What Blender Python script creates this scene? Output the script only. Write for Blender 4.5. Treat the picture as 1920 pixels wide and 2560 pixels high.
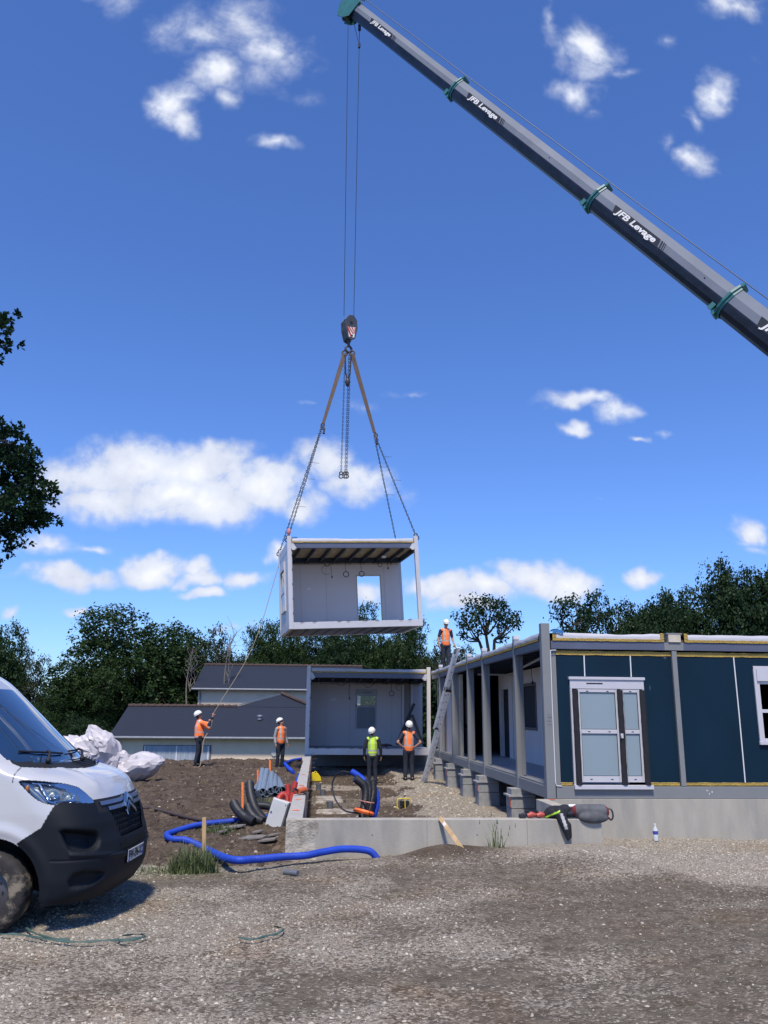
import bpy, bmesh, math, random
import numpy as np
from mathutils import Vector, Matrix
PI = math.pi
random.seed(7); rng = np.random.default_rng(7)
SC = bpy.context.scene
for _o in list(bpy.data.objects): bpy.data.objects.remove(_o)

# ------------------------------------------------------------------ camera
def cam_rot(pitch, yaw, roll):
    cy, sy, cp, sp = math.cos(yaw), math.sin(yaw), math.cos(pitch), math.sin(pitch)
    f = Vector((sy*cp, cy*cp, sp)); r = Vector((cy, -sy, 0)); u = r.cross(f)
    c, s = math.cos(roll), math.sin(roll)
    return c*r + s*u, -s*r + c*u, f
CR, CU, CF = cam_rot(.241, .0776, .0086)
CAM = Vector((0, 0, 1.742)); FPX = 2042.0
cd = bpy.data.cameras.new('camera'); cam = bpy.data.objects.new('camera', cd)
SC.collection.objects.link(cam); SC.camera = cam
cd.sensor_fit = 'VERTICAL'; cd.sensor_height = 36; cd.sensor_width = 27
cd.lens = 36*FPX/2560; cd.clip_start = .1; cd.clip_end = 3000
cam.matrix_world = Matrix(((CR.x, CU.x, -CF.x, CAM.x), (CR.y, CU.y, -CF.y, CAM.y), (CR.z, CU.z, -CF.z, CAM.z), (0, 0, 0, 1)))
def ray(sx, sy): return CR*((sx-960)/FPX) - CU*((sy-1280)/FPX) + CF      # direction of a photo point, used to survey positions

# ------------------------------------------------------------------ sun, sky, clouds, exposure
SUN_DIR = Vector((-.08, -.47, .86)).normalized()
sd = bpy.data.lights.new('sun', 'SUN'); sun = bpy.data.objects.new('sun', sd); SC.collection.objects.link(sun)
sd.energy = 4.1; sd.angle = math.radians(7); sd.color = (1, .90, .76)
sun.rotation_euler = (-SUN_DIR).to_track_quat('-Z', 'Y').to_euler(); sun.location = (20, -20, 40)
SC.view_settings.view_transform = 'Standard'; SC.view_settings.look = 'None'
SC.view_settings.exposure = 0.28; SC.view_settings.gamma = 1.0
W = bpy.data.worlds.new('World'); SC.world = W; W.use_nodes = True
nt = W.node_tree; nt.nodes.clear(); N = nt.nodes.new; L = nt.links.new
def vm(op, a=None, b=None, c=None):
    n = N('ShaderNodeVectorMath'); n.operation = op
    for i, v in enumerate((a, b, c)):
        if v is None: continue
        if hasattr(v, 'node'): L(v, n.inputs[i])
        else: n.inputs[i].default_value = v
    return n
def mm(op, a=None, b=None, c=None, clamp=False):
    n = N('ShaderNodeMath'); n.operation = op; n.use_clamp = clamp
    for i, v in enumerate((a, b, c)):
        if v is None: continue
        if hasattr(v, 'node'): L(v, n.inputs[i])
        else: n.inputs[i].default_value = v
    return n.outputs[0]
sky = N('ShaderNodeTexSky'); sky.sky_type = 'NISHITA'; sky.sun_disc = False
sky.sun_elevation = math.asin(SUN_DIR.z); sky.sun_rotation = math.atan2(SUN_DIR.x, SUN_DIR.y)
sky.altitude = 50; sky.air_density = 1.0; sky.dust_density = .3; sky.ozone_density = 2.5
tc = N('ShaderNodeTexCoord'); sep = N('ShaderNodeSeparateXYZ'); L(tc.outputs['Generated'], sep.inputs[0])
ysafe = mm('MAXIMUM', sep.outputs[1], .05)
comb = N('ShaderNodeCombineXYZ'); L(mm('DIVIDE', sep.outputs[0], ysafe), comb.inputs[0]); L(mm('DIVIDE', sep.outputs[2], ysafe), comb.inputs[1])
UV = comb.outputs[0]
def noise(scale, detail, rough, vec, dist=0.):
    n = N('ShaderNodeTexNoise'); n.inputs['Scale'].default_value = scale; n.inputs['Detail'].default_value = detail
    n.inputs['Roughness'].default_value = rough; n.inputs['Distortion'].default_value = dist; L(vec, n.inputs['Vector']); return n
nw = noise(7, 4, .6, UV)
warp = vm('MULTIPLY_ADD', vm('SUBTRACT', nw.outputs['Color'], (.5, .5, .5)).outputs[0], (.13, .09, 0), UV).outputs[0]
K = 1.1573
# surveyed clouds: x, y, half width, half height (on a 1659 x 2212 sheet), thickness
CL = [(430,70,95,50,.62),(520,55,110,62,.66),(600,110,85,48,.72),(560,160,60,40,.42),(455,160,62,48,.85),(490,215,34,28,.55),(370,222,64,46,.95),(405,268,48,30,.7),(690,150,45,24,.35),(655,205,45,24,.28),(590,305,52,20,.62),(265,18,52,34,.5),(205,5,40,18,.35),
 (1190,45,24,55,.42),(1215,110,30,45,.38),(1280,105,55,58,.85),(1245,190,58,34,.8),(1345,160,42,16,.4),(1600,18,70,36,.75),(1440,88,36,18,.36),(1535,208,38,44,.75),(1498,262,24,26,.5),(1440,302,28,20,.38),(1512,345,52,32,.85),(1625,150,30,20,.22),(1290,240,30,15,.22),
 (878,838,48,10,.38),(665,866,40,11,.4),(780,872,62,28,.42),(215,940,30,20,.25),(1262,866,92,22,.85),(1328,892,62,30,.95),(1228,930,40,20,.9),(1385,960,22,11,.55),(1440,950,36,12,.4),(1290,1080,50,14,.18),(940,810,30,10,.2),
 (190,1030,130,62,.95),(300,1010,170,68,1.25),(440,1000,110,54,1.1),(390,1075,190,64,1.3),(230,1095,110,48,1.05),(560,1050,120,54,1.1),(660,1090,70,36,.95),(700,1000,90,44,.85),(770,1035,80,52,.95),(860,1070,50,30,.3),(470,960,40,24,.6),
 (110,1193,82,24,.85),(205,1195,48,12,.6),(130,1252,135,26,1.1),(330,1240,72,30,1.2),(405,1240,45,20,.9),(430,1262,64,22,1.0),(520,1262,66,26,1.15),(455,1293,58,14,1.1),(160,1316,44,12,.75),(5,1315,26,12,.8),(50,1358,44,9,.35),(100,1362,36,8,.3),(603,1195,34,34,.9),
 (950,1278,110,30,1.05),(1050,1268,80,30,1.1),(1150,1245,95,42,1.3),(1230,1265,72,38,1.2),(980,1305,90,22,.8),(1385,1262,42,24,1.05),(1625,1148,50,34,1.0),(1630,1195,40,12,.4),(800,1290,60,26,1.0),(520,1362,48,12,.45),(1600,1180,30,12,.3)]
acc = None; top = None
for (cx, cy, hw, hh, amp) in CL:
    if cy < 400: amp *= 1.25; hw *= 1.12; hh *= 1.12
    d = ray(cx*K, cy*K); c = (d.x/d.y, d.z/d.y)
    d1 = ray((cx+hw)*K, cy*K); d2 = ray(cx*K, (cy-hh)*K)
    iw = 1/(abs(d1.x/d1.y-c[0])*1.3); ih = 1/(abs(d2.z/d2.y-c[1])*1.40)
    v = vm('MULTIPLY_ADD', warp, (iw, ih, 0), (-c[0]*iw, -c[1]*ih, 0)); le = vm('LENGTH', v.outputs[0])
    val = mm('MULTIPLY_ADD', le.outputs['Value'], -amp, amp)
    acc = val if acc is None else mm('MAXIMUM', acc, val)
na = noise(11, 9, .62, UV, .3); nb = noise(34, 5, .6, UV)
nn = mm('ADD', mm('MULTIPLY', mm('SUBTRACT', na.outputs['Fac'], .5), 2.3), mm('MULTIPLY', mm('SUBTRACT', nb.outputs['Fac'], .5), .9))
body = mm('MULTIPLY', acc, 1.35)
wisp = N('ShaderNodeMapRange'); L(sep.outputs[2], wisp.inputs[0]); wisp.inputs[1].default_value = .30; wisp.inputs[2].default_value = .52; wisp.inputs[3].default_value = .80; wisp.inputs[4].default_value = 1.30
dens = mm('ADD', mm('ADD', body, mm('MULTIPLY', nn, mm('ADD', mm('MAXIMUM', acc, 0.), .28))), -.16)
mr = N('ShaderNodeMapRange'); mr.interpolation_type = 'SMOOTHSTEP'; L(dens, mr.inputs[0]); mr.inputs[1].default_value = 0; L(wisp.outputs[0], mr.inputs[2])
gate = mm('GREATER_THAN', sep.outputs[1], .05)
mask = mm('MULTIPLY', mr.outputs[0], gate)
shade = N('ShaderNodeMapRange'); L(dens, shade.inputs[0]); shade.inputs[1].default_value = .2; shade.inputs[2].default_value = 1.5
ccol = N('ShaderNodeMix'); ccol.data_type = 'RGBA'; L(shade.outputs[0], ccol.inputs[0])
ccol.inputs[6].default_value = (.50, .57, .74, 1); ccol.inputs[7].default_value = (.82, .84, .90, 1)
nsh = noise(16, 5, .55, vm('ADD', UV, (3.1, 1.7, 0)).outputs[0])
cs2 = N('ShaderNodeMix'); cs2.data_type = 'RGBA'; cs2.blend_type = 'MIX'
sh2 = N('ShaderNodeMapRange'); L(nsh.outputs['Fac'], sh2.inputs[0]); sh2.inputs[1].default_value = .42; sh2.inputs[2].default_value = .72; sh2.inputs[4].default_value = .55
L(sh2.outputs[0], cs2.inputs[0]); L(ccol.outputs[2], cs2.inputs[6]); cs2.inputs[7].default_value = (.50, .54, .66, 1)
tint = N('ShaderNodeMix'); tint.data_type = 'RGBA'; tint.blend_type = 'MULTIPLY'; tint.inputs[0].default_value = 1
L(sky.outputs[0], tint.inputs[6]); tint.inputs[7].default_value = (.66, .93, 1.48, 1)
SKY_S = .106
sc_ = N('ShaderNodeMix'); sc_.data_type = 'RGBA'; sc_.blend_type = 'MULTIPLY'; sc_.inputs[0].default_value = 1
L(cs2.outputs[2], sc_.inputs[6]); sc_.inputs[7].default_value = (1/SKY_S, 1/SKY_S, 1/SKY_S, 1)
fin = N('ShaderNodeMix'); fin.data_type = 'RGBA'; L(mask, fin.inputs[0]); L(tint.outputs[2], fin.inputs[6]); L(sc_.outputs[2], fin.inputs[7])
bg = N('ShaderNodeBackground'); bg.inputs['Strength'].default_value = SKY_S; L(fin.outputs[2], bg.inputs['Color'])
wo = N('ShaderNodeOutputWorld'); L(bg.outputs[0], wo.inputs[0])
# ------------------------------------------------------------------ materials
MATS = {}
def mat(name, col, rough=.6, metal=0., var=.12, vscale=6., bump=.0, bscale=60., col2=None, f2=(.45, .6), coat=0., spec=.5, stretch=None, detail=6, sheen=0.):
    """principled material with noise variation, an optional second colour in patches, optional bump"""
    if name in MATS: return MATS[name]
    m = bpy.data.materials.new(name); m.use_nodes = True; t = m.node_tree; b = t.nodes['Principled BSDF']
    n = t.nodes.new; l = t.links.new
    b.inputs['Roughness'].default_value = rough; b.inputs['Metallic'].default_value = metal
    b.inputs['Specular IOR Level'].default_value = spec
    if coat: b.inputs['Coat Weight'].default_value = coat; b.inputs['Coat Roughness'].default_value = .05
    if sheen: b.inputs['Sheen Weight'].default_value = sheen
    tcn = n('ShaderNodeTexCoord'); vec = tcn.outputs['Object']
    if stretch:
        mp = n('ShaderNodeMapping'); mp.inputs['Scale'].default_value = stretch; l(vec, mp.inputs[0]); vec = mp.outputs[0]
    ns = n('ShaderNodeTexNoise'); ns.inputs['Scale'].default_value = vscale; ns.inputs['Detail'].default_value = detail; l(vec, ns.inputs['Vector'])
    r = n('ShaderNodeMapRange'); l(ns.outputs['Fac'], r.inputs[0]); r.inputs[1].default_value = .3; r.inputs[2].default_value = .7
    r.inputs[3].default_value = 1-var; r.inputs[4].default_value = 1+var
    mx = n('ShaderNodeMix'); mx.data_type = 'RGBA'; mx.blend_type = 'MULTIPLY'; mx.inputs[0].default_value = 1
    mx.inputs[6].default_value = (*col, 1); l(r.outputs[0], mx.inputs[7]); out = mx.outputs[2]
    if col2:
        n2 = n('ShaderNodeTexNoise'); n2.inputs['Scale'].default_value = vscale*.45; n2.inputs['Detail'].default_value = 8; n2.inputs['Roughness'].default_value = .65; l(vec, n2.inputs['Vector'])
        r2 = n('ShaderNodeMapRange'); l(n2.outputs['Fac'], r2.inputs[0]); r2.inputs[1].default_value = f2[0]; r2.inputs[2].default_value = f2[1]
        m2 = n('ShaderNodeMix'); m2.data_type = 'RGBA'; l(r2.outputs[0], m2.inputs[0]); l(out, m2.inputs[6]); m2.inputs[7].default_value = (*col2, 1); out = m2.outputs[2]
    l(out, b.inputs['Base Color'])
    if bump:
        nb_ = n('ShaderNodeTexNoise'); nb_.inputs['Scale'].default_value = bscale; nb_.inputs['Detail'].default_value = 5; l(vec, nb_.inputs['Vector'])
        bp = n('ShaderNodeBump'); bp.inputs['Strength'].default_value = bump; bp.inputs['Distance'].default_value = .02; l(nb_.outputs['Fac'], bp.inputs['Height']); l(bp.outputs[0], b.inputs['Normal'])
    MATS[name] = m; return m

# ------------------------------------------------------------------ mesh helpers
class MB:
    def __init__(s): s.v = []; s.f = []; s.mi = []; s.n = 0
    def add(s, vs, fs, mi=0):
        vs = np.asarray(vs, float).reshape(-1, 3); s.v.append(vs)
        for f in fs: s.f.append(tuple(int(i)+s.n for i in f)); s.mi.append(mi)
        s.n += len(vs); return s
    def box(s, a, b, mi=0):
        x0, y0, z0 = np.minimum(a, b); x1, y1, z1 = np.maximum(a, b)
        return s.add([(x0,y0,z0),(x1,y0,z0),(x1,y1,z0),(x0,y1,z0),(x0,y0,z1),(x1,y0,z1),(x1,y1,z1),(x0,y1,z1)],
                     [(0,3,2,1),(4,5,6,7),(0,1,5,4),(1,2,6,5),(2,3,7,6),(3,0,4,7)], mi)
    def obox(s, c, ax, ay, az, mi=0):
        c, ax, ay, az = map(lambda q: np.asarray(q, float), (c, ax, ay, az))
        vs = [c+i*ax+j*ay+k*az for k in (-1, 1) for i, j in ((-1,-1),(1,-1),(1,1),(-1,1))]
        return s.add(vs, [(0,3,2,1),(4,5,6,7),(0,1,5,4),(1,2,6,5),(2,3,7,6),(3,0,4,7)], mi)
    def bar(s, p, q, w, h, up=(0,0,1), mi=0):
        p, q = np.asarray(p, float), np.asarray(q, float); d = q-p; L_ = np.linalg.norm(d); d /= L_
        u = np.asarray(up, float); sx = np.cross(d, u)
        if np.linalg.norm(sx) < 1e-4: sx = np.cross(d, (1, 0, 0))
        sx /= np.linalg.norm(sx); u = np.cross(sx, d)
        return s.obox((p+q)/2, d*L_/2, sx*w/2, u*h/2, mi)
    def tube(s, pts, r, n=10, mi=0, cap=True, ribs=0, ribamp=.0):
        P = [np.asarray(p, float) for p in pts]; R = r if hasattr(r, '__len__') else [r]*len(P)
        rings = []; T0 = None; prev = None
        for i, p in enumerate(P):
            t = P[min(i+1, len(P)-1)]-P[max(i-1, 0)]; t /= (np.linalg.norm(t)+1e-9)
            if prev is None:
                a = np.cross(t, (0, 0, 1.)); a = np.cross(t, (1., 0, 0)) if np.linalg.norm(a) < 1e-3 else a
            else: a = prev-t*np.dot(prev, t)
            a /= (np.linalg.norm(a)+1e-9); prev = a; b = np.cross(t, a)
            rr = R[i]
            rings.append([p+rr*(math.cos(2*PI*k/n)*a+math.sin(2*PI*k/n)*b) for k in range(n)])
        vs = [v for rg in rings for v in rg]; fs = []
        for i in range(len(P)-1):
            for k in range(n): fs.append((i*n+k, i*n+(k+1) % n, (i+1)*n+(k+1) % n, (i+1)*n+k))
        if cap: fs.append(tuple(range(n-1, -1, -1))); fs.append(tuple((len(P)-1)*n+k for k in range(n)))
        return s.add(vs, fs, mi)
    def cyl(s, p, q, r, n=16, mi=0): return s.tube([p, q], r, n, mi)
    def grid(s, A, mi=0, wrap=False):
        A = np.asarray(A, float); h, w = A.shape[:2]
        fs = [(i*w+j, i*w+(j+1) % w, (i+1)*w+(j+1) % w, (i+1)*w+j) for i in range(h-1) for j in range(w if wrap else w-1)]
        return s.add(A.reshape(-1, 3), fs, mi)
    def prism(s, poly, d, mi=0):
        """closed outline (list of 3-D points, planar) pushed along d"""
        P = [np.asarray(p, float) for p in poly]; n = len(P); d = np.asarray(d, float)
        vs = P+[p+d for p in P]
        nrm = np.zeros(3)
        for i in range(n): nrm += np.cross(P[i], P[(i+1) % n])
        fl = np.dot(nrm, d) > 0
        fs = [tuple(range(n-1, -1, -1)) if fl else tuple(range(n)), tuple(range(n, 2*n)) if fl else tuple(range(2*n-1, n-1, -1))]
        for i in range(n):
            q = (i, (i+1) % n, n+(i+1) % n, n+i); fs.append(q if fl else q[::-1])
        return s.add(vs, fs, mi)
    def sphere(s, c, r, n=12, mi=0, sc=(1,1,1)):
        c = np.asarray(c, float); A = []
        for i in range(n+1):
            th = PI*i/n; A.append([c+r*np.array((math.sin(th)*math.cos(2*PI*k/(2*n))*sc[0], math.sin(th)*math.sin(2*PI*k/(2*n))*sc[1], math.cos(th)*sc[2])) for k in range(2*n)])
        return s.grid(A[::-1], mi, wrap=True)
    def torus(s, c, ax, R, r, n=24, m=8, mi=0, a0=0, a1=2*PI, ell=1.):
        c = np.asarray(c, float); ax = np.asarray(ax, float)/np.linalg.norm(ax)
        a = np.cross(ax, (0, 0, 1.)); a = np.array((1., 0, 0)) if np.linalg.norm(a) < 1e-3 else a/np.linalg.norm(a); b = np.cross(ax, a)
        pts = [c+R*(math.cos(t)*a+ell*math.sin(t)*b) for t in np.linspace(a0, a1, n)]
        return s.tube(pts, r, m, mi, cap=abs(a1-a0-2*PI) > .01)
    def build(s, name, mats, parent=None, smooth=False, bevel=0., origin=None):
        V = np.concatenate(s.v) if s.v else np.zeros((0, 3))
        me = bpy.data.meshes.new(name)
        me.vertices.add(len(V))
        nl = sum(len(f) for f in s.f)
        me.vertices.foreach_set('co', V.ravel()); me.loops.add(nl); me.polygons.add(len(s.f))
        me.loops.foreach_set('vertex_index', np.fromiter((i for f in s.f for i in f), int, nl))
        ln = np.array([len(f) for f in s.f], int); st = np.concatenate(([0], np.cumsum(ln)[:-1])) if len(ln) else ln
        me.polygons.foreach_set('loop_start', st); me.polygons.foreach_set('loop_total', ln)
        if not isinstance(mats, (list, tuple)): mats = [mats]
        for m in mats: me.materials.append(m)
        if len(mats) > 1: me.polygons.foreach_set('material_index', np.array(s.mi, int))
        me.update(calc_edges=True); me.validate()
        if not smooth: me.polygons.foreach_set('use_smooth', np.zeros(len(me.polygons), bool))
        if smooth:
            me.polygons.foreach_set('use_smooth', np.ones(len(me.polygons), bool))
            try: me.set_sharp_from_angle(angle=math.radians(smooth if smooth is not True else 40))
            except Exception: pass
        o = bpy.data.objects.new(name, me); SC.collection.objects.link(o)
        if parent is not None: o.parent = parent
        if bevel:
            md = o.modifiers.new('bevel', 'BEVEL'); md.width = bevel; md.segments = 2; md.limit_method = 'ANGLE'; md.angle_limit = math.radians(40); md.use_clamp_overlap = True
        return o
def tag(o, label=None, cat=None, group=None, kind=None):
    if label: o['label'] = label
    if cat: o['category'] = cat
    if group: o['group'] = group
    if kind: o['kind'] = kind
    return o
def empty(name, loc=(0, 0, 0), rz=0., label=None, cat=None, group=None):
    o = bpy.data.objects.new(name, None); SC.collection.objects.link(o); o.location = loc; o.rotation_euler.z = rz
    o.empty_display_size = .2
    return tag(o, label, cat, group)
def copy_tree(o, parent=None):
    c = o.copy(); SC.collection.objects.link(c); c.parent = parent
    for ch in list(o.children): copy_tree(ch, c)
    return c
def bez(pts, n=12):
    """smooth curve through points (Catmull-Rom)"""
    P = [np.asarray(p, float) for p in pts]; P = [2*P[0]-P[1]]+P+[2*P[-1]-P[-2]]; out = []
    for i in range(1, len(P)-2):
        for k in range(n):
            t = k/n; a, b, c, d = P[i-1], P[i], P[i+1], P[i+2]
            out.append(.5*((2*b)+(-a+c)*t+(2*a-5*b+4*c-d)*t*t+(-a+3*b-3*c+d)*t**3))
    out.append(P[-2]); return out
def fbm(x, y, sc=1., oct_=4, seed=0):
    r = np.zeros_like(np.asarray(x, float)); a = 1.; f = sc
    rs = np.random.default_rng(seed)
    for o in range(oct_):
        for k in range(3):
            an = rs.uniform(0, 2*PI); ph = rs.uniform(0, 6.28, 2)
            u = x*math.cos(an)+y*math.sin(an); v = -x*math.sin(an)+y*math.cos(an)
            r = r+a*np.sin(u*f+ph[0]+1.3*np.sin(v*f*.7+ph[1]))/3
        a *= .5; f *= 2.07
    return r
def text_obj(name, body, size, m, parent, M, extrude=.002, bold=.0, shear=0., align='CENTER', sx=1.):
    cu = bpy.data.curves.new(name, 'FONT'); cu.body = body; cu.size = size; cu.extrude = extrude; cu.offset = bold; cu.shear = shear
    cu.align_x = align; cu.align_y = 'CENTER'; cu.resolution_u = 3
    o = bpy.data.objects.new(name, cu); SC.collection.objects.link(o)
    dg = bpy.context.evaluated_depsgraph_get(); dg.update()
    me = bpy.data.meshes.new_from_object(o.evaluated_get(dg)); bpy.data.objects.remove(o); me.name = name
    me.materials.clear(); me.materials.append(m)
    for v in me.vertices: v.co.x *= sx
    me.transform(M)
    t = bpy.data.objects.new(name, me); SC.collection.objects.link(t)
    if parent is not None: t.parent = parent
    return t
def frame(o, x, y):
    """matrix with origin o, x axis along x, y axis near y"""
    x = Vector(x).normalized(); y = Vector(y); z = x.cross(y).normalized(); y = z.cross(x); o = Vector(o)
    return Matrix(((x.x, y.x, z.x, o.x), (x.y, y.y, z.y, o.y), (x.z, y.z, z.z, o.z), (0, 0, 0, 1)))
def blob(name, prims, voxel, m, parent=None, smooth_it=4, band=None, disp=None):
    """one continuous skin grown over tapered limbs: prims = ('c',p,q,r0,r1) or ('e',centre,(rx,ry,rz)[,3x3 axes])"""
    mb = MB()
    for p in prims:
        if p[0] == 'c':
            a, b = np.asarray(p[1], float), np.asarray(p[2], float); r0, r1 = p[3], p[4]; d = b-a; Ln = np.linalg.norm(d)+1e-9; d = d/Ln
            pts = []; rs = []
            for k in range(5): t = -math.cos(k/4*PI/2); pts.append(a+d*r0*t); rs.append(max(.0004, r0*math.sqrt(max(0, 1-t*t))))
            for k in range(5): t = math.sin(k/4*PI/2); pts.append(b+d*r1*t); rs.append(max(.0004, r1*math.sqrt(max(0, 1-t*t))))
            mb.tube(pts, rs, 14)
        else:
            c = np.asarray(p[1], float); r = p[2]; Rm = np.asarray(p[3]) if len(p) > 3 else np.eye(3); t = MB(); t.sphere((0, 0, 0), 1, 10, 0, r)
            mb.add(t.v[0]@Rm+c, t.f)
    o = mb.build(name, m)
    md = o.modifiers.new('r', 'REMESH'); md.mode = 'VOXEL'; md.voxel_size = voxel; md.use_smooth_shade = True
    if smooth_it: s2 = o.modifiers.new('s', 'SMOOTH'); s2.iterations = smooth_it; s2.factor = .5
    dg = bpy.context.evaluated_depsgraph_get(); dg.update()
    me = bpy.data.meshes.new_from_object(o.evaluated_get(dg)); bpy.data.objects.remove(o)
    me.name = name; me.materials.clear()
    for q in (m if isinstance(m, (list, tuple)) else [m]): me.materials.append(q)
    n = len(me.vertices); co = np.empty(n*3); me.vertices.foreach_get('co', co); co = co.reshape(-1, 3)
    if disp is not None:
        co = disp(co); me.vertices.foreach_set('co', co.ravel())
    if band is not None:
        pc = np.empty(len(me.polygons)*3); me.polygons.foreach_get('center', pc); me.polygons.foreach_set('material_index', band(pc.reshape(-1, 3)).astype(int))
    me.polygons.foreach_set('use_smooth', np.ones(len(me.polygons), bool)); me.update()
    o = bpy.data.objects.new(name, me); SC.collection.objects.link(o)
    if parent is not None: o.parent = parent
    return o
# ------------------------------------------------------------------ terrain
def sstep(a, b, x): t = np.clip((x-a)/(b-a), 0, 1); return t*t*(3-2*t)
def patch(x, y): return fbm(x*.45+.3*y, y*1.25, 1.1, 5, 3)*.8+fbm(x, y, 4.5, 3, 4)*.30-.05
def height(x, y):
    x = np.asarray(x, float); y = np.asarray(y, float)
    z = -.17+.012*fbm(x, y*1.6, 2.2, 4, 1)+.02*fbm(x*.5, y*1.2, .8, 2, 2)
    z = z-.05*sstep(9, 12, y)*sstep(3, -1, x)-.06*sstep(12, 14.5, y)*sstep(3, 5, x)
    left = sstep(-.25, -.32, x)*sstep(11.2, 12.6, y)
    zl = -.24+.15*(y-12)/18+.05*fbm(x, y, 1.3, 4, 5)-.05*np.exp(-((x+.9)/.55)**2-((y-13.2)/1.3)**2)+.05*sstep(.25,.8,fbm(x,y,3.1,4,44))+.07*fbm(x,y,.7,2,45)*sstep(13,16,y)-.2*np.exp(-((x+1.)/.9)**2-((y-31)/1.6)**2)
    z = z*(1-left)+zl*left
    z = z+.185*sstep(-.5, 3.8, x)*np.exp(-((y-11.5)/1.3)**2)*sstep(12.3, 11.8, y)*sstep(4.9, 4.0, x)+.03*sstep(3.8, 5, x)*np.exp(-((y-11.9)/1.2)**2)
    z = z+(.009*fbm(x, y, 9, 3, 81)+.010*np.abs(fbm(x, y, 5, 3, 82)))*(y < 12)*(y > 2)
    ins = sstep(-.32, -.25, x)*sstep(11.9, 12.0, y)*sstep(29.9, 29.4, y)*sstep(14, 13.5, x)
    edge = 2.35+.35*fbm(y, y*0, 1.4, 3, 8)
    zi = -.46+.13*sstep(edge-.12, edge+.12, x)+.022*fbm(x, y, 3.2, 4, 6)+.12*sstep(27.6, 29.2, y)*sstep(3.2, 2.6, x)
    z = z*(1-ins)+zi*ins
    rut = np.exp(-((y-5.0-.06*x)/.16)**2)+np.exp(-((y-6.7+.05*x)/.18)**2)+.8*np.exp(-((y-9.3-.05*x)/.2)**2); z = z-rut*(.018+.010*np.sin(x*34+y*12))*(y < 12)
    z = z+.035*fbm(x, y, 7.5, 3, 71)*sstep(-.35, -.5, x)*sstep(11.4, 12.4, y)
    crest = sstep(32.5, 42, y)
    z = z*(1-crest)+(-2.3)*crest
    z = z+.32*np.exp(-((x-1.75)/.62)**2-((y-11.45)/.22)**2)*.42
    z = z+sstep(90, 300, np.hypot(x, y))*3*(1+.4*fbm(x, y, .01, 2, 9))
    return z
def axis(lo, hi, d, far, g=1.16):
    a = list(np.arange(lo, hi+1e-6, d)); s = d
    while a[-1] < far: s *= g; a.append(a[-1]+s)
    s = d
    while a[0] > -far: s *= g; a.insert(0, a[0]-s)
    return np.array(a)
gx = axis(-9, 11, .058, 700); gy = axis(2.5, 33.5, .062, 700)
GX, GY = np.meshgrid(gx, gy); GZ = height(GX, GY)
mb = MB(); mb.grid(np.stack([GX, GY, GZ], -1))
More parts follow.
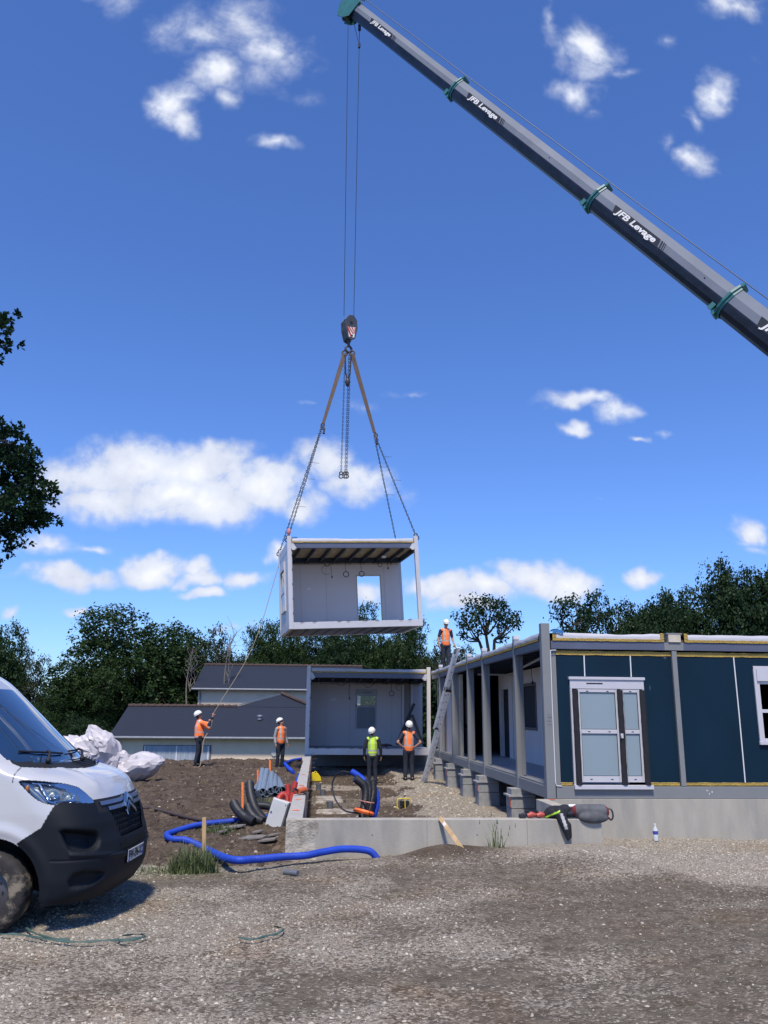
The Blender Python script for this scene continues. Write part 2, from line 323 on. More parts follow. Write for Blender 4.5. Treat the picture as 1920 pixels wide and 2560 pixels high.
def gmat():
    m = bpy.data.materials.new('ground_soil'); m.use_nodes = True; t = m.node_tree; b = t.nodes['Principled BSDF']; n = t.nodes.new; l = t.links.new
    b.inputs['Roughness'].default_value = .95; b.inputs['Specular IOR Level'].default_value = .2
    at = n('ShaderNodeAttribute'); at.attribute_name = 'mask'; sp = n('ShaderNodeSeparateColor'); l(at.outputs['Color'], sp.inputs[0])
    g = n('ShaderNodeNewGeometry'); P = g.outputs['Position']
    def ns(s, d=6, r=.6):
        q = n('ShaderNodeTexNoise'); q.inputs['Scale'].default_value = s; q.inputs['Detail'].default_value = d; q.inputs['Roughness'].default_value = r; l(P, q.inputs['Vector']); return q.outputs['Fac']
    def ramp(v, a, c):
        q = n('ShaderNodeMapRange'); l(v, q.inputs[0]); q.inputs[1].default_value = a; q.inputs[2].default_value = c; return q.outputs[0]
    def mix(f, a, c, bl='MIX'):
        q = n('ShaderNodeMix'); q.data_type = 'RGBA'; q.blend_type = bl
        if hasattr(f, 'node'): l(f, q.inputs[0])
        else: q.inputs[0].default_value = f
        for i, v in ((6, a), (7, c)):
            if hasattr(v, 'node'): l(v, q.inputs[i])
            else: q.inputs[i].default_value = (*v, 1)
        return q.outputs[2]
    vo = n('ShaderNodeTexVoronoi'); vo.inputs['Scale'].default_value = 42; l(P, vo.inputs['Vector'])
    vo2 = n('ShaderNodeTexVoronoi'); vo2.inputs['Scale'].default_value = 95; l(P, vo2.inputs['Vector'])
    sc1 = n('ShaderNodeSeparateColor'); l(vo.outputs['Color'], sc1.inputs[0]); sc2 = n('ShaderNodeSeparateColor'); l(vo2.outputs['Color'], sc2.inputs[0])
    mud = mix(ramp(ns(9), .35, .65), (.108, .090, .067), (.195, .167, .128))
    stone = mix(sc1.outputs[0], (.19, .165, .13), (.50, .455, .375)); stone2 = mix(sc2.outputs[1], (.18, .155, .125), (.46, .42, .35))
    st = mix(.5, stone, stone2)
    q = n('ShaderNodeMath'); q.operation = 'ADD'; l(sp.outputs[2], q.inputs[0]); l(sc1.outputs[1], q.inputs[1])
    q2 = n('ShaderNodeMath'); q2.operation = 'ADD'; l(q.outputs[0], q2.inputs[0]); l(ns(30, 4), q2.inputs[1])
    sf = ramp(q2.outputs[0], 1.25, 1.65)
    gravel = mix(sf, mud, st)
    gravel = mix(ramp(ns(.9, 4), .52, .72), gravel, (1.0, .86, .74), 'MULTIPLY')
    soil = mix(ramp(ns(2.2, 8, .65), .36, .64), (.060, .043, .031), (.125, .095, .069))
    soil = mix(ramp(ns(14, 6, .7), .62, .74), soil, (.19, .155, .12))
    soil = mix(ramp(sc2.outputs[0], .95, .97), soil, (.22, .19, .15))
    grs = mix(ramp(ns(3, 8), .3, .7), (.035, .06, .018), (.075, .10, .03))
    c1 = mix(sp.outputs[0], gravel, soil); c2 = mix(sp.outputs[1], c1, grs)
    l(c2, b.inputs['Base Color'])
    ad = n('ShaderNodeMath'); ad.operation = 'MULTIPLY_ADD'; l(vo.outputs['Distance'], ad.inputs[0]); ad.inputs[1].default_value = -.8; l(ns(55, 8, .7), ad.inputs[2])
    bp = n('ShaderNodeBump'); bp.inputs['Strength'].default_value = .9; bp.inputs['Distance'].default_value = .03; l(ad.outputs[0], bp.inputs['Height']); l(bp.outputs[0], b.inputs['Normal'])
    return m
GROUND = mb.build('ground', gmat(), smooth=60); tag(GROUND, kind='structure')
X, Y = GX.ravel(), GY.ravel()
lim = 11.35+.25*fbm(X, X*0, 1.2, 3, 12)+1.2*sstep(-2.2, -4.5, X)*0
inside = (X > -.27)&(Y > 11.95)
msoil = sstep(0, .5, Y-lim)*(X < -.27)*1.
edge = 2.35+.35*fbm(Y, Y*0, 1.4, 3, 8)
msoil = np.where(inside, np.clip(.95-sstep(.15, .5, fbm(X*.7, Y*1.3, 1.1, 4, 15)), .1, 1)*(X < edge+.1), msoil)
msoil = np.where((X > 4)&(Y < 14.7), 0, msoil); msoil = np.where((X > 4)&(Y >= 14.7), .4, msoil)
msoil = np.maximum(msoil, np.exp(-((X-1.75)/.7)**2-((Y-11.4)/.3)**2)*1.3).clip(0, 1)
msoil = np.maximum(msoil, .22*sstep(.2, .9, fbm(X*.25, Y*1.1, 1.6, 4, 21))*(Y < 11.6))*(1.)
ggrass = np.maximum.reduce([sstep(34, 40, Y)*1., .8*np.exp(-((X+1.9)/.7)**2-((Y-11.1)/.4)**2), .5*np.exp(-((X+1.75)/.5)**2-((Y-15.4)/.7)**2), sstep(8, 14, -X)*.6*(Y > 12)])
ggrass = ggrass*np.clip(.75+.5*fbm(X, Y, 2.5, 4, 30), 0, 1)
lg = np.clip(.52+.95*patch(X, Y)+.30*sstep(2.5, 6, X)*sstep(7.5, 10.5, Y)+.15*sstep(-1, -3, X), 0, 1)
lg = np.where(inside&(X > edge), .8, lg)
ca = GROUND.data.color_attributes.new('mask', 'FLOAT_COLOR', 'POINT')
ca.data.foreach_set('color', np.stack([msoil, ggrass, lg, np.ones_like(lg)], -1).ravel())

# loose stones, denser where the gravel lies thick
def stones(name, n, xr, yr, smin, smax, dens, m, label, seed=1):
    r = np.random.default_rng(seed); out = []
    x = r.uniform(*xr, n*4); y = yr[0]+(yr[1]-yr[0])*r.uniform(0, 1, n*4)**1.35; k = r.uniform(0, 1, n*4) < dens(x, y); x, y = x[k][:n], y[k][:n]; n = len(x)
    base = np.array([(1,0,-.2),(.3,.95,-.2),(-.8,.6,-.2),(-.8,-.6,-.2),(.3,-.95,-.2),(.5,.25,.75),(-.2,.55,.7),(-.45,-.3,.8),(.25,-.5,.7)])
    fc = np.array([(0,1,5),(1,6,5),(1,2,6),(2,7,6),(2,3,7),(3,8,7),(3,4,8),(4,0,5),(4,5,8),(5,6,7),(5,7,8)])
    s = smin+(smax-smin)*r.uniform(0, 1, n)**3.2
    V = base[None]*(1+r.normal(0, .22, (n, 9, 3))); V[:, :, 2] *= r.uniform(.35, .9, (n, 1)); V *= (s[:, None]*np.ones((1, 9)))[:, :, None]; V[:, :, 0] *= r.uniform(.7, 1.5, (n, 1))
    a = r.uniform(0, 6.28, n); c, sn = np.cos(a)[:, None], np.sin(a)[:, None]
    XX = V[:, :, 0]*c-V[:, :, 1]*sn; YY = V[:, :, 0]*sn+V[:, :, 1]*c
    Z = height(x, y)[:, None]+V[:, :, 2]+.001
    P = np.stack([XX+x[:, None], YY+y[:, None], Z], -1).reshape(-1, 3)
    F = (fc[None]+9*np.arange(n)[:, None, None]).reshape(-1, 3)
    me = bpy.data.meshes.new(name); me.vertices.add(len(P)); me.vertices.foreach_set('co', P.ravel()); me.loops.add(F.size); me.polygons.add(len(F))
    me.loops.foreach_set('vertex_index', F.ravel()); me.polygons.foreach_set('loop_start', np.arange(len(F))*3); me.polygons.foreach_set('loop_total', np.full(len(F), 3)); me.update(calc_edges=True)
    me.polygons.foreach_set('use_smooth', np.zeros(len(F), bool)); me.materials.append(m); o = bpy.data.objects.new(name, me); SC.collection.objects.link(o); tag(o, label, 'gravel', kind='stuff'); return o
def isl_mat(name, a, c, rough=.9):
    m = bpy.data.materials.new(name); m.use_nodes = True; t = m.node_tree; b = t.nodes['Principled BSDF']; b.inputs['Roughness'].default_value = rough
    g = t.nodes.new('ShaderNodeNewGeometry'); cr = t.nodes.new('ShaderNodeValToRGB'); t.links.new(g.outputs['Random Per Island'], cr.inputs[0])
    e = cr.color_ramp.elements; e[0].color = (*a, 1); e[1].color = (*c, 1); mid = cr.color_ramp.elements.new(.55); mid.color = (*[(p*.6+q*.4)*.95 for p, q in zip(a, c)], 1)
    t.links.new(cr.outputs[0], b.inputs['Base Color']); return m
STONE = isl_mat('loose_stone', (.15, .13, .10), (.50, .46, .385))
def dns(x, y):
    d = np.clip(.24+.95*patch(x, y)+.3*sstep(2.5, 6, x)*sstep(7.5, 10.5, y)+.15*sstep(-1, -3, x), .035, 1)
    return d*(((y < 11.3) | ((x > 4.1)&(y < 14.5))))*(np.abs(x) < .62*y+.8)
stones('gravel', 95000, (-8, 10), (3.6, 14.5), .005, .0165, dns, STONE, 'loose pale gravel scattered over the trodden yard')
def dn2(x, y):
    return ((x > -.15)&(x < 3.9)&(y > 12.2))*(.1+.9*(x > 2.3))*.8+((x < -.4)&(y > 11.5))*.05
stones('soil_stones', 9000, (-9, 4), (11.5, 32), .012, .04, dn2, STONE, 'stones lying on the dug brown soil beyond the yard', 5)

CLOD = isl_mat('soil_clod', (.052, .037, .027), (.12, .09, .065))
stones('soil_clods', 9000, (-9, 3), (11.4, 33), .02, .085, lambda x, y: ((x < -.4)&(y > 11.5))*.9+((x > -.1)&(x < 2.3)&(y > 12.3))*.35, CLOD, 'brown clods of dug soil', 9)
# grass
GRASS = isl_mat('grass_blade', (.035, .065, .02), (.16, .20, .08), .7)
def tuft(name, x, y, n, h, rad, label, cat='grass', seedheads=False, kind=None, lean=.75):
    r = random.Random(int(x*97+y*31)); mb = MB(); z = float(height(x, y))
    for i in range(n):
        a = r.uniform(0, 6.28); d = rad*math.sqrt(r.random()); bx, by = x+d*math.cos(a), y+d*math.sin(a)*.6; hh = h*r.uniform(.3, 1.15)*(1-.45*(d/rad)**2)
        la = r.uniform(0, 6.28); le = hh*r.uniform(.05, lean); w = r.uniform(.004, .009)
        px, py = -math.sin(la)*w, math.cos(la)*w; A = []
        for k in range(5):
            t = k/4; cx, cy, cz = bx+math.cos(la)*le*t*t, by+math.sin(la)*le*t*t, z-.02+hh*(t-.25*t*t*le/hh); q = 1-t*.9
            A.append([(cx-px*q, cy-py*q, cz), (cx+px*q, cy+py*q, cz)])
        mb.grid(A)
        if seedheads and r.random() < .5: mb.tube([A[-1][0], np.add(A[-1][0], (0, 0, .06))], [.007, .001], 5)
    o = mb.build(name, GRASS); tag(o, label, cat, kind=kind); return o
tuft('grass_tuft', -1.47, 11.05, 650, .46, .30, 'tall green grass tuft round the wooden stake at the yard edge', 'grass tuft')
tuft('grass_tuft', -1.95, 11.15, 160, .16, .38, 'short grass patch left of the tall tuft by the blue pipe', 'grass tuft')
tuft('weed_clump', 2.42, 11.45, 40, .42, .12, 'sparse weeds with seed heads in front of the concrete wall by the leaning stake', 'weeds', True)
tuft('grass_tuft', -1.62, 14.9, 240, .28, .32, 'grass patch beside the orange marker post and black pipe coil', 'grass tuft')
tuft('grass_tuft', -1.0, 18.6, 130, .24, .22, 'small grass patch left of the stacked grey pipes', 'grass tuft')
# ------------------------------------------------------------------ trees
def leaf_mat(name, c0, c1, dark=1.):
    m = bpy.data.materials.new(name); m.use_nodes = True; t = m.node_tree; t.nodes.clear(); n = t.nodes.new; l = t.links.new
    g = n('ShaderNodeNewGeometry'); cr = n('ShaderNodeValToRGB'); cr.color_ramp.elements[0].color = (*c0, 1); cr.color_ramp.elements[1].color = (*c1, 1)
    tcn = n('ShaderNodeTexCoord'); ns = n('ShaderNodeTexNoise'); ns.inputs['Scale'].default_value = .5; ns.inputs['Detail'].default_value = 3; l(tcn.outputs['Object'], ns.inputs['Vector'])
    a = n('ShaderNodeMath'); a.operation = 'MULTIPLY_ADD'; l(g.outputs['Random Per Island'], a.inputs[0]); a.inputs[1].default_value = .35; l(ns.outputs['Fac'], a.inputs[2])
    s = n('ShaderNodeMath'); s.operation = 'SUBTRACT'; l(a.outputs[0], s.inputs[0]); s.inputs[1].default_value = .22; l(s.outputs[0], cr.inputs[0])
    d = n('ShaderNodeBsdfDiffuse'); l(cr.outputs[0], d.inputs[0]); tr = n('ShaderNodeBsdfTranslucent'); l(cr.outputs[0], tr.inputs[0])
    mx = n('ShaderNodeMixShader'); mx.inputs[0].default_value = .22; l(d.outputs[0], mx.inputs[1]); l(tr.outputs[0], mx.inputs[2])
    gl = n('ShaderNodeBsdfGlossy'); gl.inputs['Roughness'].default_value = .45; gl.inputs[0].default_value = (.5, .5, .5, 1)
    m2 = n('ShaderNodeMixShader'); m2.inputs[0].default_value = .015; l(mx.outputs[0], m2.inputs[1]); l(gl.outputs[0], m2.inputs[2])
    o = n('ShaderNodeOutputMaterial'); l(m2.outputs[0], o.inputs[0]); return m
LEAF_A = leaf_mat('leaf_green', (.010, .026, .011), (.046, .082, .024))
LEAF_B = leaf_mat('leaf_dark', (.008, .024, .012), (.034, .064, .024))
LEAF_C = leaf_mat('leaf_grey', (.022, .032, .018), (.062, .078, .040))
LEAF_N = leaf_mat('leaf_near', (.006, .020, .012), (.030, .065, .026))
BARK = mat('bark', (.075, .06, .047), .95, var=.35, vscale=9, bump=.5, bscale=25)
BARKL = mat('bark_pale', (.17, .15, .13), .95, var=.3, vscale=9)
def crown_blobs(r, rx, ry, rz, n, lo=-.75):
    B = []
    for i in range(n):
        while True:
            p = np.array([r.uniform(-1, 1), r.uniform(-1, 1), r.uniform(lo, 1)])
            q = np.linalg.norm(p)
            if .35 < q < .92: break
        s = r.uniform(.26, .46)*(1.15-.35*q)
        B.append((p*np.array((rx, ry, rz)), s*np.array((rx, ry, rz)).mean()*np.array((1.15, 1.15, .85))))
    return B
def crown_mesh(name, blobs, dens, leaf, seed, m, up=.35):
    """leaf-sized faces in clusters on the shells of many blobs"""
    r = np.random.default_rng(seed); Vs = []; k = 0
    for c, s in blobs:
        area = 4*PI*np.mean(s)**2; n = int(area*dens)
        nc = max(6, n//14)
        d = r.normal(0, 1, (nc, 3)); d /= np.linalg.norm(d, axis=1)[:, None]; d[:, 2] = np.where(d[:, 2] < -.5, -d[:, 2], d[:, 2])
        cc = c+d*s*r.uniform(.62, 1.1, (nc, 1))
        idx = r.integers(0, nc, n); p = cc[idx]+r.normal(0, 1, (n, 3))*leaf*1.5
        nn = d[idx]+r.normal(0, .75, (n, 3))+np.array((0, 0, up)); nn /= np.linalg.norm(nn, axis=1)[:, None]
        a = np.cross(nn, r.normal(0, 1, (n, 3))); a /= np.linalg.norm(a, axis=1)[:, None]; b = np.cross(nn, a)
        sz = leaf*r.uniform(.55, 1.3, (n, 1)); a = a*sz; b = b*sz*.62
        Vs.append(np.stack([p-a, p-b*.9+a*.1, p+a, p+b], 1))
    V = np.concatenate(Vs).reshape(-1, 3); nf = len(V)//4
    me = bpy.data.meshes.new(name); me.vertices.add(len(V)); me.vertices.foreach_set('co', V.ravel()); me.loops.add(nf*4); me.polygons.add(nf)
    me.loops.foreach_set('vertex_index', np.arange(nf*4)); me.polygons.foreach_set('loop_start', np.arange(nf)*4); me.polygons.foreach_set('loop_total', np.full(nf, 4)); me.update(calc_edges=True)
    me.materials.append(m); return me
def trunk_mesh(name, blobs, base, r0, top, seed, m=None, nl=14):
    r = random.Random(seed); mb = MB(); base = np.array(base, float); top = np.array(top, float)
    mid = (base+top)/2+np.array((r.uniform(-.3, .3), r.uniform(-.3, .3), 0)); mb.tube(bez([base, mid, top], 5), list(np.linspace(r0, r0*.35, 11)), 9)
    for c, s in (blobs if len(blobs) <= nl else r.sample(list(blobs), nl)):
        t = r.uniform(.35, .9); st = base+(top-base)*t; st[:2] = (base+(mid-base)*min(1, 2*t))[:2] if t < .5 else (mid+(top-mid)*(2*t-1))[:2]
        m1 = (st+c)/2+np.array((r.uniform(-.2, .2), r.uniform(-.2, .2), -.15))*np.mean(s)
        mb.tube(bez([st, m1, c], 4), list(np.linspace(r0*.38, r0*.07, 9)), 6)
        for q in range(3):
            e = c+np.array((r.uniform(-1, 1), r.uniform(-1, 1), r.uniform(-.3, 1)))*s*.9; mb.tube([c*.6+m1*.4, (c+e)/2+np.array((0, 0, .1)), e], [r0*.09, r0*.05, r0*.02], 5)
    me_o = mb.build(name, m or BARK, smooth=True); me = me_o.data; bpy.data.objects.remove(me_o); return me
KIN = []; KB = []
for k, (rx, ry, rz, n, dn, m) in enumerate([(5, 4.2, 4.4, 30, 34, LEAF_A), (4.2, 4, 5.2, 30, 34, LEAF_A), (5, 4.5, 4.2, 32, 34, LEAF_B), (4.2, 3.6, 4.6, 28, 24, LEAF_C)]):
    r_ = np.random.default_rng(100+k); B = crown_blobs(r_, rx, ry, rz, n); B = [(c+np.array((0, 0, 5.6)), s) for c, s in B]
    B += [(np.array((0, 0, 5.4)), np.array((rx, ry, rz))*.78)]
    KIN.append((crown_mesh('crown', B, dn, .105, 10+k, m), trunk_mesh('trunk', B[:-1], (0, 0, -.8), .32, (0, 0, 7.5), 20+k)))
    _c = np.empty(len(KIN[-1][0].vertices)*3); KIN[-1][0].vertices.foreach_get('co', _c); _c = _c.reshape(-1, 3); KB.append((np.percentile(_c[:, 2], 99.7), np.percentile(np.abs(_c[:, 0]), 99)))
def tree(kin, x, y, s, rz, label, sz=1., z0=None, group=None, name='tree'):
    z = float(height(x, y)) if z0 is None else z0
    e = empty(name, (x, y, z), rz, label, 'tree', group); e.scale = (s, s, s*sz)
    for me, nm in zip(KIN[kin], ('crown', 'trunk')):
        o = bpy.data.objects.new(nm, me); SC.collection.objects.link(o); o.parent = e
    return e
def tree_at(kin, sx, stop, Y, wS, rz, label, group=None, name='broadleaf_tree'):
    """surveyed: column and top row on the photo, distance, crown width on the photo"""
    d = ray(sx*K, stop*K); t = Y/d.y; X_ = d.x*t; zt = CAM.z+d.z*t; z0 = float(height(X_, Y)); zs = (zt-z0)
    kz = zs/KB[kin][0]; s = max(wS*K*Y/2090/(2*KB[kin][1]), .58*kz); return tree(kin, X_, Y, s, rz, label, sz=kz/s, group=group, name=name)
G1 = 'broadleaf trees of the wood behind the site'
WOOD = [ # kind, column, top, distance, width (sheet px), turn, label
 (0, -30, 1325, 52, 170, .3, 'tall green tree at the far left edge behind the van windscreen'),
 (3, 58, 1405, 58, 70, 1.3, 'thinner tree left of the sky gap at the left of the wood'),
 (1, 98, 1490, 50, 120, 2.1, 'low bushy tree below the sky gap left of the great round tree'),
 (0, 285, 1322, 62, 310, .4, 'great round green tree, the broadest crown of the left wood'),
 (0, 215, 1420, 58, 190, 3.3, 'mid green tree leaning out left of the great round crown'),
 (2, 180, 1545, 47, 130, 2.2, 'round dark bush like tree just behind the white tarpaulin'),
 (1, 60, 1520, 47, 170, 1.0, 'dark low tree just behind the van bonnet'),
 (3, 400, 1370, 66, 150, .9, 'grey green tree right of the great round tree'),
 (3, 470, 1358, 64, 150, 4.0, 'grey tree with bare pale stems above the end of the house roof'),
 (1, 545, 1360, 68, 140, 2.4, 'narrow tree behind the taut tag rope'),
 (0, 605, 1345, 70, 150, 5.0, 'green tree just left of the lifted module corner'),
 (1, 668, 1320, 72, 150, .2, 'tree directly behind the left end of the lifted module'),
 (2, 735, 1350, 68, 160, 1.8, 'dark tree behind the lifted module below its floor'),
 (1, 800, 1308, 74, 130, 3.9, 'tree whose top shows through the module door opening'),
 (0, 850, 1352, 66, 150, 2.9, 'bright green tree under the right end of the lifted module'),
 (1, 905, 1345, 70, 140, 5.5, 'green tree right of the lifted module'),
 (3, 955, 1385, 66, 120, 1.1, 'low grey green tree behind the worker on the roof'),
 (3, 1010, 1400, 64, 110, 2.7, 'low bushes just left of the lone open crowned tree'),
 (2, 1235, 1345, 44, 150, .7, 'dark low tree beside the roof corner at the right'),
 (2, 1335, 1288, 46, 170, 2.3, 'dark tree behind the roof joint, left half of the right hand row'),
 (2, 1420, 1300, 44, 160, 4.4, 'dark rounded tree in the middle of the right hand row'),
 (2, 1500, 1255, 45, 170, 5.3, 'dark tree rising left of the tallest crown at the right'),
 (2, 1600, 1215, 44, 230, 1.5, 'tallest dark tree of the right hand row at the frame edge'),
 (0, 1700, 1225, 44, 230, 3.5, 'dark tree cut off by the right edge of the picture'),
]
for w_ in WOOD: tree_at(*w_[:6], w_[6], G1)
for i, (sx, tp, Y_) in enumerate([(-160, 1420, 70), (110, 1530, 82), (370, 1440, 86), (520, 1420, 88), (640, 1400, 90), (760, 1390, 92), (880, 1400, 92), (1000, 1440, 88), (1130, 1490, 84), (1260, 1480, 80), (1400, 1440, 76), (1560, 1400, 74), (1720, 1380, 72)]):
    tree_at(2, sx, tp, Y_, 210, i*1.7, 'dark tree in the back row of the wood, hidden behind the nearer crowns', 'back row of the wood')
# understorey that closes the wood near the ground
r_ = np.random.default_rng(5); UB = [(np.array((x, y, z)), np.array((2.2, 1.6, 1.6))) for x, y, z in zip(np.linspace(-6, 6, 14), r_.uniform(-1, 1, 14), r_.uniform(.6, 2.2, 14))]
um = crown_mesh('hedge', UB, 9, .17, 77, LEAF_B)
for i, (x, y, s) in enumerate([(-36, 60, 1.8), (-22, 62, 1.6), (-9, 66, 1.6), (4, 66, 1.6), (17, 60, 1.6), (29, 52, 1.8), (44, 52, 1.9)]):
    o = bpy.data.objects.new('undergrowth', um); SC.collection.objects.link(o); o.location = (x, y, float(height(x, y))); o.scale = (s, s, s); o.rotation_euler.z = (i % 2)*PI
    tag(o, 'dark undergrowth closing the foot of the wood', 'undergrowth', kind='stuff')

# lone tree with open crown: flat clumps on bare limbs
def at(sx, sy, Y): d = ray(sx*K, sy*K); t = Y/d.y; return np.array((d.x*t, Y, CAM.z+d.z*t))
def open_tree(clumps, base, fork, Y, r0, label, name, leaf=.10, dens=52, m=LEAF_B, loc=None):
    b0 = at(*base, Y); B = []; rr = random.Random(3)
    for (cx, cy, hw, hh) in clumps:
        p = at(cx, cy, Y+rr.uniform(-1.2, 1.2)); sc = Y/2090*K; B.append((p-b0, np.array((hw*sc, hw*sc*.9, hh*sc))*1.12))
    e = empty(name, tuple(b0), 0, label, 'tree')
    cm = crown_mesh('crown', B, dens, leaf, 55, m); o = bpy.data.objects.new('crown', cm); SC.collection.objects.link(o); o.parent = e
    mb = MB(); f = [at(*q, Y)-b0 for q in fork]
    for ff in f: mb.tube(bez([(0, 0, 0), ff*.5+np.array((.15, 0, 0)), ff], 4), list(np.linspace(r0, r0*.55, 9)), 8)
    for c, s in B:
        k = min(f, key=lambda q: np.linalg.norm(q-c)); md = (k+c)/2+np.array((rr.uniform(-.2, .2), rr.uniform(-.2, .2), -.2)); mb.tube(bez([k, md, c], 4), list(np.linspace(r0*.5, r0*.1, 9)), 6)
        for q in range(4): e2 = c+np.array((rr.uniform(-1, 1), rr.uniform(-1, 1), rr.uniform(-.4, 1)))*s; mb.tube([md*.3+c*.7, e2], [r0*.13, r0*.03], 5)
    mb.build('trunk', BARK, e, smooth=True); return e
open_tree([(1003,1335,22,10),(1025,1322,20,11),(1022,1300,16,9),(1047,1298,16,9),(1070,1305,20,10),(1052,1322,20,11),(1085,1318,18,10),(1105,1332,20,12),(1075,1338,22,11),(1040,1345,20,10),(1010,1355,22,9),(1102,1350,20,9),(1078,1358,16,8),(995,1350,14,7),(1118,1345,12,7),(1030,1368,12,6),(1000,1372,14,6),(1084,1382,14,9),(1060,1300,12,6)],
          (1052, 1470), [(1035, 1385), (1068, 1382), (1050, 1372)], 50, .15, 'lone open crowned tree on bare forked limbs right of the roof worker', 'open_crowned_tree')
open_tree([(1215,1310,22,12),(1240,1300,18,10),(1235,1325,22,10),(1200,1335,18,10),(1255,1318,12,9),(1260,1345,20,12)],
          (1240, 1450), [(1232, 1355), (1245, 1350)], 44, .14, 'small tree with ragged open top at the left end of the right hand row', 'open_crowned_tree')
# near tree at the left edge, its trunk outside the picture
NB = []
rr = random.Random(9)
for (cx, cy, hw, hh) in [(-5,690,22,20),(18,690,16,14),(38,682,8,6),(8,715,22,14),(35,745,16,8),(5,750,18,18),(-5,775,10,10),
                         (-5,925,22,20),(30,935,22,16),(62,958,18,13),(20,970,34,26),(55,995,30,22),(85,975,7,6),(80,1010,18,16),(30,1030,44,32),(75,1050,34,20),(108,1050,18,12),(118,1065,9,6),(95,1080,24,14),(40,1085,48,30),(88,1118,28,12),(120,1128,14,7),(60,1125,40,16),(20,1145,36,26),(55,1172,13,10),(20,1190,18,12),(0,1215,14,14),(-40,1000,45,60),(-40,1120,50,60),(-45,700,36,50)]:
    for q in range(2 if hw > 20 else 1):
        p = at(cx+rr.uniform(-6, 6)*q, cy+rr.uniform(-6, 6)*q, 15+rr.uniform(-.6, .6)); sc = 15/2090*K; NB.append((p, np.array((hw, hw, hh))*sc*.98))
e = empty('near_tree', (-9.4, 15.2, -.2), 0, 'near dark leafed tree at the left edge, two boughs reaching into the picture', 'tree'); off = np.array((-9.4, 15.2, -.2))
NBL = [(c-off, s) for c, s in NB]
def near_crown():
    r = np.random.default_rng(3); Vs = []
    for c, s in NBL:
        area = 4*PI*np.mean(s)**2; nt_ = max(5, int(area*46))
        d = r.normal(0, 1, (nt_, 3)); d /= np.linalg.norm(d, axis=1)[:, None]; cc = c+d*s*r.uniform(.45, 1.05, (nt_, 1))
        for q in range(nt_):
            ax = d[q]+r.normal(0, .5, 3)+np.array((0, 0, .25)); ax /= np.linalg.norm(ax); n = 11
            dd = r.normal(0, 1, (n, 3))*.75+ax; dd /= np.linalg.norm(dd, axis=1)[:, None]; w = np.cross(dd, r.normal(0, 1, (n, 3))); w /= np.linalg.norm(w, axis=1)[:, None]
            ln = r.uniform(.05, .105, (n, 1)); b = cc[q]+ax*r.uniform(-.05, .06, (n, 1)); Vs.append(np.stack([b, b+dd*ln*.6-w*ln*.27, b+dd*ln, b+dd*ln*.6+w*ln*.27], 1))
    V = np.concatenate(Vs).reshape(-1, 3); nf = len(V)//4
    me = bpy.data.meshes.new('crown'); me.vertices.add(len(V)); me.vertices.foreach_set('co', V.ravel()); me.loops.add(nf*4); me.polygons.add(nf)
    me.loops.foreach_set('vertex_index', np.arange(nf*4)); me.polygons.foreach_set('loop_start', np.arange(nf)*4); me.polygons.foreach_set('loop_total', np.full(nf, 4)); me.update(calc_edges=True)
    me.materials.append(LEAF_N); return me
o = bpy.data.objects.new('crown', near_crown()); SC.collection.objects.link(o); o.parent = e
o = bpy.data.objects.new('trunk', trunk_mesh('trunk', [(c, s*.5) for c, s in NBL if s[0] > .25], (0, 0, -.3), .34, (.3, 0, 9), 4, nl=7)); SC.collection.objects.link(o); o.parent = e
# bare pale saplings in front of the wood
for i, (sx, s0, s1, lab) in enumerate([(487, 1350, 1500, 'tall bare pale stem standing before the wood above the house'), (405, 1380, 1490, 'bare pale dead stem left of the taller one')]):
    b0 = at(sx, 1560, 56); tp = at(sx+12, s0+20, 56)-b0; mb = MB(); mb.tube(bez([(0, 0, 0), tp*.5+np.array((-.25, 0, 0)), tp], 5), list(np.linspace(.07, .02, 11)), 6)
    rr = random.Random(i)
    for q in range(16):
        t = rr.uniform(.4, .95); a = tp*t; mb.tube(bez([a, a+np.array((rr.uniform(-.4, .4), rr.uniform(-.3, .3), rr.uniform(.4, .8))), a+np.array((rr.uniform(-.9, .9), rr.uniform(-.5, .5), rr.uniform(.8, 1.7)))], 3), list(np.linspace(.025, .006, 7)), 5)
    o = mb.build('bare_sapling', BARKL, smooth=True); o.location = b0; tag(o, lab, 'sapling', 'bare saplings before the wood')

# ------------------------------------------------------------------ houses beyond the bank
RENDER = mat('render_cream', (.70, .58, .44), .9, var=.06, vscale=2)
SLATE = mat('slate_roof', (.017, .022, .034), .62, var=.12, vscale=3, stretch=(1, 1, 9), spec=.35)
RIDGE = mat('ridge_tile', (.065, .042, .036), .9, var=.3, vscale=8)
ZINC = mat('zinc_gutter', (.20, .22, .25), .5, .4)
PVC = mat('white_pvc', (.75, .75, .76), .4, var=.04)
CURT = mat('net_curtain', (.30, .35, .42), .8, var=.2, vscale=14, stretch=(1, 1, .05))
def window_h(par, x, y, z0, z1, w):
    mb = MB(); mb.box((x, y-.06, z0), (x+w, y+.02, z1)); wf = mb.build('window', mat('window_reveal', (.10, .10, .11), .7), par)
    mb = MB()
    for q in (0, .485, .97): mb.box((x+.06+(w-.12)*q-.001, y-.085, z0+.05), (x+.06+(w-.12)*q+.05, y-.064, z1-.03))
    mb.box((x+.06, y-.083, z0+.03), (x+w-.06, y-.066, z0+.09)); mb.build('window_frame', PVC, wf)
    mb = MB(); mb.grid([[(x+.06+(w-.12)*i/40, y-.072+.012*math.sin(i*1.9), z) for i in range(41)] for z in (z0+.06, z1-.03)]); mb.build('curtain', CURT, wf, smooth=True)
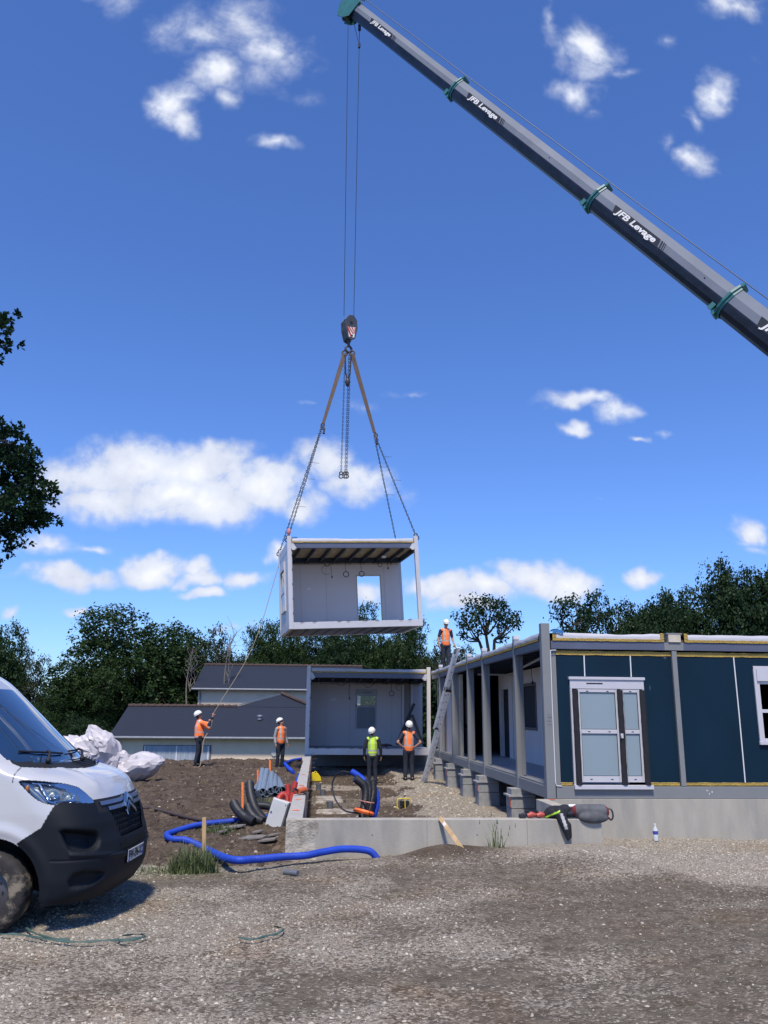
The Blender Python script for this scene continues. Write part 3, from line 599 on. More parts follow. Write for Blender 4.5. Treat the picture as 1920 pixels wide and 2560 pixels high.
def gable_house(name, x0, x1, yf, yr, ze, zr, zb, label, peak=None):
    e = empty(name, (x0, yf, zb), 0, label, 'house'); ox, oy, oz = x0, yf, zb
    def l_(p): return (p[0]-ox, p[1]-oy, p[2]-oz)
    yb = 2*yr-yf; mb = MB(); ins = .35
    mb.prism([l_(p) for p in [(x0+ins, yf+ins, zb), (x0+ins, yb-ins, zb), (x0+ins, yb-ins, ze-.02), (x0+ins, yr, zr-.2), (x0+ins, yf+ins, ze-.02)]], (x1-x0-2*ins, 0, 0)); mb.build('wall', RENDER, e)
    mb = MB(); th = .09; P = [(x0, yf, ze), (x0, yr, zr), (x0, yb, ze), (x0, yb, ze-th), (x0, yr, zr-th), (x0, yf, ze-th)]
    mb.prism([l_(p) for p in P], (x1-x0, 0, 0)); rf = mb.build('roof', SLATE, e)
    xr = peak[0] if peak else x1; mb = MB(); n = int((x1-x0)/.38)
    for i in range(n):
        a = x0+(x1-x0)*i/n
        if a > xr: break
        mb.tube([l_((a, yr, zr+.01)), l_((a+(x1-x0)/n*.98, yr, zr+.03))], [.10, .12], 8)
    mb.build('ridge_tiles', RIDGE, rf)
    mb = MB(); mb.tube([l_((x0-.02, yf-.06, ze-.06)), l_((x1, yf-.06, ze-.06))], .075, 10); mb.build('gutter', ZINC, e)
    mb = MB(); mb.tube([l_((x0+.5, yf+.02, ze-.12)), l_((x0+.5, yf+.29, ze-.5)), l_((x0+.5, yf+.29, zb))], .045, 8); mb.build('downpipe', ZINC, e)
    if peak:
        px0, pxc, px1, pz, pyr = peak; mb = MB(); sl = (zr-ze)/(yr-yf); f = lambda x, z, dy=0: l_((x, yf+(z-ze)/sl+dy-.01, z+.012))
        A, B_, C_ = f(px0, zr), f(pxc, pz), f(px1, zr); D_ = (B_[0], B_[1]+8, B_[2]-.1)
        mb.add([A, C_, B_, (A[0], A[1]+8, A[2]-.3), (C_[0], C_[1]+8, C_[2]-.3), D_], [(0, 1, 2), (0, 2, 5, 3), (1, 4, 5, 2), (3, 5, 4), (0, 3, 4, 1)]); mb.build('roof_peak', SLATE, e)
        mb = MB(); mb.bar(np.add(A, (0, 0, .05)), np.add(B_, (0, 0, .05)), .07, .05); mb.build('verge_flashing', ZINC, e)
        mb = MB(); n = 12
        for i in range(n): p, q = np.array(B_)+(np.array(C_)-B_)*i/n, np.array(B_)+(np.array(C_)-B_)*(i+.96)/n; mb.tube([p+(0, 0, .1), q+(0, 0, .06)], [.11, .09], 8)
        mb.build('hip_tiles', RIDGE, e)
        c = f(-3.15, 1.28); mb = MB(); mb.tube([c, np.add(c, (0, 0, .18))], .13, 14); mb.sphere(np.add(c, (0, 0, .2)), .17, 8, 0, (1, 1, .5)); mb.build('roof_vent', ZINC, e)
    return e
h1 = gable_house('house', -10.75, 1.2, 45, 49, .44, 2.0, -2.4, 'low cream house with slate roof and brown ridge tiles behind the bank', (-4.66, -2.15, -.30, 2.74, 51))
window_h(h1, 1.75, .35, .95+.55, 2.4, 3.5)
mb = MB(); mb.cyl((8.55, .29, 2.02), (8.55, .345, 2.02), .15, 20); mb.build('wall_vent', mat('vent_cream', (.55, .53, .46), .7), h1)
mb = MB(); mb.tube([(6.1, .2, .95), (6.1, .2, 1.55), (6.3, .2, 1.6)], .025, 6); mb.tube([(5.95, .2, 1.5), (6.15, .2, 1.56)], .035, 6); mb.build('standpipe', mat('dark_iron', (.03, .03, .035), .6, .5), h1)
gable_house('house', -8.1, 3.2, 55, 60, 3.2, 4.95, -2.4, 'taller cream house with plain slate roof behind the low one')
# ------------------------------------------------------------------ foundations
CONC = mat('cast_concrete', (.37, .35, .30), .9, var=.10, vscale=3.2, col2=(.26, .255, .235), f2=(.46, .72), bump=.25, bscale=70, stretch=(1.6, 1.6, .35))
CONC2 = mat('old_concrete', (.42, .39, .33), .95, var=.22, vscale=7, col2=(.24, .22, .18), f2=(.5, .62), bump=.7, bscale=30)
BLOCK = mat('block_concrete', (.37, .36, .34), .95, var=.14, vscale=9, bump=.5, bscale=90)
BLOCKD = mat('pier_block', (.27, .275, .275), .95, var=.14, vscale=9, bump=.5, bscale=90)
MORT = mat('mortar', (.50, .46, .41), .95, var=.2, vscale=20, bump=.5)
MARK = mat('marking_paint_orange', (.85, .20, .10), .7, var=.25, vscale=30)
ZB, ZT = .32, 3.32; XC, YC = 4.015, 14.63; YJ = 29.39
fw = empty('foundation_wall', (-.377, 11.86, -.6), 0, 'cast concrete wall across the front of the dug plot, rough mortared left end', 'wall')
O_ = (-.377, 11.86, -.6)
def loc_(p, o=O_): return (p[0]-o[0], p[1]-o[1], p[2]-o[2])
mb = MB(); mb.box(loc_((.02, 11.86, -.6)), loc_((XC, 12.06, ZB))); wp_ = mb.build('wall_panel', CONC, fw, bevel=.008)
for q in (1.55, 2.95):
    mb = MB(); mb.box(loc_((q, 11.8575, -.6)), loc_((q+.006, 11.8595, ZB-.01))); mb.build('formwork_joint', mat('joint_concrete', (.20, .195, .18), .95), wp_)
for q in (.8, 2.25, 3.5):
    mb = MB(); mb.cyl(loc_((q, 11.8565, .12)), loc_((q, 11.8595, .12)), .011, 10); mb.build('tie_hole', mat('joint_concrete', (.20, .195, .18), .95), wp_)
mb = MB(); r_ = random.Random(2)
A = []
for k in range(13):
    z = -.6+(ZB-.004+.6)*k/12; A.append([(x+(r_.uniform(-.018, .018) if x > 0 else 0), 11.857+r_.uniform(-.006, .006), z) for x in (-.377, -.25, -.12, .035+r_.uniform(-.03, .03))])
A = [[loc_(p) for p in r] for r in A]; mb.box(loc_((-.377, 11.862, -.6)), loc_((.02, 12.06, ZB-.004))); mb.grid(A); mb.build('mortared_end', CONC2, fw)
mb = MB(); mb.box(loc_((XC-.2, 12.06, -.6)), loc_((XC, YC, ZB-.003))); mb.build('return_wall', CONC, fw, bevel=.006)
# left wall: one course of blocks on a mortar bed
lw = empty('block_wall', (-.377, 12.06, -.6), 0, 'long low wall of grey concrete blocks running back along the left of the plot', 'wall'); O2 = (-.377, 12.06, -.6)
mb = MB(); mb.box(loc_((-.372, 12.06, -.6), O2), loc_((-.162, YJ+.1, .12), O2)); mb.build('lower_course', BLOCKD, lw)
y = 12.07; k = 0
while y < YJ:
    mb = MB(); dx = r_.uniform(-.004, .004); mb.box(loc_((-.377+dx, y, .121), O2), loc_((-.157+dx, min(y+.485, YJ+.08), ZB-r_.uniform(.001, .006)), O2)); mb.build('block', BLOCK, lw, bevel=.006); y += .5; k += 1
mb = MB()
for yy in (12.9, 14.45, 17.2, 20.1): mb.grid([[loc_((-.32+.10*i/3, yy+.05*j+r_.uniform(-.01, .01), ZB+.004), O2) for i in range(4)] for j in range(3)])
mb.build('paint_mark', MARK, lw)
mb = MB()
for i in range(9):
    yy = 13.2+i*1.9; mb.tube([loc_((-.14, yy, -.35), O2), loc_((-.13, yy+.05, .42), O2), loc_((-.02+r_.uniform(-.02, .05), yy+.1, .44), O2)], .006, 5)
mb.tube([loc_((-.135, 12.3, .05), O2), loc_((-.135, 29, .05), O2)], .006, 5); mb.build('rebar', mat('rusty_rebar', (.20, .13, .10), .8, .3, var=.3), lw)
pl = empty('plinth', (XC, YC, -.6), 0, 'cast concrete plinth carrying the front of the dark blue building', 'plinth'); O3 = (XC, YC, -.6)
mb = MB(); mb.box((0, -.01, 0), (7.9, .2, ZB+.6-.004)); mb.build('wall_panel', CONC, pl, bevel=.006)
mb = MB(); mb.grid([[(.0+.18*i/4, -.016, .9+.02*r_.random()) for i in range(5)], [(.0+.3*i/4, -.016, .917) for i in range(5)]]); mb.build('paint_mark', MARK, pl)
# block piers under the side of the building
G2 = 'concrete block piers under the building edge'
for i, (yy, nm) in enumerate([(16.72, 'nearest block pier, under the first post behind the corner, orange mark on it'), (20.05, 'second block pier from the front, orange mark on its side'), (22.15, 'third block pier from the front under the building edge'), (24.72, 'fourth block pier from the front, behind the ladder foot'), (27.2, 'farthest block pier, near the inner corner of the two wings')]):
    e = empty('block_pier', (XC+.05, yy, -.45), 0, nm, 'pier', G2)
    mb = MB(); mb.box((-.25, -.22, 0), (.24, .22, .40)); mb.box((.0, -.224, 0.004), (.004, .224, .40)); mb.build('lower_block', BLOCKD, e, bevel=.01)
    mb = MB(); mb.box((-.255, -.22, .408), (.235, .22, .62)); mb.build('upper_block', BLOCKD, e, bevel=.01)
    mb = MB(); mb.box((-.3, -.25, .624), (.22, .25, .655)); mb.build('packing_plate', mat('packing', (.30, .30, .30), .8), e)
    if i in (0, 1, 3): mb = MB(); mb.box((-.262, -.21, .44), (-.256, -.13, .60)); mb.build('paint_mark', MARK, e)
    mb = MB(); mb.box((-.24, -.2, .656), (.22, .2, .768)); mb.build('packing_block', BLOCKD, e)

# ------------------------------------------------------------------ modular buildings
GREY = mat('grey_steel', (.195, .205, .212), .55, var=.07, vscale=1.2, spec=.5)
GREYD = mat('slate_grey_steel', (.085, .095, .14), .35, var=.2, vscale=.9, spec=.6)
WHS = mat('white_steel', (.52, .52, .54), .42, var=.05, vscale=2)
NAVY = mat('navy_panel', (.0035, .019, .038), .6, var=.16, vscale=1.1, stretch=(1, 1, .5), spec=.15)
MEMB = mat('white_membrane', (.50, .50, .54), .55, var=.05, vscale=3, bump=.35, bscale=4)
INSUL = mat('mineral_wool', (.34, .27, .15), .95, var=.35, vscale=6, bump=.4, bscale=18)
PANELW = mat('wall_lining', (.60, .55, .535), .7, var=.04, vscale=1.4, stretch=(1, 1, .2))
FLOORM = mat('module_floor', (.34, .34, .36), .6, var=.12, vscale=1.6)
DSTEEL = mat('dark_blue_steel', (.018, .028, .055), .5, var=.2, vscale=3)
WHITEP = mat('white_frame', (.50, .50, .54), .35, var=.03)
FROST = mat('frosted_pane', (.23, .30, .34), .4, var=.03, vscale=.6, spec=.7)
DARKGL = mat('dark_window_glass', (.006, .010, .02), .04, var=.1, spec=.9)
BLACKR = mat('black_foam', (.010, .012, .018), .85, var=.3, vscale=14)
WOODF = mat('plywood_edge', (.30, .17, .10), .8, var=.25, vscale=10)
SEAL = mat('white_sealant', (.72, .72, .72), .6, var=.05)
DARKIN = mat('dark_trim_and_shade', (.020, .022, .032), .8, var=.2)  # near-black puts the shade of unlit rooms into inner walls; also dark trim
CABLE = mat('black_cable', (.012, .012, .014), .55)
BLUET = mat('blue_tape', (.03, .17, .42), .5)
BRWN = mat('wall_board_brown', (.24, .20, .17), .8, var=.08, vscale=2)
def tapemat():
    m = mat('yellow_tape', (.40, .29, .07), .7, var=.15, vscale=8); t = m.node_tree; b = t.nodes['Principled BSDF']; n = t.nodes.new; l = t.links.new
    src = b.inputs['Base Color'].links[0].from_socket; tc_ = n('ShaderNodeTexCoord'); sp = n('ShaderNodeSeparateXYZ'); l(tc_.outputs['Object'], sp.inputs[0])
    ad = n('ShaderNodeMath'); ad.operation = 'ADD'; l(sp.outputs[0], ad.inputs[0]); l(sp.outputs[1], ad.inputs[1])
    cb = n('ShaderNodeCombineXYZ'); l(ad.outputs[0], cb.inputs[0]); l(sp.outputs[2], cb.inputs[1])
    br = n('ShaderNodeTexBrick'); br.inputs['Scale'].default_value = 1; br.inputs['Brick Width'].default_value = .11; br.inputs['Row Height'].default_value = .028; br.inputs['Mortar Size'].default_value = .0045
    br.inputs['Color1'].default_value = (1, 1, 1, 1); br.inputs['Color2'].default_value = (1.15, 1.1, 1, 1); br.inputs['Mortar'].default_value = (.42, .36, .28, 1); l(cb.outputs[0], br.inputs['Vector'])
    mx = n('ShaderNodeMix'); mx.data_type = 'RGBA'; mx.blend_type = 'MULTIPLY'; mx.inputs[0].default_value = 1; l(src, mx.inputs[6]); l(br.outputs[0], mx.inputs[7]); l(mx.outputs[2], b.inputs['Base Color']); return m
TAPE = tapemat()
def rough_strip(mb, p, q, z0, z1, nrm, jit=.006, dep=.02, seed=0):
    """a wavy strip of tape from p to q (ground points), standing proud of the surface along nrm"""
    r = random.Random(seed); n = max(6, int(math.dist(p, q)/.09)); A = [[], [], [], []]
    for i in range(n+1):
        t = i/n; x, y = p[0]+(q[0]-p[0])*t, p[1]+(q[1]-p[1])*t; a = r.uniform(-jit, jit); c = r.uniform(-jit, jit); nx, ny = nrm
        A[0].append((x, y, z0+a)); A[1].append((x+nx*dep, y+ny*dep, z0+a+.004)); A[2].append((x+nx*dep, y+ny*dep, z1+c-.004)); A[3].append((x, y, z1+c))
    mb.grid(A)
def membrane(mb, p, q, z0, z1, nrm, back, seed=0):
    r = random.Random(seed); n = max(10, int(math.dist(p, q)/.16)); A = [[] for _ in range(6)]
    for i in range(n+1):
        t = i/n; x, y = p[0]+(q[0]-p[0])*t, p[1]+(q[1]-p[1])*t; nx, ny = nrm; w = .012*math.sin(i*1.7)+r.uniform(-.012, .012); zt = z1+.010*math.sin(t*PI*2.5)+r.uniform(-.006, .006)
        for k, (d, z) in enumerate([(.012, z0), (.016+w*.4, z0+(zt-z0)*.35), (.010-w*.4, z0+(zt-z0)*.7), (.0, zt), (-.08, zt+.008), (-back, zt+.012)]): A[k].append((x+nx*d, y+ny*d, z))
    mb.grid(A)

rw = empty('added_rear_wall', (-.377, YJ+2.3, -.6), 0, 'added foundation wall closing and darkening the void under the far module', 'wall')  # unseen wall added to shut daylight out of the void
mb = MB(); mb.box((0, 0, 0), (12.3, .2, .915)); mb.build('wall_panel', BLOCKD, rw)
rw = empty('added_side_wall', (XC+7.5, YC+.25, -.6), 0, 'added foundation wall darkening the void under the far right side of the blue building', 'wall')  # added out of view so the space behind the piers goes dark
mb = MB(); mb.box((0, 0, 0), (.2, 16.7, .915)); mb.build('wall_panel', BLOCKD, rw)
B = empty('modular_building', (XC, YC, ZB), 0, 'long grey framed modular building with dark blue front panels and double door', 'building'); OB = (XC, YC, ZB)
HB = ZT-ZB; LB = YJ-YC-.15; WB = 7.6
YP = [0, 2.09, 5.42, 7.49, 10.09, 12.74]                       # side posts measured back from the corner
# posts
for i, yy in enumerate(YP):
    mb = MB(); w = .13 if i else .155; top = HB+(-.07 if i else .03)
    if i == 0: mb.box((0, 0, .0), (w, .15, top))
    else: mb.box((-.012, yy, .0), (.095, yy+.13, top-.012)); mb.box((.096, yy+.003, .24), (.17, yy+.127, HB-.36))
    mb.build('post', GREY, B, bevel=.006)
    if i:
        mb = MB(); mb.box((-.01, yy+.01, top-.011), (.12, yy+.14, top+.06)); mb.build('lifting_block', WHS, B, bevel=.004)
for x in (2.46, 4.92, 7.38):
    mb = MB(); mb.box((x-.045, 0, .21), (x+.045, .12, HB-.44)); mb.build('post', GREY, B, bevel=.004)
# rails
mb = MB(); mb.box((.171, .004, 0), (WB, .14, .205)); mb.build('floor_rail', GREY, B, bevel=.005)
mb = MB(); mb.box((.171, -.004, HB-.43), (WB, .14, HB-.286)); mb.build('roof_rail', GREYD, B, bevel=.005)
for x0 in (2.28,):
    mb = MB(); mb.grid([[(x0+.36*i/5, -.0065, HB-.425+.135*k/3) for i in range(6)] for k in range(4)]); mb.build('touch_up_patch', GREY, B)
ys = YP+[LB]
for i in range(len(ys)-1):
    a, b_ = ys[i]+.151, ys[i+1]-.002
    mb = MB(); mb.box((.0, a, 0), (.10, b_, .20)); mb.box((.025, a, .201), (.11, b_, .235)); mb.build('floor_rail', GREY, B, bevel=.004)
    mb = MB(); mb.box((.004, a, HB-.42), (.10, b_, HB-.286)); mb.build('roof_rail', GREYD, B, bevel=.004)
    mb = MB(); rough_strip(mb, (.0, a), (.0, b_), HB-.285, HB-.232, (-1, 0), .008, .02, i); mb.build('sealing_tape', TAPE, B)
    mb = MB(); membrane(mb, (.0, a), (.0, b_), HB-.235, HB-.145, (-1, 0), 1.0, i); mb.build('roof_membrane', MEMB, B, smooth=True)
for a, b_, sd_ in ((.20, 2.28, 1), (2.66, WB, 2)):
    mb = MB(); rough_strip(mb, (a, 0), (b_, 0), HB-.285, HB-.232, (0, -1), .006, .022, sd_)
    for xe in ((a, a+.07) if sd_ == 1 else (a, a+.07), (b_-.07, b_)):
        if xe[1] > 7: continue
        rough_strip(mb, (xe[0], -.001), (xe[1], -.001), HB-.235, HB-.12, (0, -1), .006, .02, 4)
    mb.build('sealing_tape', TAPE, B); mb = MB(); membrane(mb, (a+.05, 0), (b_-.05 if sd_ == 1 else b_, 0), HB-.235, HB-.148, (0, -1), 1.4, sd_+7); mb.build('roof_membrane', MEMB, B, smooth=True)
mb = MB(); mb.box((2.36, -.03, HB-.28), (2.59, .2, HB-.14)); jb = mb.build('joint_box', mat('ply_pale', (.52, .47, .38), .8), B); mb = MB(); mb.box((2.33, -.034, HB-.139), (2.62, .2, HB-.115)); mb.build('lid', GREY, jb)
mb = MB(); mb.grid([[(.20+.2*i/4, -.03-.01*(i % 2), HB-.16+.02*(k)+.02*math.sin(i)) for i in range(5)] for k in (0, 3)]); mb.grid([[(.18+.2*i/4, -.03+.12*k, HB-.09-.03*k+.02*math.sin(i)) for i in range(5)] for k in (0, 1)]); mb.build('blue_tape', BLUET, B)
mb = MB(); mb.box((.14, .3, HB-.22), (WB, LB, HB-.17)); mb.build('roof_deck', DARKIN, B)
# blue cladding with seams, tape and sealant
def clad(x0, x1, z0=.27, z1=HB-.52): mb = MB(); mb.box((x0, .05, z0), (x1, .11, z1)); mb.build('wall_panel', NAVY, B)
for a, b_ in ((.27, .78), (.786, 1.64), (1.646, 2.41), (2.51, 3.60), (3.606, 4.87), (4.97, 7.33)): clad(a, b_)
mb = MB()
for x in (.783, 1.643): mb.tube([(x, .046, 2.09), (x+.004, .046, HB-.53)], .011, 6)
mb.tube([(3.603, .046, .27), (3.606, .046, 1.4), (3.6, .046, HB-.53)], .011, 6); mb.build('seam_sealant', SEAL, B)
mb = MB(); mb.box((.171, .045, .206), (.262, .12, HB-.435)); mb.build('corner_trim', GREY, B)
mb = MB(); mb.tube([(.155, -.006, HB-.46), (.15, -.008, 1.6), (.155, -.006, .26), (.175, -.006, .215), (.27, -.004, .208)], .007, 6); mb.tube([(.155, -.006, HB-.46), (.2, -.006, HB-.455), (.262, -.004, HB-.455)], .007, 6); mb.build('seam_sealant', SEAL, B)
mb = MB(); rough_strip(mb, (.265, .05), (2.41, .05), HB-.535, HB-.455, (0, -1), .006, .012, 11); rough_strip(mb, (2.51, .05), (WB-.1, .05), HB-.535, HB-.455, (0, -1), .006, .012, 12)
rough_strip(mb, (.265, .05), (.47, .05), .212, .268, (0, -1), .004, .012, 13); rough_strip(mb, (1.87, .05), (2.40, .05), .212, .268, (0, -1), .004, .012, 14); rough_strip(mb, (2.51, .05), (WB-.1, .05), .212, .268, (0, -1), .004, .012, 15); mb.build('sealing_tape', TAPE, B)
mb = MB(); mb.grid([[(2.86+.02*i, .0015, z+.02*j) for i in range(2)] for j in range(2) for z in (.13,)]); mb.box((2.95, -.001, .10), (2.965, .003, .13)); mb.box((2.9, -.001, .07), (2.912, .003, .095)); mb.build('paint_flecks', SEAL, B)
for x_, z_, w_, h_ in ((2.3, 2.44, .03, .03), (4.3, .7, .015, .12), (1.98, 1.9, .012, .05)):
    mb = MB(); mb.sphere((x_, .048, z_), 1, 6, 0, (w_, .003, h_)); mb.build('scuff', mat('scuff_grey', (.028, .045, .065), .8, var=.5, vscale=30), B)
# double door
D = empty('door', (0, 0, 0)); D.parent = B; D.name = 'double_door'
dx0, dx1, dz0, dz1 = .49, 1.85, .205, 2.08
mb = MB(); mb.box((dx0-.02, -.02, dz1-.05), (dx1+.02, .06, dz1)); mb.box((dx0, .0, dz1-.21), (dx1, .055, dz1-.052)); mb.box((dx0, .0, dz0), (dx0+.035, .055, dz1-.212)); mb.box((dx1-.035, .0, dz0), (dx1, .055, dz1-.212)); mb.build('door_frame', WHITEP, D, bevel=.004)
mb = MB(); mb.box((dx0-.01, -.06, dz0-.045), (dx1+.04, .04, dz0+.025)); mb.build('threshold', WHITEP, D, bevel=.004)
mb = MB(); mb.box((dx0+.30, -.004, dz1-.125), (dx0+.60, .0, dz1-.105)); mb.build('air_vent', BLACKR, D)
for nm, xa, xb in (('wide', dx0+.12, dx0+.86), ('narrow', dx0+.92, dx1-.09)):
    mb = MB(); z0, z1 = dz0+.07, dz1-.22; fwid = .045; zm = 1.13
    mb.box((xa, -.01, z0), (xa+fwid, .045, z1)); mb.box((xb-fwid, -.01, z0), (xb, .045, z1)); mb.box((xa+fwid+.001, -.008, z1-.05), (xb-fwid-.001, .045, z1)); mb.box((xa+fwid+.001, -.008, z0), (xb-fwid-.001, .045, z0+.10)); mb.box((xa+fwid+.001, -.009, zm-.035), (xb-fwid-.001, .045, zm+.035))
    lf = mb.build('door_leaf', WHITEP, D, bevel=.004)
    for pa, pb in ((z0+.101, zm-.036), (zm+.036, z1-.051)):
        mb = MB(); mb.box((xa+fwid+.001, .012, pa), (xb-fwid-.001, .03, pb)); mb.build('frosted_pane', FROST, lf)
        mb = MB()
        for q in (0, 1): xx = xa+fwid+.001 if q == 0 else xb-fwid-.009; mb.box((xx, .004, pa), (xx+.008, .0115, pb))
        for zz in (pa, pb-.008): mb.box((xa+fwid+.010, .004, zz), (xb-fwid-.010, .0115, zz+.008))
        mb.build('glazing_bead', DARKGL, lf)
    mb = MB()
    for zz in (z0+.05, zm, z1-.03):
        for f_ in ((.25, .75) if xb-xa > .5 else (.5,)): mb.box((xa+(xb-xa)*f_-.02, -.013, zz-.006), (xa+(xb-xa)*f_+.02, -.0085, zz+.006))
    mb.build('drain_cap', BLACKR, lf)
for x in (dx0+.075, dx0+.89, dx1-.055):
    mb = MB(); r = random.Random(int(x*100)); A = []
    for k in range(22): z = dz0+.03+(dz1-.23-dz0-.03)*k/21; j = r.uniform(-.003, .003); A.append([(x-.045+j, -.012, z), (x-.045+j, -.06, z), (x-.02, -.075, z), (x+.025, -.075, z), (x+.05+j, -.055, z), (x+.05+j, -.012, z)])
    mb.grid(A); mb.prism(A[-1], (0, 0, .004)); mb.prism(A[0], (0, 0, -.004)); mb.build('foam_protector', BLACKR, D, smooth=40)
mb = MB(); mb.box((dx0+.845, -.09, 1.02), (dx0+.895, -.076, 1.10)); mb.box((dx0+.84, -.12, 1.05), (dx0+.855, -.09, 1.09)); mb.build('handle', WHS, D, bevel=.003)
# window at the right of the frame
def winpart(par, x0, x1, z0, z1, y=0.05, s=-1, split=.5, shut=.22):
    wd = empty('window', (0, 0, 0)); wd.parent = par
    mb = MB(); o = .05
    mb.box((x0-o, y-.035, z0-o), (x0, y, z1+o)); mb.box((x1, y-.035, z0-o), (x1+o, y, z1+o)); mb.box((x0-o, y-.034, z1+.001), (x1+o, y, z1+o+.001)); mb.box((x0-o-.01, y-.05, z0-o-.01), (x1+o+.01, y, z0-.001)); mb.box((x0+.001, y-.05, z1-shut), (x1-.001, y+.03, z1-.001)); mb.build('window_frame', WHITEP, wd, bevel=.004)
    zt = z1-shut-.002; mb = MB(); f = .05; zm = z0+(zt-z0)*split
    mb.box((x0+.001, y-.022, z0), (x0+f, y+.03, zt)); mb.box((x1-f, y-.022, z0), (x1-.001, y+.03, zt)); mb.box((x0+f, y-.021, z0), (x1-f, y+.03, z0+f)); mb.box((x0+f, y-.021, zt-f), (x1-f, y+.03, zt)); mb.box((x0+f, y-.0205, zm-.03), (x1-f, y+.03, zm+.03)); mb.build('sash', WHITEP, wd, bevel=.003)
    mb = MB(); mb.box((x0+f, y+.0, z0+f), (x1-f, y+.012, zm-.031)); mb.box((x0+f, y+.0, zm+.031), (x1-f, y+.012, zt-f-.001)); mb.build('glass', DARKGL, wd)
    return wd
winpart(B, 3.99, 4.84, .98, 2.26)
# inner partition, floor, ceiling
xi = 1.45
mb = MB(); mb.box((.111, .141, .10), (WB-.05, LB-.05, .212)); mb.build('floor', FLOORM, B)
def wall_holes(mb, x, th, y0, y1, z0, z1, holes):
    """wall in the x plane with rectangular openings (ya, yb, za, zb) sorted along y"""
    y = y0
    for ya, yb, za, zb in holes:
        if ya > y: mb.box((x, y, z0), (x+th, ya, z1))
        if za > z0: mb.box((x, ya, z0), (x+th, yb, za))
        if zb < z1: mb.box((x, ya, zb), (x+th, yb, z1))
        y = yb
    if y < y1: mb.box((x, y, z0), (x+th, y1, z1))
zi0, zi1 = .213, HB-.45
mb = MB(); wall_holes(mb, xi, .08, .15, 10.3, zi0, zi1, [(6.0, 7.6, 1.08, 2.14), (9.05, 10.0, zi0, 2.12)]); mb.build('partition', PANELW, B)
mb = MB()
for a, b_, c, d_ in ((6.0, 7.6, 1.08, 2.14),):
    mb.box((xi-.02, a-.06, c-.06), (xi+.09, b_+.06, c-.001)); mb.box((xi-.02, a-.06, d_+.001), (xi+.09, b_+.06, d_+.06)); mb.box((xi-.02, a-.06, c), (xi+.09, a-.001, d_)); mb.box((xi-.02, b_+.001, c), (xi+.09, b_+.06, d_))
mb.build('opening_frame', mat('grey_ply', (.16, .13, .12), .8, var=.2, vscale=8), B)
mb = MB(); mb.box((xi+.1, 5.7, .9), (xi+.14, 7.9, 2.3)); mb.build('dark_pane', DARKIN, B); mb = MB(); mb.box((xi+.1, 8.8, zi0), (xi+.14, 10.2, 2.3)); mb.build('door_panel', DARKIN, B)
mb = MB(); mb.box((xi-.02, 8.5, zi0), (xi-.004, 8.6, zi1)); mb.build('cover_strip', PANELW, B)
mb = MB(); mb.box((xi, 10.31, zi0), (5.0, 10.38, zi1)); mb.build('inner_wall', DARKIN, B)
mb = MB(); mb.box((WB-.06, .15, .21), (WB-.01, LB, HB-.1)); mb.build('wall_panel', NAVY, B)
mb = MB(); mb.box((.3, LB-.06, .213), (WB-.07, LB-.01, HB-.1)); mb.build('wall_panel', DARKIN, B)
mb = MB(); mb.box((5.05, .2, .213), (5.1, LB-.07, HB-.45)); mb.build('inner_wall', DARKIN, B)  # near-black colour stands for the unlit depth of the rooms
# flush wall at the far half of the side, doors and openings in it
mb = MB(); wall_holes(mb, .20, .07, 10.0, LB, zi0, zi1, [(10.5, 11.25, zi0, 2.10)]); mb.build('partition', PANELW, B)
mb = MB(); mb.box((.19, 9.86, zi0), (.28, 9.999, zi1)); mb.build('cut_panel_edge', mat('panel_foam', (.44, .40, .30), .9), B)
mb = MB(); mb.box((.18, 10.46, zi0), (.29, 10.50, 2.13)); mb.box((.16, 11.15, zi0), (.29, 11.30, 2.13)); mb.box((.181, 10.5, 2.10), (.29, 11.15, 2.135)); mb.build('door_lining', WOODF, B)
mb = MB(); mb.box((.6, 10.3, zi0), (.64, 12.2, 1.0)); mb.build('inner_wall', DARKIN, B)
mb = MB(); mb.box((.7, 11.0, 1.1), (.74, 12.0, 1.9)); mb.build('daylight_sheet', mat('daylight_pale', (.5, .52, .5), .5), B)  # pale sheet stands in for the bright outdoors seen through the opening
for j, (ya, yb) in enumerate([(12.45, 13.25), (13.75, 14.3)]):
    mb = MB(); mb.box((.186, ya, zi0+.02), (.199, yb, 2.08)); dr = mb.build('inner_door', mat('door_taupe', (.30, .27, .26), .7, var=.06), B)
    mb = MB(); mb.box((.180, ya+.14, 1.05), (.1855, yb-.14, 1.75)); mb.box((.180, ya+.14, .38), (.1855, yb-.14, .82)); mb.build('door_glass', WOODF if j < 1 else DARKIN, dr)
    mb = MB(); mb.tube([(.183, ya+.07, 1.02), (.14, ya+.07, 1.02), (.14, ya+.16, 1.02)], .009, 6); mb.build('handle', DARKIN, dr)
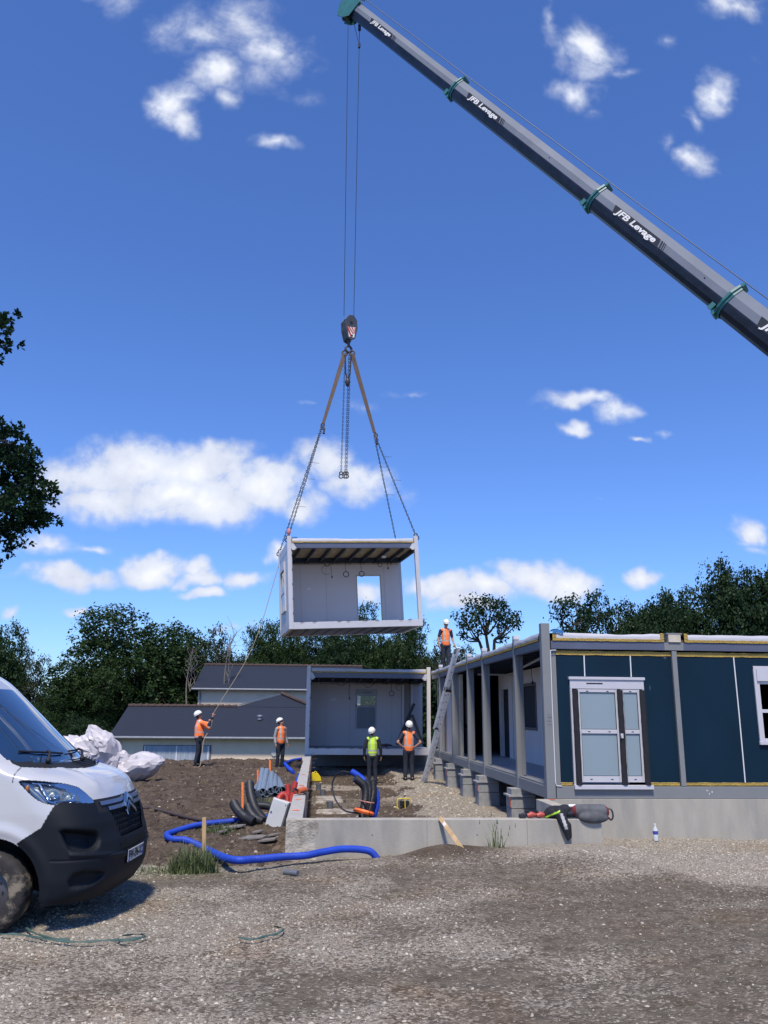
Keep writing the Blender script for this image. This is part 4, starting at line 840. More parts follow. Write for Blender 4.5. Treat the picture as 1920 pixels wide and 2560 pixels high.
# ceiling steels
mb = MB()
for i in range(27): y = .35+i*.54; mb.box((.111, y, HB-.40), (4.8, y+.06, HB-.26))
mb.build('ceiling_joists', DSTEEL, B)
mb = MB(); mb.box((.101, .15, HB-.285), (5, LB-.02, HB-.225)); mb.build('ceiling_board', mat('ceiling_wool', (.10, .09, .07), .95), B)
mb = MB(); mb.bar((.4, 1.2, HB-.47), (.9, 5.2, HB-.50), .05, .03); mb.bar((.3, 7.6, HB-.55), (1.8, 7.7, HB-.55), .04, .04); mb.build('cable_tray', WHS, B)
def cable(par, p, drop, r=.008, loops=0, R=.1, ax=(0, 1, 0), n=0, plug=False):
    mb = MB(); p = np.array(p, float); q = p-(0, 0, drop); mb.tube(bez([p, p-(0.02, 0.01, drop*.5), q], 5), r, 5)
    for k in range(loops): mb.torus(q-(0, 0, R), ax, R*(1+.05*k), r*1.4, 22, 5)
    if plug: mb.box(q-(.02, .02, .07), q+(.02, .02, 0))
    mb.build('hanging_cable', CABLE, par, smooth=40)
def wire(par, pts, r): mb = MB(); mb.tube(bez(pts, 6), r, 5); mb.build('hanging_cable', CABLE, par, smooth=True)
mb = MB(); rr = random.Random(4)
for i in range(11):
    x = .2+rr.uniform(-.05, .22); y = .42+rr.uniform(-.1, .22); z = HB-.35
    mb.tube(bez([(x, y, z), (x+rr.uniform(-.1, .1), y+rr.uniform(-.1, .1), z-.25), (x+rr.uniform(-.12, .12), y, z-.55), (x+rr.uniform(-.05, .15), y+.05, z-.85-rr.uniform(0, .35)), (x+rr.uniform(-.1, .1), y, z-.6), (x+rr.uniform(-.1, .1), y, z-.2)], 6), .011, 5)
mb.torus((.28, .5, HB-.75), (1, .3, 0), .12, .018, 20, 6, ell=1.8); mb.torus((.24, .46, HB-.9), (.8, .5, 0), .12, .014, 20, 6, ell=2.0)
mb.build('cable_bundle', CABLE, B, smooth=True)
cable(B, (.15, 11.6, HB-.45), .28, .012, 3, .14, (1, 0, 0)); cable(B, (.15, 13.9, HB-.45), .35, .014, 3, .12, (1, 0, 0)); wire(B, [(.15, 13.6, HB-.43), (.12, 13.5, HB-.5), (.13, 13.7, HB-.8)], .014); cable(B, (.75, 3.6, HB-.45), .42, .007, plug=True)
mb = MB(); mb.box((-.006, -.0, 1.02), (0, 0, 1.03)); mb.box((.06, -.0035, 1.36), (.13, 0, 1.375)); mb.box((.05, -.003, 1.30), (.12, 0, 1.31)); mb.box((.05, -.003, 1.24), (.13, 0, 1.246)); mb.box((.05, -.003, 1.41), (.12, 0, 1.416)); mb.build('stencil_marks', mat('stencil_grey', (.11, .11, .13), .7), B)

# ---- a single unit open towards the camera, used for the set one and the lifted one
def unit(name, label, w, h, dep, P_, R_, steel, back_window, sidewin=False, opening=False, group=None):
    e = empty(name, P_, 0, label, 'modular unit', group); e.rotation_euler = R_
    for (x, y) in ((0, 0), (w-.13, 0), (0, dep-.13), (w-.13, dep-.13)):
        mb = MB(); mb.box((x, y, .001), (x+.13, y+.13, h+.14)); mb.build('post', steel, e, bevel=.006)
    mb = MB(); mb.box((.131, .004, .0), (w-.131, .12, .21)); mb.build('floor_rail', steel, e, bevel=.005)
    mb = MB(); mb.box((.131, dep-.12, .0), (w-.131, dep-.004, .21)); mb.build('floor_rail', steel, e, bevel=.005)
    for x in (.004, w-.114): mb = MB(); mb.box((x, .131, .0), (x+.11, dep-.131, .21)); mb.build('floor_rail', steel, e, bevel=.005)
    mb = MB(); mb.box((.131, .012, h-.26), (w-.131, .12, h-.09)); mb.build('roof_rail', GREYD, e, bevel=.005)
    mb = MB(); mb.box((.131, dep-.12, h-.34), (w-.131, dep-.012, h-.17)); mb.build('roof_rail', DSTEEL, e, bevel=.005)
    mb = MB(); mb.box((.015, .131, h-.34), (.11, dep-.131, h-.02)); mb.build('roof_rail', WHS, e, bevel=.005)
    mb = MB(); mb.box((w-.11, .131, h-.34), (w-.015, dep-.131, h-.17)); mb.build('roof_rail', DSTEEL, e, bevel=.005)
    for x, s in ((.131, 1), (w-.131, -1)):                                              # gusset flares at the top corners
        mb = MB(); mb.prism([(x, .002, h-.09), (x+s*.06, .002, h-.09), (x+s*.17, .002, h-.265), (x+s*.17, .002, h-.28), (x, .002, h-.28)], (0, .009, 0)); mb.box((x+s*.02, -.03, h-.33), (x+s*.12, .0, h-.282)); mb.build('corner_gusset', WHS, e)
    mb = MB(); mb.box((.12, .12, .05), (w-.12, dep-.12, .215)); mb.build('floor', FLOORM, e)
    mb = MB(); n = 11
    for i in range(n): x = .3+(w-.6)*i/(n-1); mb.box((x-.03, .121, -.001), (x+.03, dep-.121, .049))
    mb.build('floor_joists', DSTEEL, e)
    mb = MB(); mb.box((.13, .13, .02), (w-.13, dep-.13, .045)); mb.build('underside_sheet', mat('underside_grey', (.13, .13, .14), .6, .3, var=.25, vscale=2), e)
    n = 8
    for i in range(n):
        x = .42+(w-.84)*i/(n-1)*.985; mb = MB(); mb.box((x-.022, .121, h-.33), (x+.022, dep-.28, h-.20)); mb.box((x-.075, dep-.40, h-.40), (x-.055, dep-.26, h-.30)); mb.box((x+.055, dep-.40, h-.40), (x+.075, dep-.26, h-.30)); mb.build('ceiling_joist', DSTEEL, e)
    mb = MB(); mb.box((.12, dep-.36, h-.36), (w-.12, dep-.27, h-.17)); mb.build('trimmer', DSTEEL, e)
    mb = MB(); mb.box((.12, .121, h-.19), (w-.12, dep-.121, h-.11)); mb.build('ceiling_insulation', INSUL, e)
    mb = MB(); rough_strip(mb, (.13, .012), (w-.13, .012), h-.09, h-.04, (0, -1), .006, .02, 3)
    for xe in (.13, w-.17): rough_strip(mb, (xe, .01), (xe+.04, .01), h-.05, h+.07, (0, -1), .004, .02, 3)
    mb.build('sealing_tape', TAPE, e)
    mb = MB(); membrane(mb, (.14, .012), (w-.14, .012), h-.045, h+.05, (0, -1), dep-.2, 5); mb.build('roof_membrane', MEMB, e, smooth=True)
    yb = dep-.20; zt = h-.42; xe = w-.12
    mb = MB()
    if opening:
        ox0, ox1, oz1 = opening; mb.box((.13, yb, .216), (ox0, yb+.07, zt)); mb.box((ox1, yb, .216), (xe, yb+.07, zt)); mb.box((ox0, yb, oz1), (ox1, yb+.07, zt))
    else:
        ox0, ox1, oz0, oz1 = back_window; mb.box((.13, yb, .216), (ox0, yb+.07, zt)); mb.box((ox1, yb, .216), (xe, yb+.07, zt)); mb.box((ox0, yb, oz1), (ox1, yb+.07, zt)); mb.box((ox0, yb, .216), (ox1, yb+.07, oz0))
    bw_ = mb.build('back_wall', PANELW, e)
    for q in (.72, 1.62, 3.72 if opening else 3.2):
        mb = MB(); mb.box((q, yb-.0025, .22), (q+.007, yb-.0005, zt)); mb.build('board_joint', mat('joint_grey', (.27, .26, .29), .8), bw_)
    mb = MB(); mb.box((.13, yb-.006, zt+.002), (xe, yb+.06, zt+.055)); mb.build('wall_plate', mat('pale_timber', (.45, .37, .26), .8, var=.2), e)
    mb = MB(); mb.box((.02, .131, .212), (.09, dep-.131, h-.345)); mb.build('side_wall', WHS if opening else BRWN, e)
    mb = MB(); mb.box((.131, .03, .22), (.150, .07, h-.37)); mb.build('gasket_strip', WHITEP, e)
    mb = MB()
    for k in range(5): z = .5+(h-1.0)*k/4; mb.box((.138, .022, z-.03), (.158, .029, z+.03))
    mb.build('clip', BLACKR, e)
    mb = MB()
    for x in (.35, .75, 1.55, 1.85, 2.4, 2.8, 3.6, 3.9): mb.box((x, -.004, .214), (x+.14, .03, .222)); mb.tube(bez([(x, -.002, .222), (x+.05, -.02, .20), (x+.1, -.01, .215)], 4), .004, 4)
    mb.build('fixing_straps', mat('strap_brown', (.10, .085, .075), .8), e)
    return e, yb, zt
W2 = XC-.02+.383; D2 = 2.45
M2, yb2, zt2 = unit('modular_unit', 'white framed open module already set down beside the blue building', W2, 3.0-.13, D2, (-.383, YJ, ZB), (0, 0, 0), mat('off_white_steel', (.66, .64, .61), .42, var=.06, vscale=1.5), (1.83, 2.63, .82, 2.28), group='open fronted modules')
# its window
wd = empty('window', (1.83, yb2, 0)); wd.parent = M2
mb = MB(); mb.box((-.02, -.03, 2.04), (.82, .04, 2.28)); mb.box((0, -.012, .82), (.06, .05, 2.039)); mb.box((.74, -.012, .82), (.8, .05, 2.039)); mb.box((.061, -.011, 1.62), (.739, .05, 1.69)); mb.box((.061, -.011, .82), (.739, .05, .86)); mb.build('window_frame', mat('frame_shade', (.36, .37, .40), .5), wd, bevel=.003)
mb = MB(); mb.box((.22, -.034, 2.15), (.60, -.031, 2.165)); mb.box((.01, -.05, 1.62), (.03, -.014, 1.74)); mb.build('air_vent', BLACKR, wd)
GLM = bpy.data.materials.new('clear_glass'); GLM.use_nodes = True; t_ = GLM.node_tree; t_.nodes.clear()
_tr = t_.nodes.new('ShaderNodeBsdfTransparent'); _gl = t_.nodes.new('ShaderNodeBsdfGlossy'); _gl.inputs['Roughness'].default_value = .02; _fr = t_.nodes.new('ShaderNodeFresnel'); _fr.inputs[0].default_value = 1.5; _mx = t_.nodes.new('ShaderNodeMixShader'); _o = t_.nodes.new('ShaderNodeOutputMaterial')
_tr.inputs[0].default_value = (.86, .9, .9, 1); t_.links.new(_fr.outputs[0], _mx.inputs[0]); t_.links.new(_tr.outputs[0], _mx.inputs[1]); t_.links.new(_gl.outputs[0], _mx.inputs[2]); t_.links.new(_mx.outputs[0], _o.inputs[0])
mb = MB(); mb.box((.061, .02, 1.691), (.739, .028, 2.039)); mb.build('glass', GLM, wd)
mb = MB(); mb.box((.061, .01, .861), (.739, .03, 1.619)); mb.build('film_covered_pane', mat('film_pane', (.10, .135, .175), .25, var=.15, vscale=3), wd)
cable(M2, (1.55, 1.2, 2.5), .55, .009, plug=True); cable(M2, (3.1, 1.2, 2.5), .3, .008, 1, .09, (0, 1, 0)); wire(M2, [(3.3, 1, 2.5), (3.25, 1, 2.3), (3.4, 1, 2.2)], .007); wire(M2, [(2.0, .8, 2.5), (2.2, .8, 2.3), (2.5, .8, 2.5)], .007); wire(M2, [(1.0, .8, 2.5), (1.25, .8, 2.35), (1.45, .8, 2.5)], .007)
mb = MB(); mb.box((.9, yb2-.012, 1.85), (1.08, yb2-.001, 1.93)); mb.build('wall_box', SEAL, M2)
mb = MB(); mb.box((3.55, yb2-.5, .22), (3.62, yb2-.001, zt2)); mb.box((3.85, yb2-.9, .22), (3.9, yb2-.001, zt2)); mb.build('stub_wall', PANELW, M2)
# lifted unit, hanging a little out of level
LU = Vector((-.94, 26.0, 4.27)); ang = math.atan2(.7, 4.35)
ML, ybl, ztl = unit('modular_unit', 'white framed open module hanging in the air below the crane hook', 4.40, 2.87, D2, tuple(LU), (math.radians(-.8), math.radians(-3.3), ang), WHS, None, True, (2.74, 3.58, 2.05), group='open fronted modules')
mb = MB(); a, b_, c = 2.74, 3.58, 2.05
mb.box((a-.035, ybl-.008, .216), (a-.001, ybl+.075, c+.035)); mb.box((b_+.001, ybl-.008, .216), (b_+.035, ybl+.075, c+.035)); mb.box((a, ybl-.008, c+.001), (b_, ybl+.075, c+.035)); mb.build('opening_frame', mat('pale_timber2', (.50, .42, .31), .8, var=.15), ML)
mb = MB(); mb.box((.95, ybl-.012, 1.58), (1.07, ybl-.001, 1.66)); mb.build('wall_box', SEAL, ML)
for x, d_, R, n in ((1.55, .05, .085, 3), (2.2, .42, .09, 3), (2.75, .42, .085, 3), (3.42, .12, .07, 2)): cable(ML, (x, 1.5, 2.5), d_, .007, n, R, (0, 1, 0))
cable(ML, (1.72, 1.6, 2.5), .55, .007, plug=True); cable(ML, (3.86, 2.1, 2.55), .22, .007, plug=True); cable(ML, (3.98, 2.1, 2.6), .2, .007)
wire(ML, [(1.5, 1.5, 2.35), (1.36, 1.5, 2.2), (1.42, 1.5, 2.02), (1.62, 1.5, 2.0)], .007)
for x in (1.9, 2.5, 3.2): wire(ML, [(x-.5, 1.2, 2.54), (x-.2, 1.3, 2.42), (x+.3, 1.1, 2.53)], .006)
mb = MB(); mb.box((3.37, .9, 2.46), (3.5, 1.05, 2.52)); mb.build('junction_box', SEAL, ML)
# window on its left side
ws = empty('window', (.02, .55, 0)); ws.parent = ML; ws.rotation_euler.z = PI/2; ws.rotation_euler.z = -PI/2; ws.location = (.02, 1.75, 0)
mb = MB(); x0, x1, z0, z1 = 0, .95, .72, 2.25
mb.box((x0-.05, -.05, z0-.05), (x0, .0, z1+.05)); mb.box((x1, -.05, z0-.05), (x1+.05, 0, z1+.05)); mb.box((x0, -.049, z0-.05), (x1, 0, z0)); mb.box((x0, -.06, z1-.2), (x1, 0, z1+.05)); mb.box((x0, -.04, 1.3), (x1, -.01, 1.38)); mb.build('window_frame', WHITEP, ws)
mb = MB(); mb.box((x0+.001, -.025, z0+.001), (x1-.001, -.012, z1-.201)); mb.build('glass', DARKGL, ws)
mb = MB(); mb.grid([[(.16+.06*i, .02, 2.92+.02*k) for i in range(4)] for k in (0, 3)]); mb.build('blue_tape', BLUET, ML)
# ------------------------------------------------------------------ crane
BOOMP = mat('boom_grey', (.17, .195, .24), .62, var=.10, vscale=.8, spec=.15, col2=(.22, .24, .28), f2=(.62, .8))
BOOM_SHADE = mat('boom_shade_black', (.012, .016, .030), .35, var=.5, vscale=2.5, spec=.4, stretch=(1, 1, 1))  # near-black: shade of the boom's underside put into the colour
TEAL = mat('teal_paint', (.025, .15, .155), .5, var=.15, vscale=5)
STEEL = mat('rope_steel', (.05, .055, .065), .5, .6)
REDW = mat('red_paint', (.45, .05, .03), .5); WPAINT = mat('white_paint', (.75, .75, .72), .5)
T0 = np.array((.734, 27.5, 29.6)); T1 = np.array((11.17, 19.5, 12.49)); ax = (T1-T0)/np.linalg.norm(T1-T0)       # tip and the lowest collar in view
upv = np.array((0, 0, 1.)); sidev = np.cross(upv, ax); sidev /= np.linalg.norm(sidev); upn = np.cross(ax, sidev)  # upn: top side of the boom
if upn[2] < 0: upn = -upn
if np.dot(sidev, np.array((0, -1, 0))) < 0: sidev = -sidev                                                       # towards the camera
CRN = empty('mobile_crane', tuple(T1+ax*16), 0, 'telescopic crane boom with teal collars and black lettered panels reaching over the site', 'crane'); OC = T1+ax*16
L1 = np.linalg.norm(T1-T0)
def along(s): return T0+ax*s
def sect(p, w, h):
    """boom outline: flat top with slanted shoulders, rounded belly"""
    o = [(-.5*w, .18*h), (-.34*w, .5*h), (.34*w, .5*h), (.5*w, .18*h), (.5*w, -.08*h)]
    for k in range(7): a = -.12-(PI-.24)*k/6; o.append((.5*w*math.cos(a), -.08*h+.46*h*math.sin(a)))
    o.append((-.5*w, -.08*h)); return [p+sidev*x+upn*y for x, y in o]
SEC = [(.15, 8.0), (7.6, 16.0), (15.5, L1+.1), (L1-.4, L1+16)]
W_ = [(.46, .59), (.53, .67), (.60, .75), (.67, .84)]
COL = []
for i, ((a, b_), (w, h)) in enumerate(zip(SEC, W_)):
    mb = MB(); S0, S1 = sect(along(a)-OC, w, h), sect(along(b_)-OC, w, h); n = len(S0); V = S0+S1
    fs = [(k, (k+1) % n, n+(k+1) % n, n+k) for k in range(n)]
    mb.add(V, fs); mb.add(S0, [tuple(range(n))]); mb.add(S1, [tuple(range(n))[::-1]])
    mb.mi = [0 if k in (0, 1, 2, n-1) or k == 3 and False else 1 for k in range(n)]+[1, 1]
    # slanted shoulder and flat top keep the light paint, belly and lower side carry their shade as near-black colour
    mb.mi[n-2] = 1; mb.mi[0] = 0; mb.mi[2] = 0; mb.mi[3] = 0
    s_ = mb.build('boom_section', [BOOMP, BOOM_SHADE], CRN); COL.append(s_)
    if i:
        mb = MB(); O1 = sect(along(a)-OC, w*1.06, h*1.05); O2_ = [p+ax*.16 for p in O1]; O3_ = sect(along(a)-OC, w*1.18, h*1.12); O4 = [p+ax*.07 for p in O3_]; m_ = len(O1)
        mb.add(O1+O2_, [(k, (k+1) % m_, m_+(k+1) % m_, m_+k) for k in range(m_)]); mb.add(O3_+O4, [(k, (k+1) % m_, m_+(k+1) % m_, m_+k) for k in range(m_)])
        mb.add(O3_+O1, [(k, (k+1) % m_, m_+(k+1) % m_, m_+k) for k in range(m_)]); mb.add(O4+[p+ax*.07 for p in O1], [(k, (k+1) % m_, m_+(k+1) % m_, m_+k) for k in range(m_)])
        c = along(a)-OC+upn*(h*.58); mb.obox(c+upn*.05+ax*.05, sidev*w*.34, upn*.05, ax*.04); mb.obox(along(a)-OC-upn*(h*.56), sidev*w*.3, upn*.05, ax*.05); mb.obox(along(a)-OC-upn*(h*.45)-ax*.15+sidev*w*.3, sidev*.04, upn*.10, ax*.07)
        mb.build('collar', TEAL, s_)
SIGNB = mat('sign_black', (.008, .010, .018), .5); SIGNW = mat('sign_white', (.80, .80, .78), .6)
def boom_sign(par, s0, ln, w, h, big=True, only=None):
    """black band on the camera side with white lettering, reading down the boom"""
    sd = sidev*(w*.5+.004)-OC; lo, hi = -.12*h, .20*h+.0; p0 = along(s0)+sd; mb = MB()
    q = lambda s, y: along(s)+sd+upn*y
    mb.prism([q(s0+.10, lo), q(s0+ln, lo), q(s0+ln-.10, hi), q(s0, hi)], sidev*.004); sg = mb.build('sign', SIGNB, par)
    for k, (g, wd_) in enumerate([(.06, .05), (.15, .035), (.225, .02)]):
        mb = MB(); a = s0+ln+g; mb.prism([q(a, lo), q(a+wd_, lo), q(a+wd_-.10, hi), q(a-.10, hi)], sidev*.003); mb.build('stripe', SIGNB, sg)
    hgt = (hi-lo); M = frame(Vector(tuple(along(s0+ln*.5)+sd+upn*((lo+hi)/2)+sidev*.007)), Vector(tuple(ax)), Vector(tuple(upn)))
    if M.col[2].xyz.dot(Vector(tuple(sidev))) < 0: M = frame(Vector(tuple(along(s0+ln*.5)+sd+upn*((lo+hi)/2)+sidev*.007)), Vector(tuple(ax)), Vector(tuple(upn)))
    text_obj('lettering', only or 'JFB Levage', hgt*1.02, SIGNW, sg, M, .002, hgt*.03, .18, sx=(ln*.88)/(hgt*1.02*4.75)*1.0)
boom_sign(COL[0], 1.55, 1.75, *W_[0]); boom_sign(COL[1], 8.45, 2.05, *W_[1]); boom_sign(COL[2], 16.2+.2, 2.1, *W_[2]); boom_sign(COL[3], L1+.75, 2.2, *W_[3])
mb = MB()
for s, w, h in ((13.2, *W_[1]), (20.3, *W_[2])): mb.cyl(along(s)-OC+sidev*(w*.5-.01)+upn*.06, along(s)-OC+sidev*(w*.5+.006)+upn*.06, .022, 10)
mb.build('pin_hole', BOOM_SHADE, CRN)
# head
hd = empty('boom_head', (0, 0, 0)); hd.parent = CRN
H0 = along(0)-OC
mb = MB()
for s in (-.24, .24):
    P = [H0+sidev*s+ax*.35+upn*.28, H0+sidev*s-ax*.15+upn*.30, H0+sidev*s-ax*.62+upn*.05, H0+sidev*s-ax*.58-upn*.25, H0+sidev*s-ax*.25-upn*.62, H0+sidev*s+ax*.12-upn*.52, H0+sidev*s+ax*.35-upn*.35]
    mb.prism(P, sidev*.035)
mb.obox(H0+ax*.15+upn*.30, sidev*.26, ax*.2, upn*.03); mb.obox(H0-ax*.05-upn*.45, sidev*.22, ax*.16, upn*.03); mb.build('head_plates', TEAL, hd)
for c_, r_2 in ((H0-ax*.38-upn*.12, .30), (H0-ax*.12-upn*.36, .24)):
    mb = MB(); mb.torus(c_, sidev, r_2-.04, .045, 28, 8); mb.cyl(c_-sidev*.06, c_+sidev*.06, r_2-.05, 24); mb.cyl(c_-sidev*.23, c_+sidev*.23, .05, 12); mb.build('sheave', mat('sheave_dark', (.05, .04, .035), .6), hd, smooth=True)
for k in range(4):
    mb = MB(); c_ = H0-ax*(.12+.16*k)+upn*(.36-.09*k); mb.obox(c_, sidev*.12, ax*.08, upn*.06); mb.build('marker_block', WPAINT if k % 2 == 0 else REDW, hd)
mb = MB(); mb.tube([H0+ax*.2+upn*.5, H0-ax*.3+upn*.42, H0-ax*.75+upn*.12], .03, 6); mb.prism([H0-ax*.62+upn*.0, H0-ax*.85+upn*.2, H0-ax*.72-upn*.12], sidev*.05); mb.build('rope_guard', TEAL, hd)
# ropes: hoist rope along the boom top, then two falls to the block
BL = np.array((.79, 27.5, 15.35))
mb = MB(); mb.tube([along(-.35)-OC+upn*.34, along(0)-OC+upn*.56]+[along(SEC[i][0])-OC+upn*(W_[i][1]*.58+.17) for i in (1, 2, 3)]+[along(L1+16)-OC+upn*.75], .014, 6); mb.build('hoist_rope', STEEL, CRN)
zt_ = T0[2]-.25
for xa, xb in ((T0[0]-.23, BL[0]-.19), (T0[0]+.24, BL[0]+.17)):
    mb = MB(); mb.tube([np.array((xa, 27.5, zt_))-OC, np.array((xb, 27.5, BL[2]+.55))-OC], .013, 6); mb.build('hoist_rope', STEEL, CRN)
mb = MB(); mb.tube([np.array((T0[0]-.02, 27.5, zt_-.3))-OC, np.array((T0[0]+.23, 27.5, zt_-1.45))-OC], .012, 5); mb.cyl(np.array((T0[0]+.24, 27.5, zt_-1.4))-OC, np.array((T0[0]+.24, 27.5, zt_-1.6))-OC, .05, 8); mb.cyl(np.array((T0[0]+.24, 27.5, zt_-.2))-OC, np.array((T0[0]+.24, 27.5, zt_-.75))-OC, .06, 8); mb.build('rope_anchor', STEEL, CRN)
# hook block
HK = empty('hook_block', tuple(BL), 0, 'dark grey crane hook block with red and white striped cheek', 'hook block'); HK.rotation_euler.z = math.radians(24)
DG = mat('block_grey', (.045, .055, .065), .5, var=.2, vscale=4)
mb = MB(); A_ = [(-.24, .30), (-.10, .50), (.10, .53), (.23, .36), (.26, .05), (.17, -.38), (.02, -.48), (-.12, -.42), (-.22, -.05)]
for s in (-.20, .16): mb.prism([(x, s, z) for x, z in A_], (0, .04, 0))
mb.prism([(x*.86, -.159, z*.9) for x, z in A_], (0, .318, 0)); mb.build('cheek_plates', DG, HK, bevel=.01)
mb = MB(); mb.prism([(-.155, -.204, .02), (.185, -.204, .05), (.12, -.204, -.36), (-.09, -.204, -.36)], (0, .003, 0)); cp = mb.build('striped_plate', WPAINT, HK)
mb = MB()
for k in range(-1, 3): x = -.14+k*.13; mb.prism([(max(-.15, x), -.208, .03), (x+.065, -.208, .03), (min(.17-.0, x+.26), -.208, -.22-.0), (min(.15, x+.195), -.208, -.22)], (0, .003, 0))
mb.prism([(-.14, -.208, -.12), (-.125, -.208, -.02), (.05, -.208, -.355), (-.03, -.208, -.355)], (0, .003, 0)); mb.build('stripe', REDW, cp)
mb = MB(); mb.cyl((0, -.22, .22), (0, .22, .22), .05, 14); mb.cyl((.03, -.215, -.29), (.03, .21, -.29), .035, 12); mb.build('axle', BLACKR, HK)
mb = MB(); mb.cyl((0, 0, -.4), (0, 0, -.62), .05, 12); mb.tube(bez([(0, 0, -.6), (.10, 0, -.70), (.10, 0, -.82), (0, 0, -.90), (-.11, 0, -.84), (-.13, 0, -.74)], 5), [.055]*20+[.045]*3+[.03]*3, 10) if False else mb.torus((0, 0, -.76), (0, 1, 0), .12, .045, 20, 8); mb.build('hook', DG, HK, smooth=True)
# slings and chains
APX = BL+np.array((0, 0, -.92))
SLM = mat('webbing_brown', (.105, .075, .056), .85, var=.2, vscale=20, stretch=(1, 1, .2)); CHM = mat('chain_steel', (.055, .05, .05), .55, .5, var=.3, vscale=30)
def chain(p, q, name, label, parent=None, r=.011, group=None, tails=()):
    p, q = np.array(p, float), np.array(q, float); d = q-p; Ln = np.linalg.norm(d); d /= Ln; n = int(Ln/.075); a = np.cross(d, (0, 1., .1)); a /= np.linalg.norm(a); b = np.cross(d, a); mb = MB()
    for i in range(n):
        c = p+d*Ln*(i+.5)/n; u = a if i % 2 else b; pts = [c+d*.047*math.cos(t)+u*.024*math.sin(t) for t in np.linspace(0, 2*PI, 9)[:-1]]; pts.append(pts[0]); mb.tube(pts, r, 4, cap=False)
    for t in tails: mb.tube([p+d*Ln*t, p+d*Ln*t+np.array((.28, 0, -.01))], .006, 4)
    c = q+d*.07; mb.torus(c, (0, 1, 0), .055, .022, 14, 6); mb.torus(c+d*.11, (0, 1, 0), .07, .02, 14, 6)
    o = mb.build(name, CHM, parent, smooth=True); tag(o, label, 'chain', group); return o
def corner(x, y, z=3.02): return np.array(ML.matrix_world @ Vector((x, y, z))) if False else np.array(Matrix.Translation(LU) @ ML.rotation_euler.to_matrix().to_4x4() @ Vector((x, y, z)))
kL = at(698, 915, 27.0); kR = at(809, 935, 27.4)
def sling(a, b_, label):
    mb = MB(); a, b_ = np.array(a), np.array(b_); d = (b_-a)/np.linalg.norm(b_-a)
    for s in (-.045, .045): mb.bar(a+np.array((s, 0, 0)), b_+np.array((s*.3, 0, 0)), .075, .05, up=(0, 1, 0))
    mb.torus(a, (0, 1, 0), .10, .03, 14, 6); mb.torus(b_+d*.12, (0, 1, 0), .05, .018, 16, 6, ell=2.4)
    o = mb.build('webbing_sling', SLM, smooth=30); tag(o, label, 'sling', 'webbing slings below the hook block'); return o
sling(APX+np.array((-.13, 0, 0)), kL, 'brown webbing sling running down to the left'); sling(APX+np.array((.13, 0, 0)), kR, 'brown webbing sling running down to the right')
G3 = 'chains carrying the lifted module'
chain(kL+np.array((-.02, 0, -.1)), corner(.07, .07, 3.05), 'lifting_chain', 'chain from the left sling to the front left corner of the lifted module', tails=(.35, .5, .75), group=G3)
chain(kL+np.array((-.05, .05, -.12)), corner(.07, D2-.07, 3.05), 'lifting_chain', 'chain from the left sling to the back left corner of the lifted module', group=G3)
chain(kR+np.array((.06, 0, -.2)), corner(4.33, .07, 3.12), 'lifting_chain', 'chain from the right sling to the front right corner of the lifted module', tails=(.2, .45), group=G3)
chain(kR+np.array((.02, .05, -.2)), corner(4.33, D2-.07, 3.05), 'lifting_chain', 'chain from the right sling to the back right corner of the lifted module', tails=(.25, .5), group=G3)
for p, nm in ((kL, 'shortening clutch on the chains below the left sling'), (kR+np.array((.06, 0, -.05)), 'shortening clutch on the chains below the right sling')):
    mb = MB(); mb.torus(p-(0, 0, .05), (0, 1, 0), .045, .02, 14, 6, ell=1.6); mb.tube(bez([p-(0, 0, .1), p+np.array((.05, -.02, -.2)), p+np.array((.03, -.03, -.33))], 4), [.03]*9, 6); mb.sphere(p+np.array((.03, -.03, -.36)), .045, 6); o = mb.build('chain_clutch', CHM, smooth=True); tag(o, nm, 'chain clutch')
G4 = 'idle chains hanging straight down inside the slings'
for dx, zl, nm in ((-.12, at(744, 1022, 27.5)[2], 'idle chain hanging left of the other two below the block'), (.02, at(755, 1022, 27.5)[2], 'idle chain hanging in the middle below the block'), (.075, at(757, 1022, 27.5)[2], 'idle chain hanging at the right below the block')):
    x = APX[0]+dx; chain((x, 27.5, APX[2]-.1), (x-.05, 27.5, zl+.06), 'idle_chain', nm, r=.008, group=G4)
mb = MB()
for dx in (-.12, .1): mb.tube([(APX[0]+dx, 27.45, APX[2]-.1), (APX[0]+dx*.7, 27.45, APX[2]-.8), (APX[0]-.02, 27.45, APX[2]-1.05)], .028, 6)
mb.sphere((APX[0]-.01, 27.45, APX[2]-1.15), .09, 6, 0, (1, 1, 1.9)); o = mb.build('chain_master_link', CHM, smooth=True); tag(o, 'cluster of links and shackles where the idle chains meet', 'shackle')
# rigging shackle on the lifted corner, pink rag
mb = MB(); mb.sphere(corner(.07, .07, 3.16), .07, 8, 0, (1, 1, 1.6)); o = mb.build('warning_rag', mat('pink_rag', (.55, .22, .22), .9)); tag(o, 'pink rag tied at the chain end on the left corner of the lifted module', 'rag')
# tag rope
RP = mat('hemp_rope', (.42, .34, .22), .9, var=.2, vscale=40)
ra = corner(.02, D2-.1, 2.55); hand = at(460, 1543, 29.0); mid = (ra+hand)/2+np.array((.22, 0, -.30))
mb = MB(); mb.tube(bez([ra, mid, hand], 14), .011, 6); mb.tube(bez([hand, hand+np.array((-.05, -.02, -.45)), at(440, 1600, 28.9), at(433, 1652, 28.8), at(418, 1657, 28.7), at(386, 1661, 28.6)], 6), .013, 6); o = mb.build('tag_rope', RP, smooth=True); tag(o, 'pale tag rope from the lifted module down to the man holding it', 'rope')
